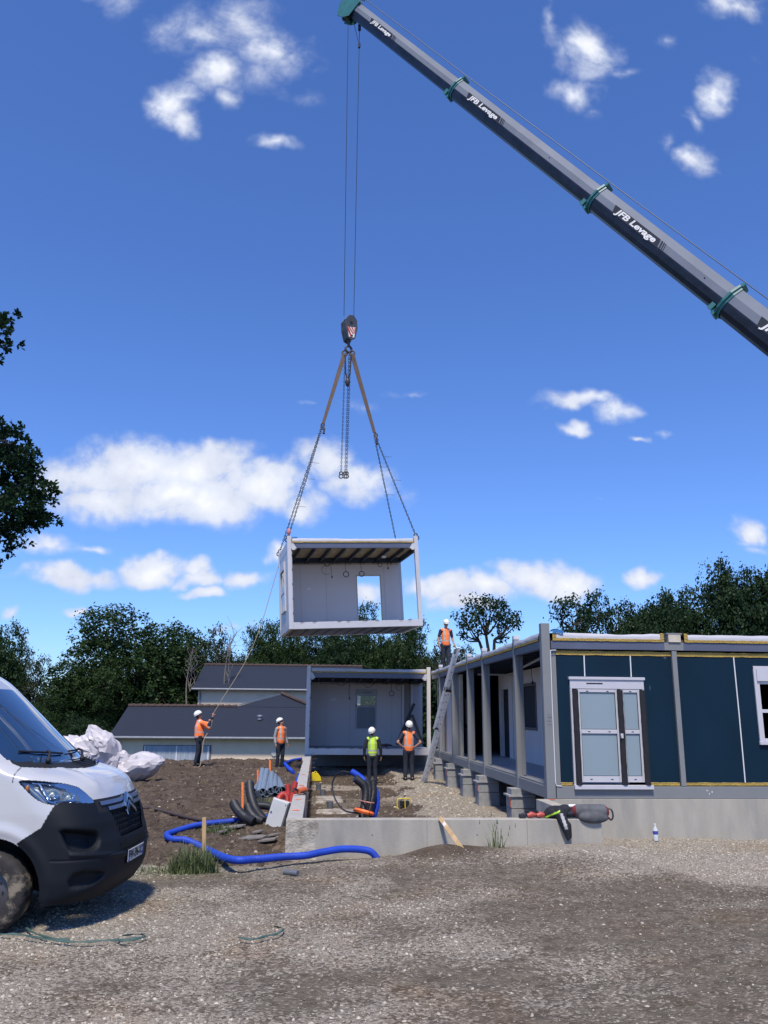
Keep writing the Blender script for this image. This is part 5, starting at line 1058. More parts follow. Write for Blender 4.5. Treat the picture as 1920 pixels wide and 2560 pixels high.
# ------------------------------------------------------------------ people
SKIN = mat('skin', (.40, .22, .15), .55, var=.06); HAIR = mat('dark_hair', (.03, .022, .018), .8)
ORNG = mat('hi_vis_orange', (1.0, .21, .045), .7, var=.08, vscale=8, bump=.3, bscale=14, sheen=.2); YELL = mat('hi_vis_yellow', (.50, .78, .04), .7, var=.07, vscale=8, bump=.3, bscale=14)
REFL = mat('reflective_band', (.42, .40, .38), .4, var=.15, vscale=12); TROU = mat('navy_work_trousers', (.014, .019, .034), .85, var=.25, vscale=9, bump=.4, bscale=16)
NAVJ = mat('navy_sleeve', (.014, .020, .045), .85, var=.2); GREYS = mat('grey_sweatshirt', (.30, .30, .31), .85, var=.12, vscale=10); HAT = mat('white_helmet', (.78, .79, .76), .25, var=.03)
BOOT = mat('black_boot', (.012, .012, .013), .6); HATD = mat('helmet_band', (.2, .2, .2), .6)
V3 = lambda *a: np.array(a, float)
def person(loc, rz, label, H=1.75, top='vest', topmat=None, under=None, arms=None, legs=None, head_pitch=.35, head_yaw=0., long_sleeve=True, bare_forearm=False, pouch=False, torso_lean=(0, 0), hand_grip=(.4, .4), shirt=None, hatyaw=0.):
    """stands at its feet, looking along -Y of its own frame (rz turns it); arms/legs: joint overrides"""
    e = empty('person', loc, rz, label, 'person', 'site workers in white helmets'); S = H/1.75; e.scale = (S, S, S)
    lx, ly = torso_lean; pel = V3(0, 0, .93); ch = V3(lx*.6, ly*.6, 1.28); nk = V3(lx, ly, 1.50)
    J = {'hl': V3(.09, 0, .90), 'kl': V3(.10, -.01, .49), 'al': V3(.11, .03, .09), 'hr': V3(-.09, 0, .90), 'kr': V3(-.10, -.01, .49), 'ar': V3(-.11, .03, .09),
         'sl': V3(.19+lx, ly, 1.42), 'el': V3(.25+lx, .03, 1.13), 'wl': V3(.25+lx, -.06, .88), 'sr': V3(-.19+lx, ly, 1.42), 'er': V3(-.25+lx, .03, 1.13), 'wr': V3(-.25+lx, -.06, .88)}
    for k, v in {**(arms or {}), **(legs or {})}.items(): J[k] = V3(*v)
    for s in 'lr': J['f'+s] = J.get('f'+s, J['a'+s]+V3(.02 if s == 'l' else -.02, -.17, -.045)) if not isinstance(J.get('f'+s), tuple) else V3(*J['f'+s])
    # head frame
    cp, sp, cyw, syw = math.cos(head_pitch), math.sin(head_pitch), math.cos(head_yaw), math.sin(head_yaw)
    fw_ = V3(syw*cp, -cyw*cp, sp); rt = V3(cyw, syw, 0); hu = np.cross(rt, fw_); hu = hu if hu[2] > 0 else -hu
    hb = nk+V3(0, 0, .06); hc = hb+hu*.115+fw_*.018; AX = np.stack([rt, fw_, hu])
    P = [('c', pel, ch, .125, .12), ('c', ch, nk-V3(0, 0, .05), .13, .075), ('c', nk-V3(0, 0, .02), hc-hu*.04, .053, .055), ('c', J['sl']*.9+nk*.1, J['sr']*.9+nk*.1, .055, .055)]
    P += [('e', hc+hu*.02-fw_*.012, (.074, .094, .095), AX), ('e', hc-hu*.045+fw_*.028, (.056, .062, .066), AX), ('e', hc-hu*.093+fw_*.060, (.026, .022, .02), AX),
          ('c', hc+fw_*.088+hu*.005, hc+fw_*.112-hu*.022, .010, .015), ('c', hc+fw_*.080+hu*.028-rt*.035, hc+fw_*.080+hu*.028+rt*.035, .012, .012), ('c', hc+fw_*.085-hu*.058-rt*.018, hc+fw_*.085-hu*.058+rt*.018, .009, .009),
          ('e', hc+rt*.076-fw_*.005-hu*.012, (.010, .018, .030), AX), ('e', hc-rt*.076-fw_*.005-hu*.012, (.010, .018, .030), AX)]
    for s in 'lr':
        P += [('c', J['h'+s], J['k'+s], .083, .055), ('c', J['k'+s], J['a'+s], .056, .036), ('c', J['a'+s]-V3(0, -.03, .02), J['f'+s], .036, .03), ('c', J['s'+s], J['e'+s], .048, .037), ('c', J['e'+s], J['w'+s], .038, .026)]
        d = J['w'+s]-J['e'+s]; d /= np.linalg.norm(d); sg = 1 if s == 'l' else -1; hd_ = J.get('hd'+s); hd_ = V3(*hd_) if hd_ is not None else d
        hd_ = hd_/np.linalg.norm(hd_); th = np.cross(hd_, V3(0, 0, 1)) if abs(hd_[2]) < .8 else V3(0, -1, 0); th = th-hd_*np.dot(th, hd_); th /= np.linalg.norm(th); pn = np.cross(hd_, th)*sg
        w = J['w'+s]; pm = w+hd_*.055; P.append(('e', pm, (.020, .048, .040), np.stack([pn, hd_, th])))
        g = hand_grip[0 if s == 'l' else 1]
        for k, (o, ln) in enumerate([(.028, .072), (.010, .080), (-.009, .074), (-.027, .058)]):
            b = w+hd_*.085+th*o; d1 = hd_*math.cos(g)+pn*math.sin(g); m1 = b+d1*ln*.5; d2 = hd_*math.cos(2.2*g)+pn*math.sin(2.2*g); P += [('c', b, m1, .0095, .0088), ('c', m1, m1+d2*ln*.5, .0088, .0075)]
        tb = w+hd_*.035+th*.035; P += [('c', tb, tb+th*.030+hd_*.030, .012, .010), ('c', tb+th*.030+hd_*.030, tb+th*.030+hd_*.058+pn*.02, .010, .008)]
    bd = blob('body', P, .0068, SKIN, e, 2)
    mb = MB()
    for s in (-1, 1): mb.sphere(hc+fw_*.083+rt*.030*s+hu*.010, .010, 5)
    mb.build('eyes', HAIR, e, smooth=True)
    hr = blob('hair', [('e', hc+hu*.018-fw_*.030, (.080, .080, .085), AX), ('c', hc-hu*.05-fw_*.05, hc-hu*.075-fw_*.045, .045, .035)], .012, HAIR, e, 2)
    # helmet: dome, brim and ridge
    ha = hc+hu*.055-fw_*.004; A = []
    for i in range(9):
        a = i/8*PI/2; A.append([ha+rt*.112*math.cos(a)*math.cos(t)+fw_*.135*math.cos(a)*math.sin(t)+hu*.118*math.sin(a) for t in np.linspace(0, 2*PI, 29)[:-1]])
    mb = MB(); mb.grid(A, wrap=True); R0 = A[0]; mb.grid([[p+(p-ha)*.05*(1+1.9*max(0, np.dot((p-ha), fw_)/.135)**2)-hu*.012 for p in R0], R0], wrap=True)
    for t in (-.03, 0, .03): mb.tube([ha+fw_*.135*math.cos(a)*1.01+hu*.118*math.sin(a)*1.02+rt*t*math.cos(a*.5) for a in np.linspace(.15, PI-.4, 12)], .006, 5)
    hl = mb.build('helmet', HAT, e, smooth=50); md = hl.modifiers.new('t', 'SOLIDIFY'); md.thickness = .005
    # trousers, boots
    T = [('c', pel+V3(0, 0, .05), pel-V3(0, 0, .03), .150, .148)]
    for s in 'lr': T += [('c', J['h'+s]+V3(0, .01, 0), J['k'+s], .104, .076), ('c', J['k'+s], J['a'+s]+V3(0, 0, .03), .074, .066), ('e', J['k'+s]+V3(0, -.012, .0), (.07, .072, .10))]
    blob('trousers', T, .011, TROU, e, 3)
    for s in 'lr': blob('boot', [('c', J['a'+s]+V3(0, 0, .03), J['a'+s]-V3(0, -.01, .03), .050, .052), ('c', J['a'+s]-V3(0, 0, .035), J['f'+s], .048, .043), ('c', J['a'+s]+V3(0, .035, -.045), J['a'+s]+V3(0, -.02, -.045), .042, .04)], .010, BOOT, e, 2, disp=lambda c: np.stack([c[:, 0], c[:, 1], np.maximum(c[:, 2], .0)], 1))
    # shirt or jacket under the vest
    sm = under or NAVJ; fr = 1.0 if long_sleeve else .0; C = [('c', pel+V3(0, 0, .02), ch, .148, .142), ('c', ch, nk-V3(0, 0, .06), .142, .10), ('c', J['sl']*.94+nk*.06, J['sr']*.94+nk*.06, .066, .066)]
    for s in 'lr':
        C.append(('c', J['s'+s], J['e'+s] if (long_sleeve or True) and fr else J['s'+s]*.35+J['e'+s]*.65, .066, .056))
        if fr: C.append(('c', J['e'+s], J['e'+s]*.12+J['w'+s]*.88, .055, .045))
    blob('jacket' if top == 'jacket' else 'shirt', C, .011, sm if top != 'jacket' else topmat, e, 3, band=None) if top != 'jacket' else None
    dp = lambda p: p
    if top == 'vest':
        Vv = [('c', pel+V3(0, 0, .03), ch, .160, .158), ('c', ch, nk-V3(0, 0, .075), .158, .125), ('c', J['sl']*.72+nk*.28-V3(0, 0, .0), J['sr']*.72+nk*.28, .075, .075)]
        def bnd(c): x, z = c[:, 0]-lx*.6, c[:, 2]; return (((np.abs(z-1.06) < .024)|((np.abs(np.abs(x)-.095) < .022)&(z > 1.08))))|((np.abs(z-.95) < .024)&(topmat is YELL))
        blob('vest', Vv, .0095, [topmat, REFL], e, 3, band=bnd)
    else:
        Vv = [('c', pel+V3(0, 0, .02), ch, .168, .162), ('c', ch, nk-V3(0, 0, .06), .160, .115), ('c', J['sl']*.94+nk*.06, J['sr']*.94+nk*.06, .076, .076)]
        for s in 'lr': Vv += [('c', J['s'+s], J['e'+s], .076, .064), ('c', J['e'+s], J['e'+s]*.2+J['w'+s]*.8, .062, .050)]
        we, ww = [J['e'+s] for s in 'lr'], [J['w'+s] for s in 'lr']
        def bnd(c):
            m = np.zeros(len(c)); x, z = c[:, 0], c[:, 2]; m[(np.abs(z-.955) < .022)|(np.abs(z-1.10+.12*x) < .020)|((np.abs(np.abs(x-lx*.6)-.09) < .018)&(z > 1.10)&(np.abs(x) < .17))] = 1
            m[z < .93] = 2
            for a, b in zip(we, ww):
                t = ((c-a)@(b-a))/np.dot(b-a, b-a); d = np.linalg.norm(c-(a+np.clip(t, 0, 1)[:, None]*(b-a)), axis=1); k = (t > .12)&(d < .085); m[k] = 2; m[k&(t > .12)&(t < .3)] = 1
            return m
        blob('jacket', Vv, .0095, [topmat, REFL, NAVJ], e, 3, band=bnd)
    if pouch: mb = MB(); mb.box((-.23, -.06, .80), (-.15, .06, 1.0)); mb.build('tool_pouch', BOOT, e, bevel=.02)
    mb = MB(); mb.torus((0, 0, .985), (0, 0, 1), .148, .012, 28, 6); mb.build('belt', BOOT, e, smooth=True)
    return e
def xy(sx, sy, Y): p = at(sx, sy, Y); return p
def foot(sxD, Y, zf): p = at(sxD, 1500, Y); return (p[0], Y, zf)
# man holding the tag rope, turned away to the right, right arm raised; own frame looks to +X
fx, fy, fz = foot(436, 29.0, float(height(-3.95, 29.0)))
rz1 = math.radians(108)
hl_ = Matrix.Rotation(-rz1, 3, 'Z') @ (Vector(hand)-Vector((fx, fy, fz))); H1 = 1.72; hl_ = hl_/(H1/1.75)
wl = np.array(hl_)+np.array((0, .0, -.07))
person((fx, fy, fz), rz1, 'man in an orange hi-vis jacket holding the tag rope with his raised arm', H=H1, top='jacket', topmat=ORNG, arms={'wl': tuple(wl), 'el': (wl[0]*.70+.05, wl[1]*.80+.02, wl[2]-.26), 'sl': (.17, -.05, 1.43), 'er': (-.17, -.27, 1.25), 'wr': (wl[0]-.05, wl[1]+.12, wl[2]-.20), 'hdl': (0, -.1, 1), 'sr': (-.17, -.04, 1.42)},
       legs={'kl': (.09, -.05, .48), 'al': (.09, -.02, .09), 'kr': (-.09, .03, .48), 'ar': (-.10, .10, .09)}, head_pitch=.55, hand_grip=(1.25, 1.25), pouch=True, torso_lean=(0, .02))
# man standing behind the pipes, looking up to the right
z2 = float(height(-1.22, 31)); q = foot(610, 31.0, z2)
person(q, math.radians(35), 'man in orange vest over grey sweatshirt standing behind the stacked pipes', H=1.68, topmat=ORNG, under=GREYS, head_pitch=.5, head_yaw=.75, arms={'el': (.25, .03, 1.13), 'wl': (.26, -.08, .88), 'wr': (-.26, -.06, .88)})
q = foot(806, 27.0, float(height(1.84, 27.0)))
person(q, math.radians(178), 'man in yellow green vest and black sleeves seen from behind in the dug plot', H=1.66, topmat=YELL, under=BOOT, head_pitch=.6, head_yaw=-.45, arms={'el': (.27, .02, 1.14), 'wl': (.27, -.03, .88), 'er': (-.27, .02, 1.14), 'wr': (-.29, -.03, .88)}, legs={'kl': (.10, -.02, .49), 'al': (.10, 0, .09), 'kr': (-.09, -.02, .49), 'ar': (-.12, 0, .09)})
q = foot(883, 27.2, float(height(2.98, 27.2)))
person(q, math.radians(181), 'man in orange vest standing hands on hips, seen from behind next to the ladder', H=1.76, topmat=ORNG, under=NAVJ, long_sleeve=False, head_pitch=.55, head_yaw=.1, arms={'el': (.37, .10, 1.16), 'wl': (.21, .03, 1.03), 'er': (-.37, .10, 1.16), 'wr': (-.21, .03, 1.03), 'hdl': (-1, -.5, -.25), 'hdr': (1, -.5, -.25)})
q = at(963, 1400, 28.6)
person((q[0], 28.6, ZT-.15), math.radians(12), 'man in orange vest walking on the roof of the modular building', H=1.70, topmat=ORNG, under=NAVJ, long_sleeve=False, head_pitch=-.35, head_yaw=.0, arms={'el': (.27, .02, 1.14), 'wl': (.30, -.10, .90), 'er': (-.28, .02, 1.13), 'wr': (-.27, -.06, .87)}, legs={'kl': (.08, -.08, .50), 'al': (.07, -.10, .10), 'kr': (-.09, .02, .49), 'ar': (-.10, .10, .09)})
# ------------------------------------------------------------------ van
VW = mat('van_white', (.46, .47, .49), .28, var=.03, vscale=1.5, coat=.8)
VP = mat('van_black_plastic', (.006, .009, .014), .62, spec=.22, var=.15, vscale=2.5, bump=.08, bscale=300)
VB = mat('van_gap_black', (.006, .007, .01), .7)
VG = mat('windscreen_glass', (.012, .035, .085), .03, var=.1, vscale=1, spec=1.0, coat=1.)
CHR = mat('chrome', (.62, .66, .72), .12, 1., var=.05); CHS = mat('satin_bar', (.16, .20, .28), .3, .7, var=.08)
LENS = GLM; TYRE = mat('tyre_rubber', (.022, .021, .021), .85, var=.3, vscale=12, col2=(.20, .17, .13), f2=(.50, .62), bump=.3, bscale=60); RIM = mat('wheel_steel', (.10, .10, .11), .5, .6)
VO = (-1.820, 8.911); VH = math.radians(-4.458); VZ = -.172
VAN = empty('van', (VO[0], VO[1], VZ), VH, 'white panel van with black front bumper parked at the left', 'van')
def interp(z, tab): a = np.array(tab, float); return np.interp(z, a[:, 0], a[:, 1])
XF = [(.20, -.16), (.25, -.06), (.33, .0), (.42, .035), (.60, .045), (.72, .02), (.80, -.01), (.90, -.035), (1.0, -.07), (1.10, -.11), (1.17, -.145), (1.23, -.19), (1.28, -.26), (1.32, -.36), (1.355, -.50), (1.385, -.60), (1.42, -.68), (1.60, -.88), (1.80, -1.10), (2.00, -1.32), (2.15, -1.49), (2.25, -1.62), (2.33, -1.80), (2.40, -2.05), (2.46, -2.45), (2.50, -3.0)]
WD = [(.20, .95), (.30, .985), (.45, 1.0), (1.0, 1.0), (1.3, .985), (1.5, .97), (1.8, .93), (2.1, .88), (2.25, .84), (2.33, .80), (2.40, .73), (2.46, .60), (2.50, .40)]
AD = [(.20, .46), (.5, .52), (.9, .50), (1.1, .62), (1.25, .66), (1.32, .56), (1.40, .48), (1.6, .50), (2.1, .45), (2.5, .4)]
ND = [(.2, 2.9), (.9, 2.9), (1.15, 2.6), (1.3, 2.3), (1.45, 2.2), (2.5, 2.2)]
NT = 180
def van_grid():
    zs = np.concatenate([np.arange(.25, 1.26, .0062), np.arange(1.262, 1.43, .004), np.arange(1.44, 2.50, .02), [2.50]])
    th = np.linspace(0, 1, NT)**.9
    xs = np.concatenate([np.arange(0, .9, .0065), np.arange(.9, 4.75, .07)])
    nz = len(zs); C = len(th)+len(xs); G = np.zeros((nz, C, 3))
    k = lambda t, w=3: np.convolve(np.pad(t, w, 'edge'), np.ones(2*w+1)/(2*w+1), 'valid')
    xf = k(interp(zs, XF)); w = k(interp(zs, WD)); a = k(interp(zs, AD)); n_ = interp(zs, ND)
    for i in range(nz):
        ang = th*PI/2; yy = w[i]*np.sin(ang)**(2/n_[i]); xx = xf[i]-a[i]*(1-np.cos(ang)**(2/n_[i]))
        
        # respace evenly along the curve
        dl = np.concatenate([[0], np.cumsum(np.hypot(np.diff(xx), np.diff(yy)))]); u = np.linspace(0, dl[-1], NT); xx = np.interp(u, dl, xx); yy = np.interp(u, dl, yy)
        x2 = (xf[i]-a[i])-xs*((5.2+(xf[i]-a[i]))/xs[-1]); x2 = (xf[i]-a[i])-xs if False else (xf[i]-a[i])-xs*((5.2+xf[i]-a[i])/xs[-1])
        G[i, :NT] = np.stack([xx, yy, np.full(NT, zs[i])], 1); G[i, NT:] = np.stack([x2, np.full(len(xs), w[i]), np.full(len(xs), zs[i])], 1)
    return G
G = van_grid(); nz, nc = G.shape[:2]
def inpoly(px, py, poly):
    r = np.zeros(px.shape, bool); n = len(poly); j = n-1
    for i in range(n):
        xi_, yi = poly[i]; xj, yj = poly[j]; c = ((yi > py) != (yj > py))&(px < (xj-xi_)*(py-yi)/(yj-yi+1e-12)+xi_); r ^= c; j = i
    return r
def smooth_poly(P, n=8): Q = bez([(x, z, 0) for x, z in P]+[(P[0][0], P[0][1], 0)], n); return [(q[0], q[1]) for q in Q]
HL = smooth_poly([(-.777, 1.275), (-.745, 1.290), (-.591, 1.288), (-.378, 1.272), (-.248, 1.250), (-.185, 1.222), (-.12, 1.173), (-.062, 1.115), (-.20, 1.108), (-.38, 1.106), (-.425, 1.082), (-.51, 1.094), (-.595, 1.126), (-.685, 1.192), (-.748, 1.247)], 5)
FOG = smooth_poly([(-.366, .855), (-.307, .866), (-.06, .862), (-.0, .84), (.02, .77), (-.03, .705), (-.232, .700), (-.294, .745)], 5)
LOWR = smooth_poly([(-.25, .44), (-.20, .50), (-.10, .522), (.06, .518), (.10, .49), (.02, .42), (-.10, .385), (-.22, .385)], 5)
BUMP = [(-.56, .0), (-.56, .26), (-.60, .52), (-.73, .756), (-.671, .798), (-.532, .89), (-.471, 1.01), (-.413, 1.108), (-.30, 1.118), (.9, 1.118), (.9, 0)]
def sheared(P_): ay = np.abs(P_[..., 1]); return P_[..., 0]+(.97-ay)*.407, P_[..., 2]+(.97-ay)*.13
xs_, zs_ = sheared(G)
def sdf_push(mask, depth, it):                    # soft-edged recess
    m = mask.astype(float)
    for _ in range(it): m = (m+np.roll(m, 1, 0)+np.roll(m, -1, 0)+np.roll(m, 1, 1)+np.roll(m, -1, 1))/5
    return np.where(mask, m, m*.35)*depth
nrm = np.cross(np.gradient(G, axis=1), np.gradient(G, axis=0)); nrm /= (np.linalg.norm(nrm, axis=2)[..., None]+1e-9)
if nrm[40, NT+20, 1] < 0: nrm = -nrm
fogm = inpoly(xs_, zs_, FOG)&(xs_ > -.5); lowm = inpoly(xs_, zs_, LOWR)
whl = (np.hypot(G[..., 0]+.95, G[..., 2]-.34)); archb = np.exp(-((whl-.53)/.05)**2)*(G[..., 0] > -1.6)*(G[..., 2] < 1.15)*(np.abs(G[..., 1]) > .9)
# bonnet crease and swage
bon = np.exp(-((np.abs(G[..., 1])-.50)/.06)**2)*sstep(1.14, 1.22, G[..., 2])*sstep(1.42, 1.36, G[..., 2])
disp = -sdf_push(fogm, .10, 8)-sdf_push(lowm, .05, 14)+archb*.016+bon*.012
lip = np.exp(-((zs_-.66)/.02)**2)*(np.abs(G[..., 1]) < .97)*(G[..., 0] > -.5)*.012
crease = -np.exp(-((G[..., 2]-.615)/.008)**2)*(G[..., 0] > -.42)*(G[..., 2] < .7)*.006
G2_ = G+nrm*(disp+lip+crease)[..., None]
# regions by cell
cc = (G[:-1, :-1]+G[1:, 1:])/2; xc, zc = sheared(cc); y_, x_, z_ = np.abs(cc[..., 1]), cc[..., 0], cc[..., 2]
reg = np.zeros(cc.shape[:2], int)                                    # 0 paint
low = inpoly(xc, zc, BUMP) | ((z_ < 1.0)&(y_ < .62)&(x_ > -.5)); reg[low&(x_ > -.9)] = 1
WSB = [(-2.2, 1.62), (-.988, 1.575), (-.917, 1.505), (-.837, 1.462), (-.754, 1.438), (-.537, 1.421), (-.35, 1.412)]
zlow = 1.405+.055*(y_/.9)**2
ws_ = (z_ > zlow)&(z_ < 2.13)&(y_ < interp(z_, [(1.40, .86), (1.6, .86), (2.1, .77), (2.2, .76)]))&(x_ > -1.95)&(np.arange(nc-1)[None] < NT-1)
reg[ws_] = 3; reg[(z_ > zlow-.055)&(z_ <= zlow)&(y_ < .84)&(np.arange(nc-1)[None] < NT-1)] = 4
sw = (x_ < -1.42-.55*(z_-1.5)*1.6)&(x_ > -2.25)&(z_ > 1.42)&(z_ < 2.0)&(y_ > .85); reg[sw] = 5
hlm = inpoly(xc, zc, HL)&(np.arange(nc-1)[None] < NT+100); reg[hlm] = 6
grl = (y_ < interp(z_, [(.74, .36), (.97, .47), (.99, .48)]))&(z_ > .74)&(z_ < .985)&(x_ > -.4); reg[grl] = 7
grl2 = (y_ < .40)&(z_ > .625)&(z_ < .685)&(x_ > -.4); reg[grl2] = 8
bar = (z_ >= .985)&(z_ < 1.095+.0*y_)&(y_ < .66)&(x_ > -.45)&~hlm; reg[bar&(zc > 0)] = 9
arch = (np.hypot(x_+.95, z_-.34) < .465)&(y_ > .5)&(x_ > -1.6); reg[arch] = -1
arch2 = (np.hypot(x_+4.0, z_-.34) < .45)&(y_ > .5); reg[arch2] = -1
gap = ((np.abs(x_+.83) < .004)&(z_ > 1.27)&(z_ < 1.42)&(y_ > .8))|((np.abs(x_+1.32) < .005)&(z_ > .5)&(z_ < 1.45)&(y_ > .8))|((np.abs(x_+2.4) < .012)&(z_ > .4)&(z_ < 2.1)&(y_ > .8)); reg[gap&(reg == 0)] = 2
hedge = hlm^np.roll(hlm, 1, 0)|hlm^np.roll(hlm, 1, 1); reg[hedge&(reg == 0)] = 2
bedge = ((reg == 1)^(np.roll(reg, 1, 1) == 1))&(x_ > -.75)&(reg == 0)&(y_ > .8); reg[bedge] = 2
names = {0: ('body', VW), 1: ('bumper', VP), 2: ('panel_gap', VB), 3: ('windscreen', VG), 4: ('cowl', VP), 5: ('side_window', VG)}
Gn = G.copy()
def part_from(regid, name, m, off=0., par=VAN, smooth=60):
    ids = regid if isinstance(regid, tuple) else (regid,); sel = np.argwhere(np.isin(reg, ids)); regid = ids[0]; mi_ = [0 if reg[i, j] == regid else 1 for i, j in sel]
    if not len(sel): return None
    base = G2_ if regid in (0, 1, 2, 4) else G+nrm*off
    o_ = None
    mb = MB()
    for sgn in (1, -1):
        V = base.copy(); V[..., 1] *= sgn; idx = -np.ones((nz, nc), int)
        for (i, j) in sel: idx[i, j] = idx[i+1, j] = idx[i, j+1] = idx[i+1, j+1] = 1
        ii = np.argwhere(idx > 0); idx[ii[:, 0], ii[:, 1]] = np.arange(len(ii)); F = [(idx[i, j], idx[i, j+1], idx[i+1, j+1], idx[i+1, j]) for i, j in sel]
        if sgn > 0: F = [f[::-1] for f in F]
        if name in ('headlight_lens', 'headlight', 'side_window'):
            m1 = MB(); m1.add(V[ii[:, 0], ii[:, 1]], F); o_ = m1.build(name, m, par, smooth=smooth); yield_list.append((sgn, o_))
        else: mb.add(V[ii[:, 0], ii[:, 1]], F); mb.mi[-len(F):] = mi_
    if mb.n:
        # weld the centre line
        o_ = mb.build(name, m, par, smooth=smooth); bm_ = bmesh.new(); bm_.from_mesh(o_.data); bmesh.ops.remove_doubles(bm_, verts=bm_.verts, dist=.0004); bmesh.ops.recalc_face_normals(bm_, faces=bm_.faces); bm_.to_mesh(o_.data); bm_.free()
        o_.data.polygons.foreach_set('use_smooth', np.ones(len(o_.data.polygons), bool))
    return o_
yield_list = []
body = part_from((0, 2), 'body', [VW, VB]); bmp = part_from(1, 'bumper', VP); scr = part_from(3, 'windscreen', VG); part_from(4, 'cowl', VB)
part_from(5, 'side_window', VG, .001)
mb = MB(); R_ = G[-1]; mb.add(np.concatenate([R_, R_[::-1]*np.array((1, -1, 1))]), [tuple(range(2*nc))]); mb.build('roof', VW, VAN)
mb = MB(); mb.box((-5.19, -.95, .35), (-5.16, .95, 2.45)); mb.build('rear_doors', VW, VAN)
mb = MB(); mb.box((-5.1, -.9, .28), (-.75, .9, .34)); mb.box((-.8, -.44, .34), (-.15, .44, .7)); mb.box((-1.5, -.44, .34), (-.8, .44, 1.0)); mb.build('underbody', VB, VAN)
mb = MB()
for s in (-1, 1):
    for xx in (-.95, -4.0):
        mb = MB(); A = [[(xx+R*math.cos(t), s*y, .34+R*math.sin(t)) for t in np.linspace(-.25, PI+.25, 30)] for R, y in ((.475, .985), (.49, .90), (.49, .50))]; mb.grid(A); mb.grid([[(xx+R*math.cos(t), s*.5, .34+R*math.sin(t)) for t in np.linspace(-.25, PI+.25, 30)] for R in (.49, .02)]); mb.build('wheel_arch_liner', VB, VAN)
# headlights: a chromed bucket sunk behind a clear lens
for sgn, o_ in [(1, None), (-1, None)]: pass
yield_list.clear(); part_from(6, 'headlight', mat('lamp_housing', (.34, .35, .37), .3, .6, var=.3, vscale=6), -.055)
hls = list(yield_list); yield_list.clear()
for sgn, hb_ in hls:
    sel = [l for l in []]
    def P_(sx, sz, d):                                        # sheared photo-plane coordinates to a point sunk d behind the skin
        k = np.argmin((xs_-sx)**2+(zs_-sz)**2+(np.arange(nc)[None] > NT+100)*9); i, j = divmod(k, nc); p = G[i, j]+nrm[i, j]*d; return p*np.array((1, sgn, 1)), nrm[i, j]*np.array((1, sgn, 1))
    for (sx, sz, r, nm) in ((-.46, 1.185, .062, 'reflector'), (-.30, 1.165, .066, 'reflector')):
        c, n_ = P_(sx, sz, -.03); a = np.cross(n_, (0, 0, 1)); a /= np.linalg.norm(a); b = np.cross(n_, a); A = [[c+n_*(-.045*(1-q*q)+.01)+(a*math.cos(t)+b*math.sin(t)*.85)*r*q for t in np.linspace(0, 2*PI, 25)[:-1]] for q in (.02, .3, .6, .85, 1.0)]
        mb = MB(); mb.grid(A, wrap=True); rf_ = mb.build(nm, CHR, hb_, smooth=True); mb = MB(); mb.sphere(c+n_*.0, r*.36, 8); mb.build('bulb', mat('bulb_glass', (.55, .6, .62), .08, .3), rf_, smooth=True)
    for pts, nm, w in (([(-.70, 1.262), (-.62, 1.20), (-.52, 1.125), (-.42, 1.102)], 'chrome_trim', .007), ([(-.60, 1.272), (-.54, 1.20), (-.48, 1.125)], 'daytime_light', .013), ([(-.44, 1.115), (-.30, 1.122), (-.12, 1.122)], 'chrome_trim', .007), ([(-.66, 1.272), (-.45, 1.266), (-.28, 1.245)], 'chrome_trim', .005)):
        mb = MB(); mb.tube([P_(x, z, -.014)[0] for x, z in [(q[0], q[1]) for q in bez([(a_, b_, 0) for a_, b_ in pts], 5)]], w, 6); mb.build(nm, CHR, hb_, smooth=True)
    c, n_ = P_(-.70, 1.225, -.02); mb = MB(); mb.sphere(c, .035, 8, 0, (.5, .6, 1)); mb.build('indicator', mat('amber_lens', (.45, .16, .03), .2), hb_, smooth=True)
reg6 = reg == 6; part_from(6, 'headlight_lens', LENS, .0)
for (sg, ln_), (_, hb_) in zip(yield_list, hls): ln_.parent = hb_
# grille with rings, bars, badge, plate
def front(y, z, d=.0):
    i = np.argmin(np.abs(G[:, 0, 2]-z)); row = G[i, :NT]; x = np.interp(abs(y), row[:, 1], row[:, 0]); nx = np.gradient(row[:, 0], row[:, 1]+1e-6); s = np.interp(abs(y), row[:, 1], nx); n = V3(1, -s*np.sign(y) if y else 0, 0); n /= np.linalg.norm(n); return V3(x, y, z)+n*d, n
mb = MB(); A = [[front(y, z, -.035)[0] for y in np.linspace(-.52, .52, 31)] for z in np.linspace(.735, .992, 6)]; mb.grid(A); A = [[front(y, z, -.03)[0] for y in np.linspace(-.42, .42, 25)] for z in np.linspace(.62, .69, 3)]; mb.grid(A); gr = mb.build('grille', VB, VAN)
mb = MB()
for r in range(5):
    for k in range(-8, 9):
        y = (k+.5*(r % 2))*.062; z = .765+r*.048
        if abs(y) > np.interp(z, (.74, .97), (.34, .45)): continue
        c, n_ = front(y, z, -.012); a = np.cross((0, 0, 1.), n_); b = V3(0, 0, 1); pts = [c+a*.030*math.cos(t)+b*.021*math.sin(t) for t in np.linspace(0, 2*PI, 11)]; mb.tube(pts, .0042, 4, cap=False)
mb.build('grille_mesh', VP, gr)
mb = MB()
for k in range(-6, 7): mb = MB(); c, n_ = front(k*.062, .655, -.01); mb.obox(c, n_*.02, V3(0, .007, 0), V3(0, 0, .032)); mb.build('grille_slat', VP, gr)
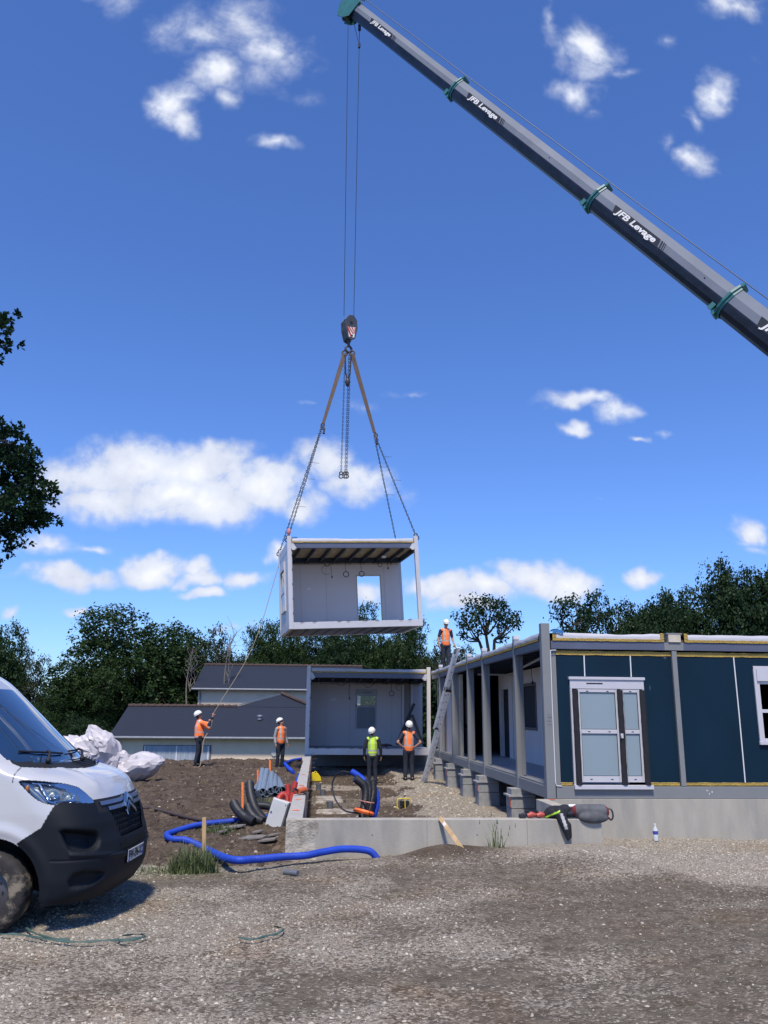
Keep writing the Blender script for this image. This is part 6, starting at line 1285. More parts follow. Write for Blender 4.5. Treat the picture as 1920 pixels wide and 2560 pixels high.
for za, zb_, nm in ((1.045, 1.078, 'chrome_bar'), (.992, 1.022, 'chrome_bar')):
    for sg in (-1, 1):
        mb = MB(); ys_ = np.linspace(.085, .60 if za > 1.04 else .50, 14)*sg
        A = [[front(y, z+.016*(1-min(1, max(0, (abs(y)-.06)/.1)))*1.3, d)[0] for y in ys_] for z, d in ((za, .0), (za, .014), (zb_, .014), (zb_, .0))]; mb.grid(A); mb.grid([[A[k][-1], A[k+1][-1]] for k in (0, 1, 2)] if False else [[A[0][0], A[1][0]], [A[3][0], A[2][0]]]); mb.build(nm, CHS, VAN, smooth=30)
mb = MB(); A = [[front(y, z, .001)[0] for y in np.linspace(-.66, .66, 41)] for z in np.linspace(.98, 1.10, 5)]; mb.grid(A); mb.build('grille_surround', VB, VAN)
for z0 in (1.02, .945):                                            # double chevron badge
    mb = MB(); c = [(-.14, -.01), (0, .078), (.14, -.01), (.14, -.055), (0, .030), (-.14, -.055)]; P = [front(y, z0+z+.02, .012)[0] for y, z in c]; mb.prism(P[:3]+[P[4]]+[P[5]] if False else [P[0], P[1], P[4], P[5]], V3(.022, 0, 0)); mb.prism([P[1], P[2], P[3], P[4]], V3(.022, 0, 0)); mb.build('badge', CHR, VAN, bevel=.004)
for sg in (-1, 1):
    c, n_ = front(0, .54, .008)
pc, pn_ = front(0, .545, .012); mb = MB(); mb.obox(pc+V3(.0, 0, 0), V3(.004, 0, 0), V3(0, .26, 0), V3(0, 0, .055)); pl_ = mb.build('number_plate', mat('plate_white', (.62, .62, .56), .4, var=.08, vscale=20), VAN, bevel=.003)
mb = MB()
for s in (-1, 1): mb.obox(pc+V3(.0048, s*.238, 0), V3(.0005, 0, 0), V3(0, .021, 0), V3(0, 0, .053))
mb.build('plate_band', mat('plate_blue', (.02, .05, .30), .4), pl_)
text_obj('plate_number', 'FW-596-XC', .112, SIGNB, pl_, frame(Vector(tuple(pc+V3(.0055, 0, -.002))), Vector((0, 1, 0)), Vector((0, 0, 1))), .0006, .0035, sx=.76)
text_obj('country_letter', 'F', .034, SIGNW, pl_, frame(Vector(tuple(pc+V3(.0058, -.238, -.03))), Vector((0, 1, 0)), Vector((0, 0, 1))), .0004, .001)
mb = MB(); mb.obox(pc-V3(.006, 0, 0), V3(.006, 0, 0), V3(0, .275, 0), V3(0, 0, .066)); mb.build('plate_holder', VP, VAN, bevel=.004)
# wipers, cowl grille, mirror
def scrp(y, z, d=.0): return front(y, z, 0)[0]+V3(.72, 0, .69)*d
for (ya, za, yb, zb_, yc, zc_) in ((.18, 1.405, .62, 1.47, .05, 1.47), (-.52, 1.42, -.10, 1.455, -.72, 1.50)):
    mb = MB(); p, q = scrp(ya, za, .03), scrp((yb+yc)/2, (zb_+zc_)/2+.02, .04); mb.tube([p, (p+q)/2+V3(.02, 0, .03), q], [.016, .012, .009], 6); mb.sphere(p, .028, 6)
    pts = [scrp(yc+(yb-yc)*t, zc_+(zb_-zc_)*t+.02, .018) for t in np.linspace(0, 1, 7)]; mb.tube(pts, .010, 5); mb.build('wiper', VB, VAN, smooth=True)
mb = MB()
for r in range(5): A = [[front(y, 1.362+.012*r+.0*abs(y), .012+.004*(q))[0]+V3(-.0, 0, .004*q+.012) for y in np.linspace(-.10, .68, 18)] for q in (0, 1)]; mb.tube([a for a in A[0]], .006, 4)
mb.build('cowl_grille', VP, VAN)
for s in (-1, 1):
    mb = MB(); mb.tube([V3(-1.60, s*.95, 1.45), V3(-1.55, s*1.08, 1.47)], .04, 6); mb.obox(V3(-1.55, s*1.15, 1.5), V3(.05, 0, 0), V3(0, .10, 0), V3(0, 0, .17)); mb.build('mirror', VP, VAN, bevel=.03)
# wheels
def wheel(x, s):
    wv = empty('wheel', (x, s*.90, .345)); wv.parent = VAN; wv.rotation_euler.z = 0
    prof = [(.20, -.11), (.225, -.115), (.29, -.118), (.325, -.108), (.342, -.085), (.347, -.03), (.347, .03), (.342, .085), (.325, .108), (.29, .118), (.225, .115), (.20, .10)]
    n = 72; A = [[(r*math.cos(2*PI*k/n), w*s*-1 if False else w, r*math.sin(2*PI*k/n)) for k in range(n)] for r, w in prof]
    for q in (3, 4, 5, 6, 7, 8):
        for k in range(n):
            if (k+(q % 2)) % 3 == 0: x0, y0, z0 = A[q][k]; A[q][k] = (x0*.975, y0, z0*.975)
    mb = MB(); mb.grid(A, wrap=True); mb.build('tyre', TYRE, wv, smooth=50)
    mb = MB(); B_ = [[(r*math.cos(2*PI*k/36), s*w, r*math.sin(2*PI*k/36)) for k in range(36)] for r, w in ((.215, .112), (.205, .09), (.19, .05), (.15, .06), (.09, .075), (.085, .11), (.05, .118), (.005, .12))]; mb.grid(B_, wrap=True); rm = mb.build('rim', RIM, wv, smooth=40)
    mb = MB()
    for k in range(10): a = 2*PI*k/10; mb.cyl((.125*math.cos(a), s*.06, .125*math.sin(a)), (.125*math.cos(a), s*.066, .125*math.sin(a)), .018, 8)
    mb.build('rim_holes', VB, rm)
for x in (-.95, -4.0):
    for s in (-1, 1): wheel(x, s)
# interior hints seen through nothing: dashboard papers on the screen base
# ------------------------------------------------------------------ things lying about the site
def grd(sx, sy, dz=0.):
    """where the sight line of a photo point (sheet px) meets the terrain raised by dz"""
    d = ray(sx*K, sy*K); t0 = None
    for t in np.arange(2.5, 45, .05):
        p = CAM+d*(t/d.y)
        if p.z <= float(height(p.x, p.y))+dz: return np.array((p.x, p.y, float(height(p.x, p.y))+dz))
    return np.array(tuple(p))
PBLUE = mat('pipe_blue', (.006, .050, .42), .6, var=.12, vscale=6); PBLK = mat('pipe_black', (.016, .018, .022), .5, var=.25, vscale=6); PGRY = mat('pipe_grey_blue', (.16, .21, .27), .4, var=.1, vscale=5); PRED = mat('pipe_red', (.36, .03, .022), .45, var=.15, vscale=6)
TIMB = mat('stake_timber', (.50, .34, .18), .85, var=.25, vscale=12, stretch=(1, 1, .2)); SPRO = mat('sprayed_orange', (.95, .24, .06), .7, var=.15, vscale=12)
YEL = mat('yellow_plastic', (.75, .60, .02), .45, var=.08); BOXG = mat('cabinet_grey', (.50, .52, .53), .5, var=.06, vscale=4)
def rpipe(name, pts, r, m, label, cat, group=None, ribs=True, n=16, build=True):
    P = bez(pts, 10); L_ = [np.asarray(p) for p in P]; d = np.concatenate([[0], np.cumsum([np.linalg.norm(L_[i+1]-L_[i]) for i in range(len(L_)-1)])]); A = np.array(L_)
    st = r*.16 if ribs else r*1.2; u = np.arange(0, d[-1], st); Q = np.stack([np.interp(u, d, A[:, k]) for k in range(3)], 1); rr_ = [r*(1 if i % 2 else .93) if ribs else r for i in range(len(Q))]
    mb = MB(); mb.tube(list(Q), rr_, n); 
    o = mb.build(name, m, smooth=True); tag(o, label, cat, group); return o
GP = 'flexible pipes lying about the trench'
rpipe('blue_pipe', [at(816, 1856, 11.62), at(796, 1838, 11.60), at(745, 1834, 11.58), at(700, 1840, 11.55), at(660, 1848, 11.5), at(610, 1851, 11.35), at(555, 1856, 11.1), at(500, 1857, 11.05), grd(455, 1843, .045), grd(430, 1828, .04), grd(400, 1815, .045), grd(372, 1813, .045), grd(360, 1806, .05), grd(372, 1799, .05), grd(430, 1783, .05), grd(500, 1774, .06), grd(560, 1768, .08), grd(600, 1762, .10), grd(618, 1752, .12)], .047, PBLUE, 'long bright blue corrugated pipe looping round the yard edge before the concrete wall', 'pipe', GP)
rpipe('blue_pipe', [grd(614, 1648, .05), grd(622, 1658, .05), grd(633, 1668, .06)], .06, PBLUE, 'short blue pipe end at the feet of the man in the grey sleeves', 'pipe', GP)
rpipe('blue_pipe', [grd(618, 1648, .05), grd(632, 1642, .08), grd(652, 1639, .08)], .05, PBLUE, 'thin blue pipe lying behind the block wall', 'pipe', GP)
rpipe('blue_pipe', [grd(652, 1668, .1), grd(645, 1682, .12), grd(641, 1697, .16), grd(636, 1712, .18)], .055, PBLUE, 'blue pipe lying close along the left side of the block wall', 'pipe', GP)
rpipe('black_hose', [grd(300, 1746, .03), grd(335, 1750, .03), grd(385, 1762, .03), grd(430, 1772, .03), grd(480, 1776, .02)], .035, mat('hose_brown_black', (.035, .022, .024), .6), 'dark brown hose lying across the soil right of the van', 'hose')
PB = 'black conduits coiled left of the grey cabinet'
rpipe('black_conduit', [at(539, 1693, 16.6), at(541, 1715, 16.3), at(550, 1745, 16.0), at(566, 1768, 15.8), at(585, 1785, 15.6)], .085, PBLK, 'thick black conduit standing up in a curve beside the pipe stack', 'conduit', PB)
rpipe('black_conduit', [at(505, 1735, 15.8), at(512, 1748, 15.6), at(525, 1762, 15.4), at(548, 1776, 15.3)], .085, PBLK, 'black conduit end leaning out at the far left of the coil', 'conduit', PB)
rpipe('black_conduit', [at(535, 1742, 15.9), at(540, 1755, 15.7), at(552, 1768, 15.5), at(570, 1776, 15.4)], .08, PBLK, 'black conduit end in the middle of the coil', 'conduit', PB)
rpipe('black_conduit', [at(556, 1740, 16.4), at(580, 1742, 16.3), at(600, 1752, 16.2)], .07, PBLK, 'black conduit lying across behind the grey cabinet', 'conduit', PB)
# grey pipe stack: every pipe a tube with an open end
GPS = 'stacked grey blue plastic pipes'
F_ = [(365, 430), (401, 411), (445, 430), (486, 402), (531, 384), (566, 396), (607, 392), (478, 440), (530, 430), (318, 440), (310, 400)]; Bk = [(398, 192), (444, 196), (468, 226), (495, 226), (525, 250), (553, 282), (560, 285), (470, 240), (520, 260), (360, 330), (362, 320)]
for i, (f, b_) in enumerate(zip(F_, Bk)):
    p = at((560+f[0]/4.147)/K, (1880+f[1]/4.147)/K, 19.7+(.06 if i in (7, 8) else 0)); q = at((560+b_[0]/4.147)/K, (1880+b_[1]/4.147)/K, 23.2); d = (q-p)/np.linalg.norm(q-p)
    mb = MB(); r = .078 if i < 9 else .05; n = 20; a = np.cross(d, (0, 0, 1.)); a /= np.linalg.norm(a); b2 = np.cross(d, a)
    prof = [(r*.86, 3.0), (r*.86, 0), (r, 0), (r, .001), (r, np.linalg.norm(q-p))] ; A = [[p+d*t+(a*math.cos(2*PI*k/n)+b2*math.sin(2*PI*k/n))*rad for k in range(n)] for rad, t in prof]; mb.grid(A, wrap=True)
    row = ['leftmost large pipe of the grey blue stack', 'second large pipe from the left in the grey blue stack', 'third large pipe from the left in the grey blue stack', 'fourth large pipe from the left in the grey blue stack', 'fifth large pipe from the left in the grey blue stack', 'sixth large pipe from the left in the grey blue stack', 'rightmost pipe of the grey blue stack, turned out to the right', 'lower pipe under the middle of the grey blue stack', 'lower pipe under the right of the grey blue stack', 'thin grey pipe lying lowest at the left of the stack', 'thin grey pipe lying above the lowest one at the left of the stack'][i]
    o = mb.build('grey_pipe', PGRY, smooth=40); tag(o, row, 'pipe', GPS)
# supports under the stack
mb = MB(); p = at(588, 1712, 20.6); mb.box((p[0]-.6, 20.5, float(height(p[0], 20.6))-.05), (p[0]+.6, 20.75, p[2]-.20)); o = mb.build('timber_bearer', TIMB, bevel=.01); tag(o, 'timber bearer under the stacked grey pipes', 'timber')
rpipe('black_conduit', [at(556, 1712, 19.2), at(562, 1725, 19.0), at(572, 1738, 18.8)], .045, PBLK, 'small dark pipe below the front of the pipe stack', 'conduit', PB, ribs=False)
# stakes
def stake(name, sx, s0, s1, Y, w, m, label, group, lean=0):
    b0 = at(sx, s1, Y); t = at(sx+lean, s0, Y); mb = MB(); d = t-b0; b0 = b0-d/np.linalg.norm(d)*.15
    mb.bar(b0, t, w, w*.45, up=(0, 1, 0)); o = mb.build(name, m, bevel=.003); tag(o, label, 'stake', group); return o
GS = 'marker stakes in the soil'
stake('marker_stake', 524, 1690, 1748, 16.0, .04, SPRO, 'orange painted stake left of the black conduits', GS); stake('marker_stake', 583, 1642, 1672, 24.5, .05, SPRO, 'orange stake standing behind the pipe stack', GS); stake('marker_stake', 557, 1663, 1686, 23.5, .05, SPRO, 'short orange stake just left of the pipe stack top', GS)
stake('wooden_stake', 441, 1766, 1812, 11.35, .05, TIMB, 'bare pale wooden stake in the tall grass tuft', GS)
b0, t0_ = at(1000, 1836, 11.35), at(950, 1766, 11.84); mb = MB(); mb.bar(b0-(t0_-b0)*.05, t0_, .055, .022, up=(0, 1, .3)); st_ = mb.build('leaning_stake', TIMB, bevel=.003); tag(st_, 'wooden stake with a white patch leaning on the concrete wall by the weeds', 'stake')
mb = MB(); c = t0_*.8+b0*.2; mb.bar(c-(t0_-b0)*.05+V3(0, -.014, 0), c+(t0_-b0)*.04+V3(0, -.014, 0), .045, .006, up=(0, 1, .3)); mb.build('paint_patch', SEAL, st_)
# grey cabinet, tilted, red conduits beside it
cb = empty('grey_cabinet', tuple(at(589, 1790, 15.3)), 0, 'tilted light grey electrical cabinet standing by the corner of the block wall', 'cabinet'); cb.rotation_euler = (math.radians(-6), math.radians(15), math.radians(-18))
mb = MB(); mb.box((-.14, -.06, 0), (.17, .14, .50)); mb.build('cabinet_box', BOXG, cb, bevel=.012)
mb = MB(); mb.box((-.13, -.084, .015), (.16, -.061, .485)); dr = mb.build('cabinet_door', BOXG, cb, bevel=.008); mb = MB(); mb.cyl((-.09, -.085, .26), (-.09, -.095, .26), .014, 10); mb.cyl((.13, -.085, .44), (.13, -.092, .44), .008, 8); mb.build('lock', PBLK, dr)
GR = 'red conduits by the wall corner'
rpipe('red_conduit', [at(638, 1690, 15.6), at(633, 1712, 15.5), at(626, 1735, 15.4), at(618, 1765, 15.3)], .052, PRED, 'red conduit nearest the block wall, reaching highest', 'conduit', GR)
rpipe('red_conduit', [at(621, 1696, 15.9), at(622, 1715, 15.8), at(620, 1735, 15.6), at(617, 1765, 15.4)], .045, PRED, 'straight upright red conduit in the middle of the three', 'conduit', GR)
rpipe('red_conduit', [at(601, 1740, 15.3), at(603, 1724, 15.35), at(612, 1716, 15.4), at(620, 1724, 15.4), at(619, 1748, 15.35)], .055, PRED, 'red conduit bent over in a hook behind the cabinet', 'conduit', GR)
# breaker and grinder on the wall top
wt = at(643, 1715, 15.6); pt = empty('power_tool', (-.27, 15.3, ZB), math.radians(55), 'orange and black power breaker lying on top of the block wall', 'power tool')
mb = MB(); mb.tube([(-.05, 0, .06), (.12, 0, .075), (.2, 0, .07)], [.05, .06, .045], 12); mb.build('motor_body', mat('tool_orange', (.55, .13, .05), .5, var=.2), pt, smooth=True, bevel=0); mb = MB(); mb.tube([(.2, 0, .07), (.38, 0, .04)], [.03, .018], 8); mb.tube([(-.05, 0, .07), (-.16, 0, .12), (-.2, 0, .06)], .02, 8); mb.tube([(.05, -.02, .05), (.0, -.14, .02)], .018, 8); mb.build('handle', PBLK, pt, smooth=True)
# inside the plot
yb_ = empty('yellow_case', tuple(grd(681, 1688)), .2, 'small yellow plastic case standing against the inside of the block wall', 'case')
mb = MB(); mb.prism([(-.16, -.06, 0), (.20, -.06, 0), (.17, -.06, .13), (.08, -.06, .25), (-.10, -.06, .28), (-.15, -.06, .18)], (0, .2, 0)); mb.build('case_shell', YEL, yb_, bevel=.02); mb = MB(); mb.box((-.22, -.02, .02), (-.161, .12, .26)); mb.build('side_panel', PBLK, yb_, bevel=.01); mb = MB(); mb.tube([(-.05, .02, .27), (0, .02, .31), (.06, .02, .26)], .012, 6); mb.build('handle', YEL, yb_, smooth=True)
GB = 'bundle of black conduits rising from the plot'
bs = at(786, 1775, 14.0)
for pts, r, nm in (([(778, 1790), (784, 1755), (790, 1720), (786, 1698), (766, 1680)], .068, 'black conduit of the bundle bending out to the left'), ([(784, 1790), (790, 1755), (797, 1722), (797, 1700), (788, 1686)], .060, 'middle black conduit of the upright bundle'), ([(788, 1790), (798, 1750), (806, 1715), (806, 1698), (805, 1684)], .062, 'right black conduit of the upright bundle')):
    rpipe('black_conduit', [at(x, y, 14.0+.05*(x-790)/20) for x, y in pts], r, PBLK, nm, 'conduit', GB)
rpipe('blue_pipe', [at(798, 1790, 14.1), at(806, 1768, 14.12), at(814, 1740, 14.15), at(813, 1712, 14.2), at(802, 1690, 14.2)], .048, PBLUE, 'blue pipe rising at the right side of the black conduit bundle', 'pipe', GP)
rpipe('blue_pipe', [at(760, 1667, 14.2), at(770, 1673, 14.15), at(782, 1682, 14.1), at(790, 1690, 14.08)], .052, PBLUE, 'blue pipe end pointing up left out of the black conduit bundle', 'pipe', GP)
mb = MB(); a, b_ = at(773, 1751, 13.86), at(801, 1759, 13.86); mb.torus((a+b_)/2+V3(0, .09, 0), (.25, .1, 1), .17, .035, 24, 6, ell=.75); o = mb.build('orange_sleeve', mat('orange_plastic', (.85, .16, .03), .5), smooth=True); tag(o, 'orange plastic sleeve wrapped round the foot of the conduit bundle', 'sleeve')
mb = MB(); mb.torus(at(793, 1732, 14.0), (.15, .05, 1), .165, .012, 24, 6, ell=.6); o = mb.build('tie_wire', mat('wire_pink', (.45, .2, .15), .6), smooth=True); tag(o, 'thin reddish tie round the middle of the conduit bundle', 'tie')
rpipe('thin_cable', [at(756, 1669, 14.2), at(738, 1667, 14.3), at(722, 1680, 14.4), at(718, 1702, 14.4), at(726, 1730, 14.3), at(745, 1751, 14.2), at(775, 1757, 14.0)], .014, PBLK, 'thin black cable arching out left of the conduit bundle', 'cable', ribs=False, n=8)
lp = empty('site_lamp', tuple(grd(873, 1746)), .15, 'small black floodlight in a yellow tube frame standing in the plot', 'lamp')
mb = MB(); mb.tube([(-.17, 0, 0), (-.17, 0, .19), (-.14, 0, .22), (.14, 0, .22), (.17, 0, .19), (.17, 0, 0)], .012, 6); mb.tube([(-.17, -.1, .01), (-.17, .12, .01)], .012, 6); mb.tube([(.17, -.1, .01), (.17, .12, .01)], .012, 6); mb.tube([(.0, -.1, .0), (.0, -.08, .22)], .01, 6); mb.build('tube_frame', YEL, lp, smooth=True); mb = MB(); mb.box((-.10, -.03, .04), (.12, .05, .17)); mb.build('lamp_body', PBLK, lp, bevel=.01)
for i, (sx, sy, w) in enumerate([(797, 1757, .10), (806, 1759, .08)]): p = at(sx, sy, 17.4); mb = MB(); mb.box((p[0]-w, 17.3, -.47+.01), (p[0]+w, 17.42, -.44)); o = mb.build('white_offcut', SEAL); tag(o, ['larger white offcut lying on the soil right of the blue pipe', 'smaller white offcut right of the larger one on the soil'][i], 'offcut', 'white offcuts in the plot')
for i, (sx, sy) in enumerate([(688, 1707), (697, 1720), (713, 1748)]):
    p = grd(sx, sy); mb = MB(); mb.cyl(p-(0, 0, .05), p+(0, 0, .17), .075, 16); o = mb.build('pipe_stub', mat('stub_grey', (.10, .11, .13), .5), smooth=40); tag(o, ['farthest grey pipe stub inside the block wall', 'middle grey pipe stub inside the block wall', 'nearest grey pipe stub in the pale concrete strip'][i], 'pipe stub', 'grey pipe stubs in the plot')
# pale concrete strips in the plot
for i, (x0, x1, y0, y1) in enumerate([(.0, 1.0, 19.2, 20.2), (.0, .75, 21.4, 23.4), (.05, 1.5, 17.2, 17.8)]):
    mb = MB(); r_ = random.Random(i); A = [[(x0+(x1-x0)*u/12+r_.uniform(-.05, .05), y0+(y1-y0)*v/6+r_.uniform(-.08, .08), -.46+.055*math.sin(PI*u/12)**.3*math.sin(PI*v/6)**.5 if 0 < u < 12 and 0 < v < 6 else -.52) for u in range(13)] for v in range(7)]; mb.grid(A)
    o = mb.build('concrete_strip', mat('rough_strip', (.33, .30, .26), .95, var=.3, vscale=9, col2=(.14, .11, .085), f2=(.48, .6), bump=.8, bscale=22), smooth=True); tag(o, kind='structure')
# things on the front wall
jk = blob('work_jacket', [('e', (2.30, 11.98, .40), (.17, .13, .09)), ('c', (2.18, 11.98, .37), (2.42, 11.96, .42), .07, .09), ('c', (2.32, 11.90, .40), (2.37, 11.82, .24), .085, .065), ('c', (2.37, 11.82, .24), (2.40, 11.80, .06), .065, .02), ('c', (2.40, 11.82, .24), (2.43, 11.81, .10), .06, .03), ('c', (2.45, 11.96, .40), (2.60, 11.95, .38), .06, .05)], .012, [mat('jacket_black', (.010, .012, .018), .85, var=.3, vscale=12, bump=.5, bscale=18), mat('jacket_piping', (.45, .75, .05), .6), mat('jacket_grey', (.38, .38, .38), .8)], None, 3,
          band=lambda c: np.where((np.abs(c[:, 2]-(.34+(c[:, 0]-2.14)*.55)) < .012)&(c[:, 1] < 11.97)&(c[:, 0] < 2.31), 1, np.where((np.abs(c[:, 0]-2.335+.25*(c[:, 2]-.35)) < .022)&(c[:, 2] < .40)&(c[:, 2] > .2)&(c[:, 1] < 11.9), 2, 0)))
mv = at(1208, 1762, 11.95); jk.location.x = mv[0]-2.33; tag(jk, 'black work jacket with a lime edge slung over the concrete wall', 'jacket')
bg_ = empty('tool_bag', tuple(V3(at(1275, 1766, 11.95)[0], 11.97, .41)), 0, 'grey and red holdall lying on the end of the concrete wall', 'bag')
blob('bag_body', [('c', (-.19, -.02, .01), (.16, -.05, -.0), .090, .105), ('e', (.02, -.11, -.07), (.22, .07, .08))], .012, [mat('bag_grey', (.085, .09, .10), .85, var=.25, vscale=9, bump=.5, bscale=14), mat('bag_red', (.16, .018, .02), .8)], bg_, 4, band=lambda c: ((c[:, 0] > .205)|(c[:, 0] < -.22)).astype(int))
mb = MB(); mb.tube(bez([(.24, -.07, .05), (.285, -.10, .03), (.30, -.11, -.05), (.27, -.11, -.10), (.23, -.10, -.07)], 5), .012, 6); mb.build('handle', PBLK, bg_, smooth=True)
rg = blob('red_cloth', [('c', (-.12, 0, 0), (.12, 0, .01), .06, .06), ('e', (-.1, -.02, .0), (.1, .07, .05))], .012, [mat('cloth_dark', (.02, .02, .035), .85), mat('cloth_red', (.20, .02, .025), .85)], None, 3, band=lambda c: (c[:, 0] > .07).astype(int)); rg.location = (at(1242, 1762, 11.95)[0], 11.96, ZB+.07); tag(rg, 'dark and red folded cloth between the jacket and the holdall', 'cloth')
mb = MB(); c = V3(at(1240, 1744, 11.95)[0], 11.95, ZB+.165); mb.tube([c+V3(-.08, 0, 0), c+V3(.05, 0, 0), c+V3(.075, 0, 0), c+V3(.10, 0, 0)], [.022, .022, .010, .008], 12); o = mb.build('sealant_tube', SEAL, smooth=True); tag(o, 'white sealant cartridge lying on the red cloth', 'cartridge')
for sx, nm, lab, m_ in ((1128, 'tool_box', 'small dark box standing on the wall left of the drill', PBLK), (1148, 'cordless_drill', 'small orange and black cordless drill lying on the wall', mat('drill_red', (.42, .07, .05), .5)), (1168, 'cordless_drill', 'orange red tool lying beside the black jacket', mat('drill_red', (.42, .07, .05), .5))):
    x = at(sx, 1757, 11.97)[0]; e = empty(nm, (x, 11.97, ZB), 0, lab, 'tool')
    if nm == 'tool_box': mb = MB(); mb.box((-.045, -.04, .0), (.045, .04, .055)); mb.build('box_body', m_, e, bevel=.008); mb = MB(); mb.tube([(-.02, 0, .055), (0, 0, .07), (.02, 0, .055)], .005, 5); mb.build('handle', m_, e)
    else:
        mb = MB(); mb.tube([(-.06, 0, .035), (.0, 0, .05), (.06, 0, .045)], [.03, .042, .022], 10); mb.build('motor_body', m_, e, smooth=True); mb = MB(); mb.tube([(-.03, 0, .05), (-.06, .0, .10)], .017, 8); mb.tube([(.06, 0, .045), (.10, 0, .04)], .01, 6); mb.build('grip', PBLK, e, smooth=True)
# water bottle by the plinth
bt = at(1415, 1785, 14.35); bz = float(height(bt[0], 14.35)); wb = empty('water_bottle', (bt[0], 14.35, bz), 0, 'clear plastic water bottle with blue label standing before the plinth', 'bottle')
mb = MB(); mb.tube([(0, 0, .0), (0, 0, .01), (0, 0, .19), (0, 0, .235), (0, 0, .26)], [.03, .042, .042, .016, .014], 16); mb.build('bottle_body', mat('pet_clear', (.55, .60, .62), .12, var=.05, spec=.7), wb, smooth=True); mb = MB(); mb.tube([(0, 0, .11), (0, 0, .165)], .0432, 16, cap=False); mb.build('label_band', mat('bottle_label', (.05, .06, .35), .5), wb, smooth=True); mb = MB(); mb.cyl((0, 0, .258), (0, 0, .28), .017, 12); mb.build('cap', SEAL, wb, smooth=40)
# ladder leaning on the roof edge
AL = mat('aluminium', (.80, .83, .86), .4, .15, var=.12, vscale=8)
lf0 = grd(1062/K, 1957/K); lt0 = at(1152/K, 1619/K, 22.7); dv = (lt0-lf0)/np.linalg.norm(lt0-lf0); Ll = np.linalg.norm(lt0-lf0); nv = np.cross(dv, (0, 1, 0)); nv = nv if nv[0] < 0 else -nv
LD = empty('ladder', tuple(lf0), 0, 'aluminium extension ladder leaning against the roof edge of the building', 'ladder'); O_l = lf0
def lad(s0, s1, off, y0, y1, nm):
    for y in (y0, y1):
        mb = MB(); mb.bar(dv*s0+nv*off+V3(0, y, 0), dv*s1+nv*off+V3(0, y, 0), .11, .03, up=(0, 1, 0)); st = mb.build('stile', AL, LD, bevel=.004)
    n = int((s1-s0)/.28)
    for k in range(n): s = s0+.18+k*.28; mb = MB(); mb.cyl(dv*s+nv*off+V3(0, y0-.022, 0), dv*s+nv*off+V3(0, y0+.002, 0), .020, 10); mb.build('rung_end', PBLK, LD); mb = MB(); mb.cyl(dv*s+nv*off+V3(0, y0, 0), dv*s+nv*off+V3(0, y1, 0), .016, 8); mb.build('rung', AL, LD, smooth=40)
lad(0, Ll*.70, 0, 0, .42, 'lower'); lad(Ll*.42, Ll, .095, .03, .39, 'upper')
mb = MB(); c = dv*Ll*.70+nv*.03; mb.obox(c, dv*.05, nv*.11, V3(0, .03, 0)); mb.obox(c+nv*.17+dv*.05, dv*.08, nv*.012, V3(0, .03, 0)); mb.obox(dv*Ll*.42+nv*.1, dv*.03, nv*.07, V3(0, .04, 0)); mb.build('locking_hook', PBLK, LD)
mb = MB(); mb.obox(dv*Ll*.97+nv*.17, dv*.1, nv*.04, V3(0, .05, 0)); mb.build('hanging_glove', mat('glove_grey', (.25, .26, .27), .9), LD, bevel=.02)
# trestle of black bars inside the far module
tr = empty('folded_trestle', (0, 0, 0), 0, 'black trestle bars leaning in an A shape inside the far module', 'trestle')
def c2(x, y, Y): return at((740+x/4.366)/K, (1640+y/4.366)/K, Y)
for a, b_ in (((1290, 520), (1100, 968)), ((1265, 640), (1385, 962)), ((1245, 640), (1135, 962))): mb = MB(); mb.bar(c2(*a, 29.9), c2(*b_, 29.75), .10, .05, up=(0, 1, 0)); mb.build('bar', PBLK, tr, bevel=.005)
mb = MB(); p = c2(990, 985, 29.6); mb.tube([p+V3(-.2, 0, .03), p+V3(.0, 0, .05), p+V3(.2, 0, .03)], [.03, .045, .02], 8); mb.box(p+V3(-.08, -.03, -.03), p+V3(.02, .03, .03)); o = mb.build('hammer_drill', mat('tool_brown', (.05, .03, .03), .6), smooth=40); tag(o, 'dark power drill lying on the floor edge of the far module', 'drill')
# tarpaulin heap behind the van
TARP = mat('tarpaulin_white', (.50, .48, .51), .42, var=.05, vscale=3, spec=.5)
tb = grd(236, 1672); Yt = 24.6
def tp(x, y, dy=0): return at(x, y, Yt+dy)
def crumple(c):
    o = np.array(tp(236, 1640)); q = c-o; r = np.random.default_rng(12); h = np.zeros(len(c)); out = c.copy()
    for k in range(20):
        n = r.normal(0, 1, 3)*np.array((1, .6, 1)); n /= np.linalg.norm(n); f = r.uniform(1.4, 6); ph = r.uniform(0, 6.28); w = q@n*f+ph+.6*np.sin(q@r.normal(0, 1, 3)*1.6)
        tri = 2*np.abs(w/(2*PI)-np.floor(w/(2*PI)+.5)); h += (tri-.5)*.62/f
        sh = np.cross(n, (0, 1, .3)); out += sh[None]*((tri-.5)*.34/f)[:, None]
    cen = o+np.array((0, .4, -.35)); d = c-cen; d /= np.linalg.norm(d, axis=1)[:, None]; out += d*h[:, None]; out[:, 2] = np.maximum(out[:, 2], -.22); return out
e_ = lambda x, y, hw, hh, dy=0, dd=.5: ('e', tp(x, y, dy), (hw*K*Yt/2090, dd, hh*K*Yt/2090))
tarp = blob('tarpaulin', [e_(195, 1615, 46, 36), e_(175, 1640, 44, 40), e_(225, 1612, 34, 26), e_(240, 1640, 46, 34), e_(265, 1652, 40, 20, -.1, .4), e_(306, 1643, 26, 36, -.1, .4), e_(282, 1658, 34, 26, -.1, .45), e_(230, 1662, 60, 20, -.1, .5), e_(160, 1610, 22, 26, .2)], .022, TARP, None, 3, disp=crumple)
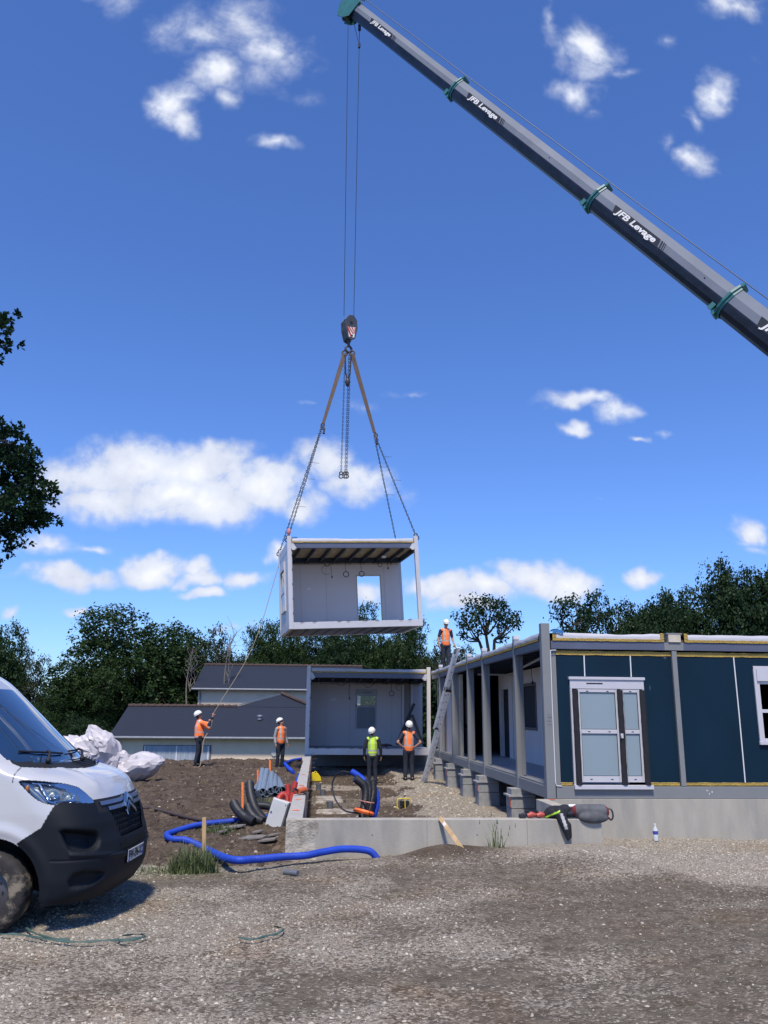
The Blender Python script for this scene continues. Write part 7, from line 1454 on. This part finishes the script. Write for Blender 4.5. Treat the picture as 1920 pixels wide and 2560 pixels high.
md_ = tarp.modifiers.new('d', 'DECIMATE'); md_.ratio = .036; dg_ = bpy.context.evaluated_depsgraph_get(); dg_.update(); me_ = bpy.data.meshes.new_from_object(tarp.evaluated_get(dg_)); tarp.modifiers.clear(); tarp.data = me_; me_.name = 'tarpaulin'
_n = len(me_.vertices); _c = np.empty(_n*3); me_.vertices.foreach_get('co', _c); _c += np.random.default_rng(3).normal(0, .013, _n*3); me_.vertices.foreach_set('co', _c)
me_.polygons.foreach_set('use_smooth', np.ones(len(me_.polygons), bool)); me_.set_sharp_from_angle(angle=math.radians(11)); tarp.location.z = -.13; tag(tarp, 'crumpled heap of white plastic tarpaulin on the soil behind the van', 'tarpaulin')
for x, y, w in ((166, 1617, .13), (214, 1635, .10)):
    p = tp(x, y, -.62); mb = MB(); mb.grid([[p+V3(w*(i/5-.5)*1.6, .01*i, (.05 if j else -.02)+.02*math.sin(i*2)) for i in range(6)] for j in range(2)]); mb.build('blue_print', mat('tarp_print', (.10, .14, .42), .6), tarp)
# strap loops and offcuts in the yard
STR = mat('strap_green', (.045, .09, .08), .6, var=.15)
def strap(pts, w, label, name='packing_strap'):
    P = bez([grd(x, y, .036) for x, y in pts], 8); A = [[], []]
    for i, p in enumerate(P):
        t = P[min(i+1, len(P)-1)]-P[max(i-1, 0)]; n = np.cross(t, (0, 0, 1.)); n /= np.linalg.norm(n); tw = .003*math.sin(i*.8); A[0].append(p+n*w/2+(0, 0, tw)); A[1].append(p-n*w/2+(0, 0, .012-tw))
    mb = MB(); mb.grid(A); o = mb.build(name, STR, smooth=True); md = o.modifiers.new('t', 'SOLIDIFY'); md.thickness = .0015; tag(o, label, 'strap', 'green packing straps on the gravel'); return o
strap([(0, 2020), (40, 2022), (90, 2030), (160, 2037), (215, 2036), (262, 2033), (300, 2027), (314, 2024), (298, 2023), (262, 2025), (255, 2031), (275, 2037), (310, 2027)], .013, 'long dull green packing strap looping over the gravel below the van')
strap([(45, 2000), (70, 2016), (110, 2030), (150, 2035)], .012, 'thin green strap end curling from under the van')
strap([(515, 2028), (545, 2031), (575, 2024), (600, 2020), (612, 2010), (590, 2004)], .014, 'short curl of green strap lying alone in the middle of the yard')
mb = MB(); p, q = grd(614, 1884, .03), grd(643, 1887, .03); mb.tube([p, q], .035, 14); o = mb.build('pipe_offcut', mat('offcut_grey', (.12, .13, .16), .5), smooth=40); tag(o, 'short grey pipe offcut lying on the gravel before the wall', 'pipe offcut')
# slate slabs and clods in the ditch
SLB = mat('slate_slab', (.17, .16, .15), .9, var=.2, vscale=10)
r_ = random.Random(8)
for i, (sx, sy, w) in enumerate([(508, 1791, .22), (547, 1812, .30), (580, 1818, .16), (500, 1777, .16), (555, 1800, .12), (590, 1806, .12), (478, 1801, .14), (1262, 1803, .10), (1195, 1813, .14)]):
    p = grd(sx, sy, .015); mb = MB(); pl0 = [(w*r_.uniform(.7, 1.2)*math.cos(a), w*.55*r_.uniform(.7, 1.2)*math.sin(a), .02*math.cos(a)) for a in np.linspace(0, 2*PI, 8)[:-1]]; mb.prism([p+V3(*q) for q in pl0], (0, 0, .03)); o = mb.build('slate_slab', SLB, bevel=.005)
    tag(o, ['slab of slate just right of the wooden stake', 'largest slate slab, in the middle of the ditch', 'slate slab right of the largest one', 'slate slab nearest the blue pipe in the ditch', 'small slate slab above the largest one', 'small slate slab nearest the concrete corner', 'slate slab beside the tall grass tuft', 'flat stone at the right foot of the concrete wall', 'dark flat stone before the concrete wall below the jacket'][i], 'stone slab', 'flat stones about the wall')
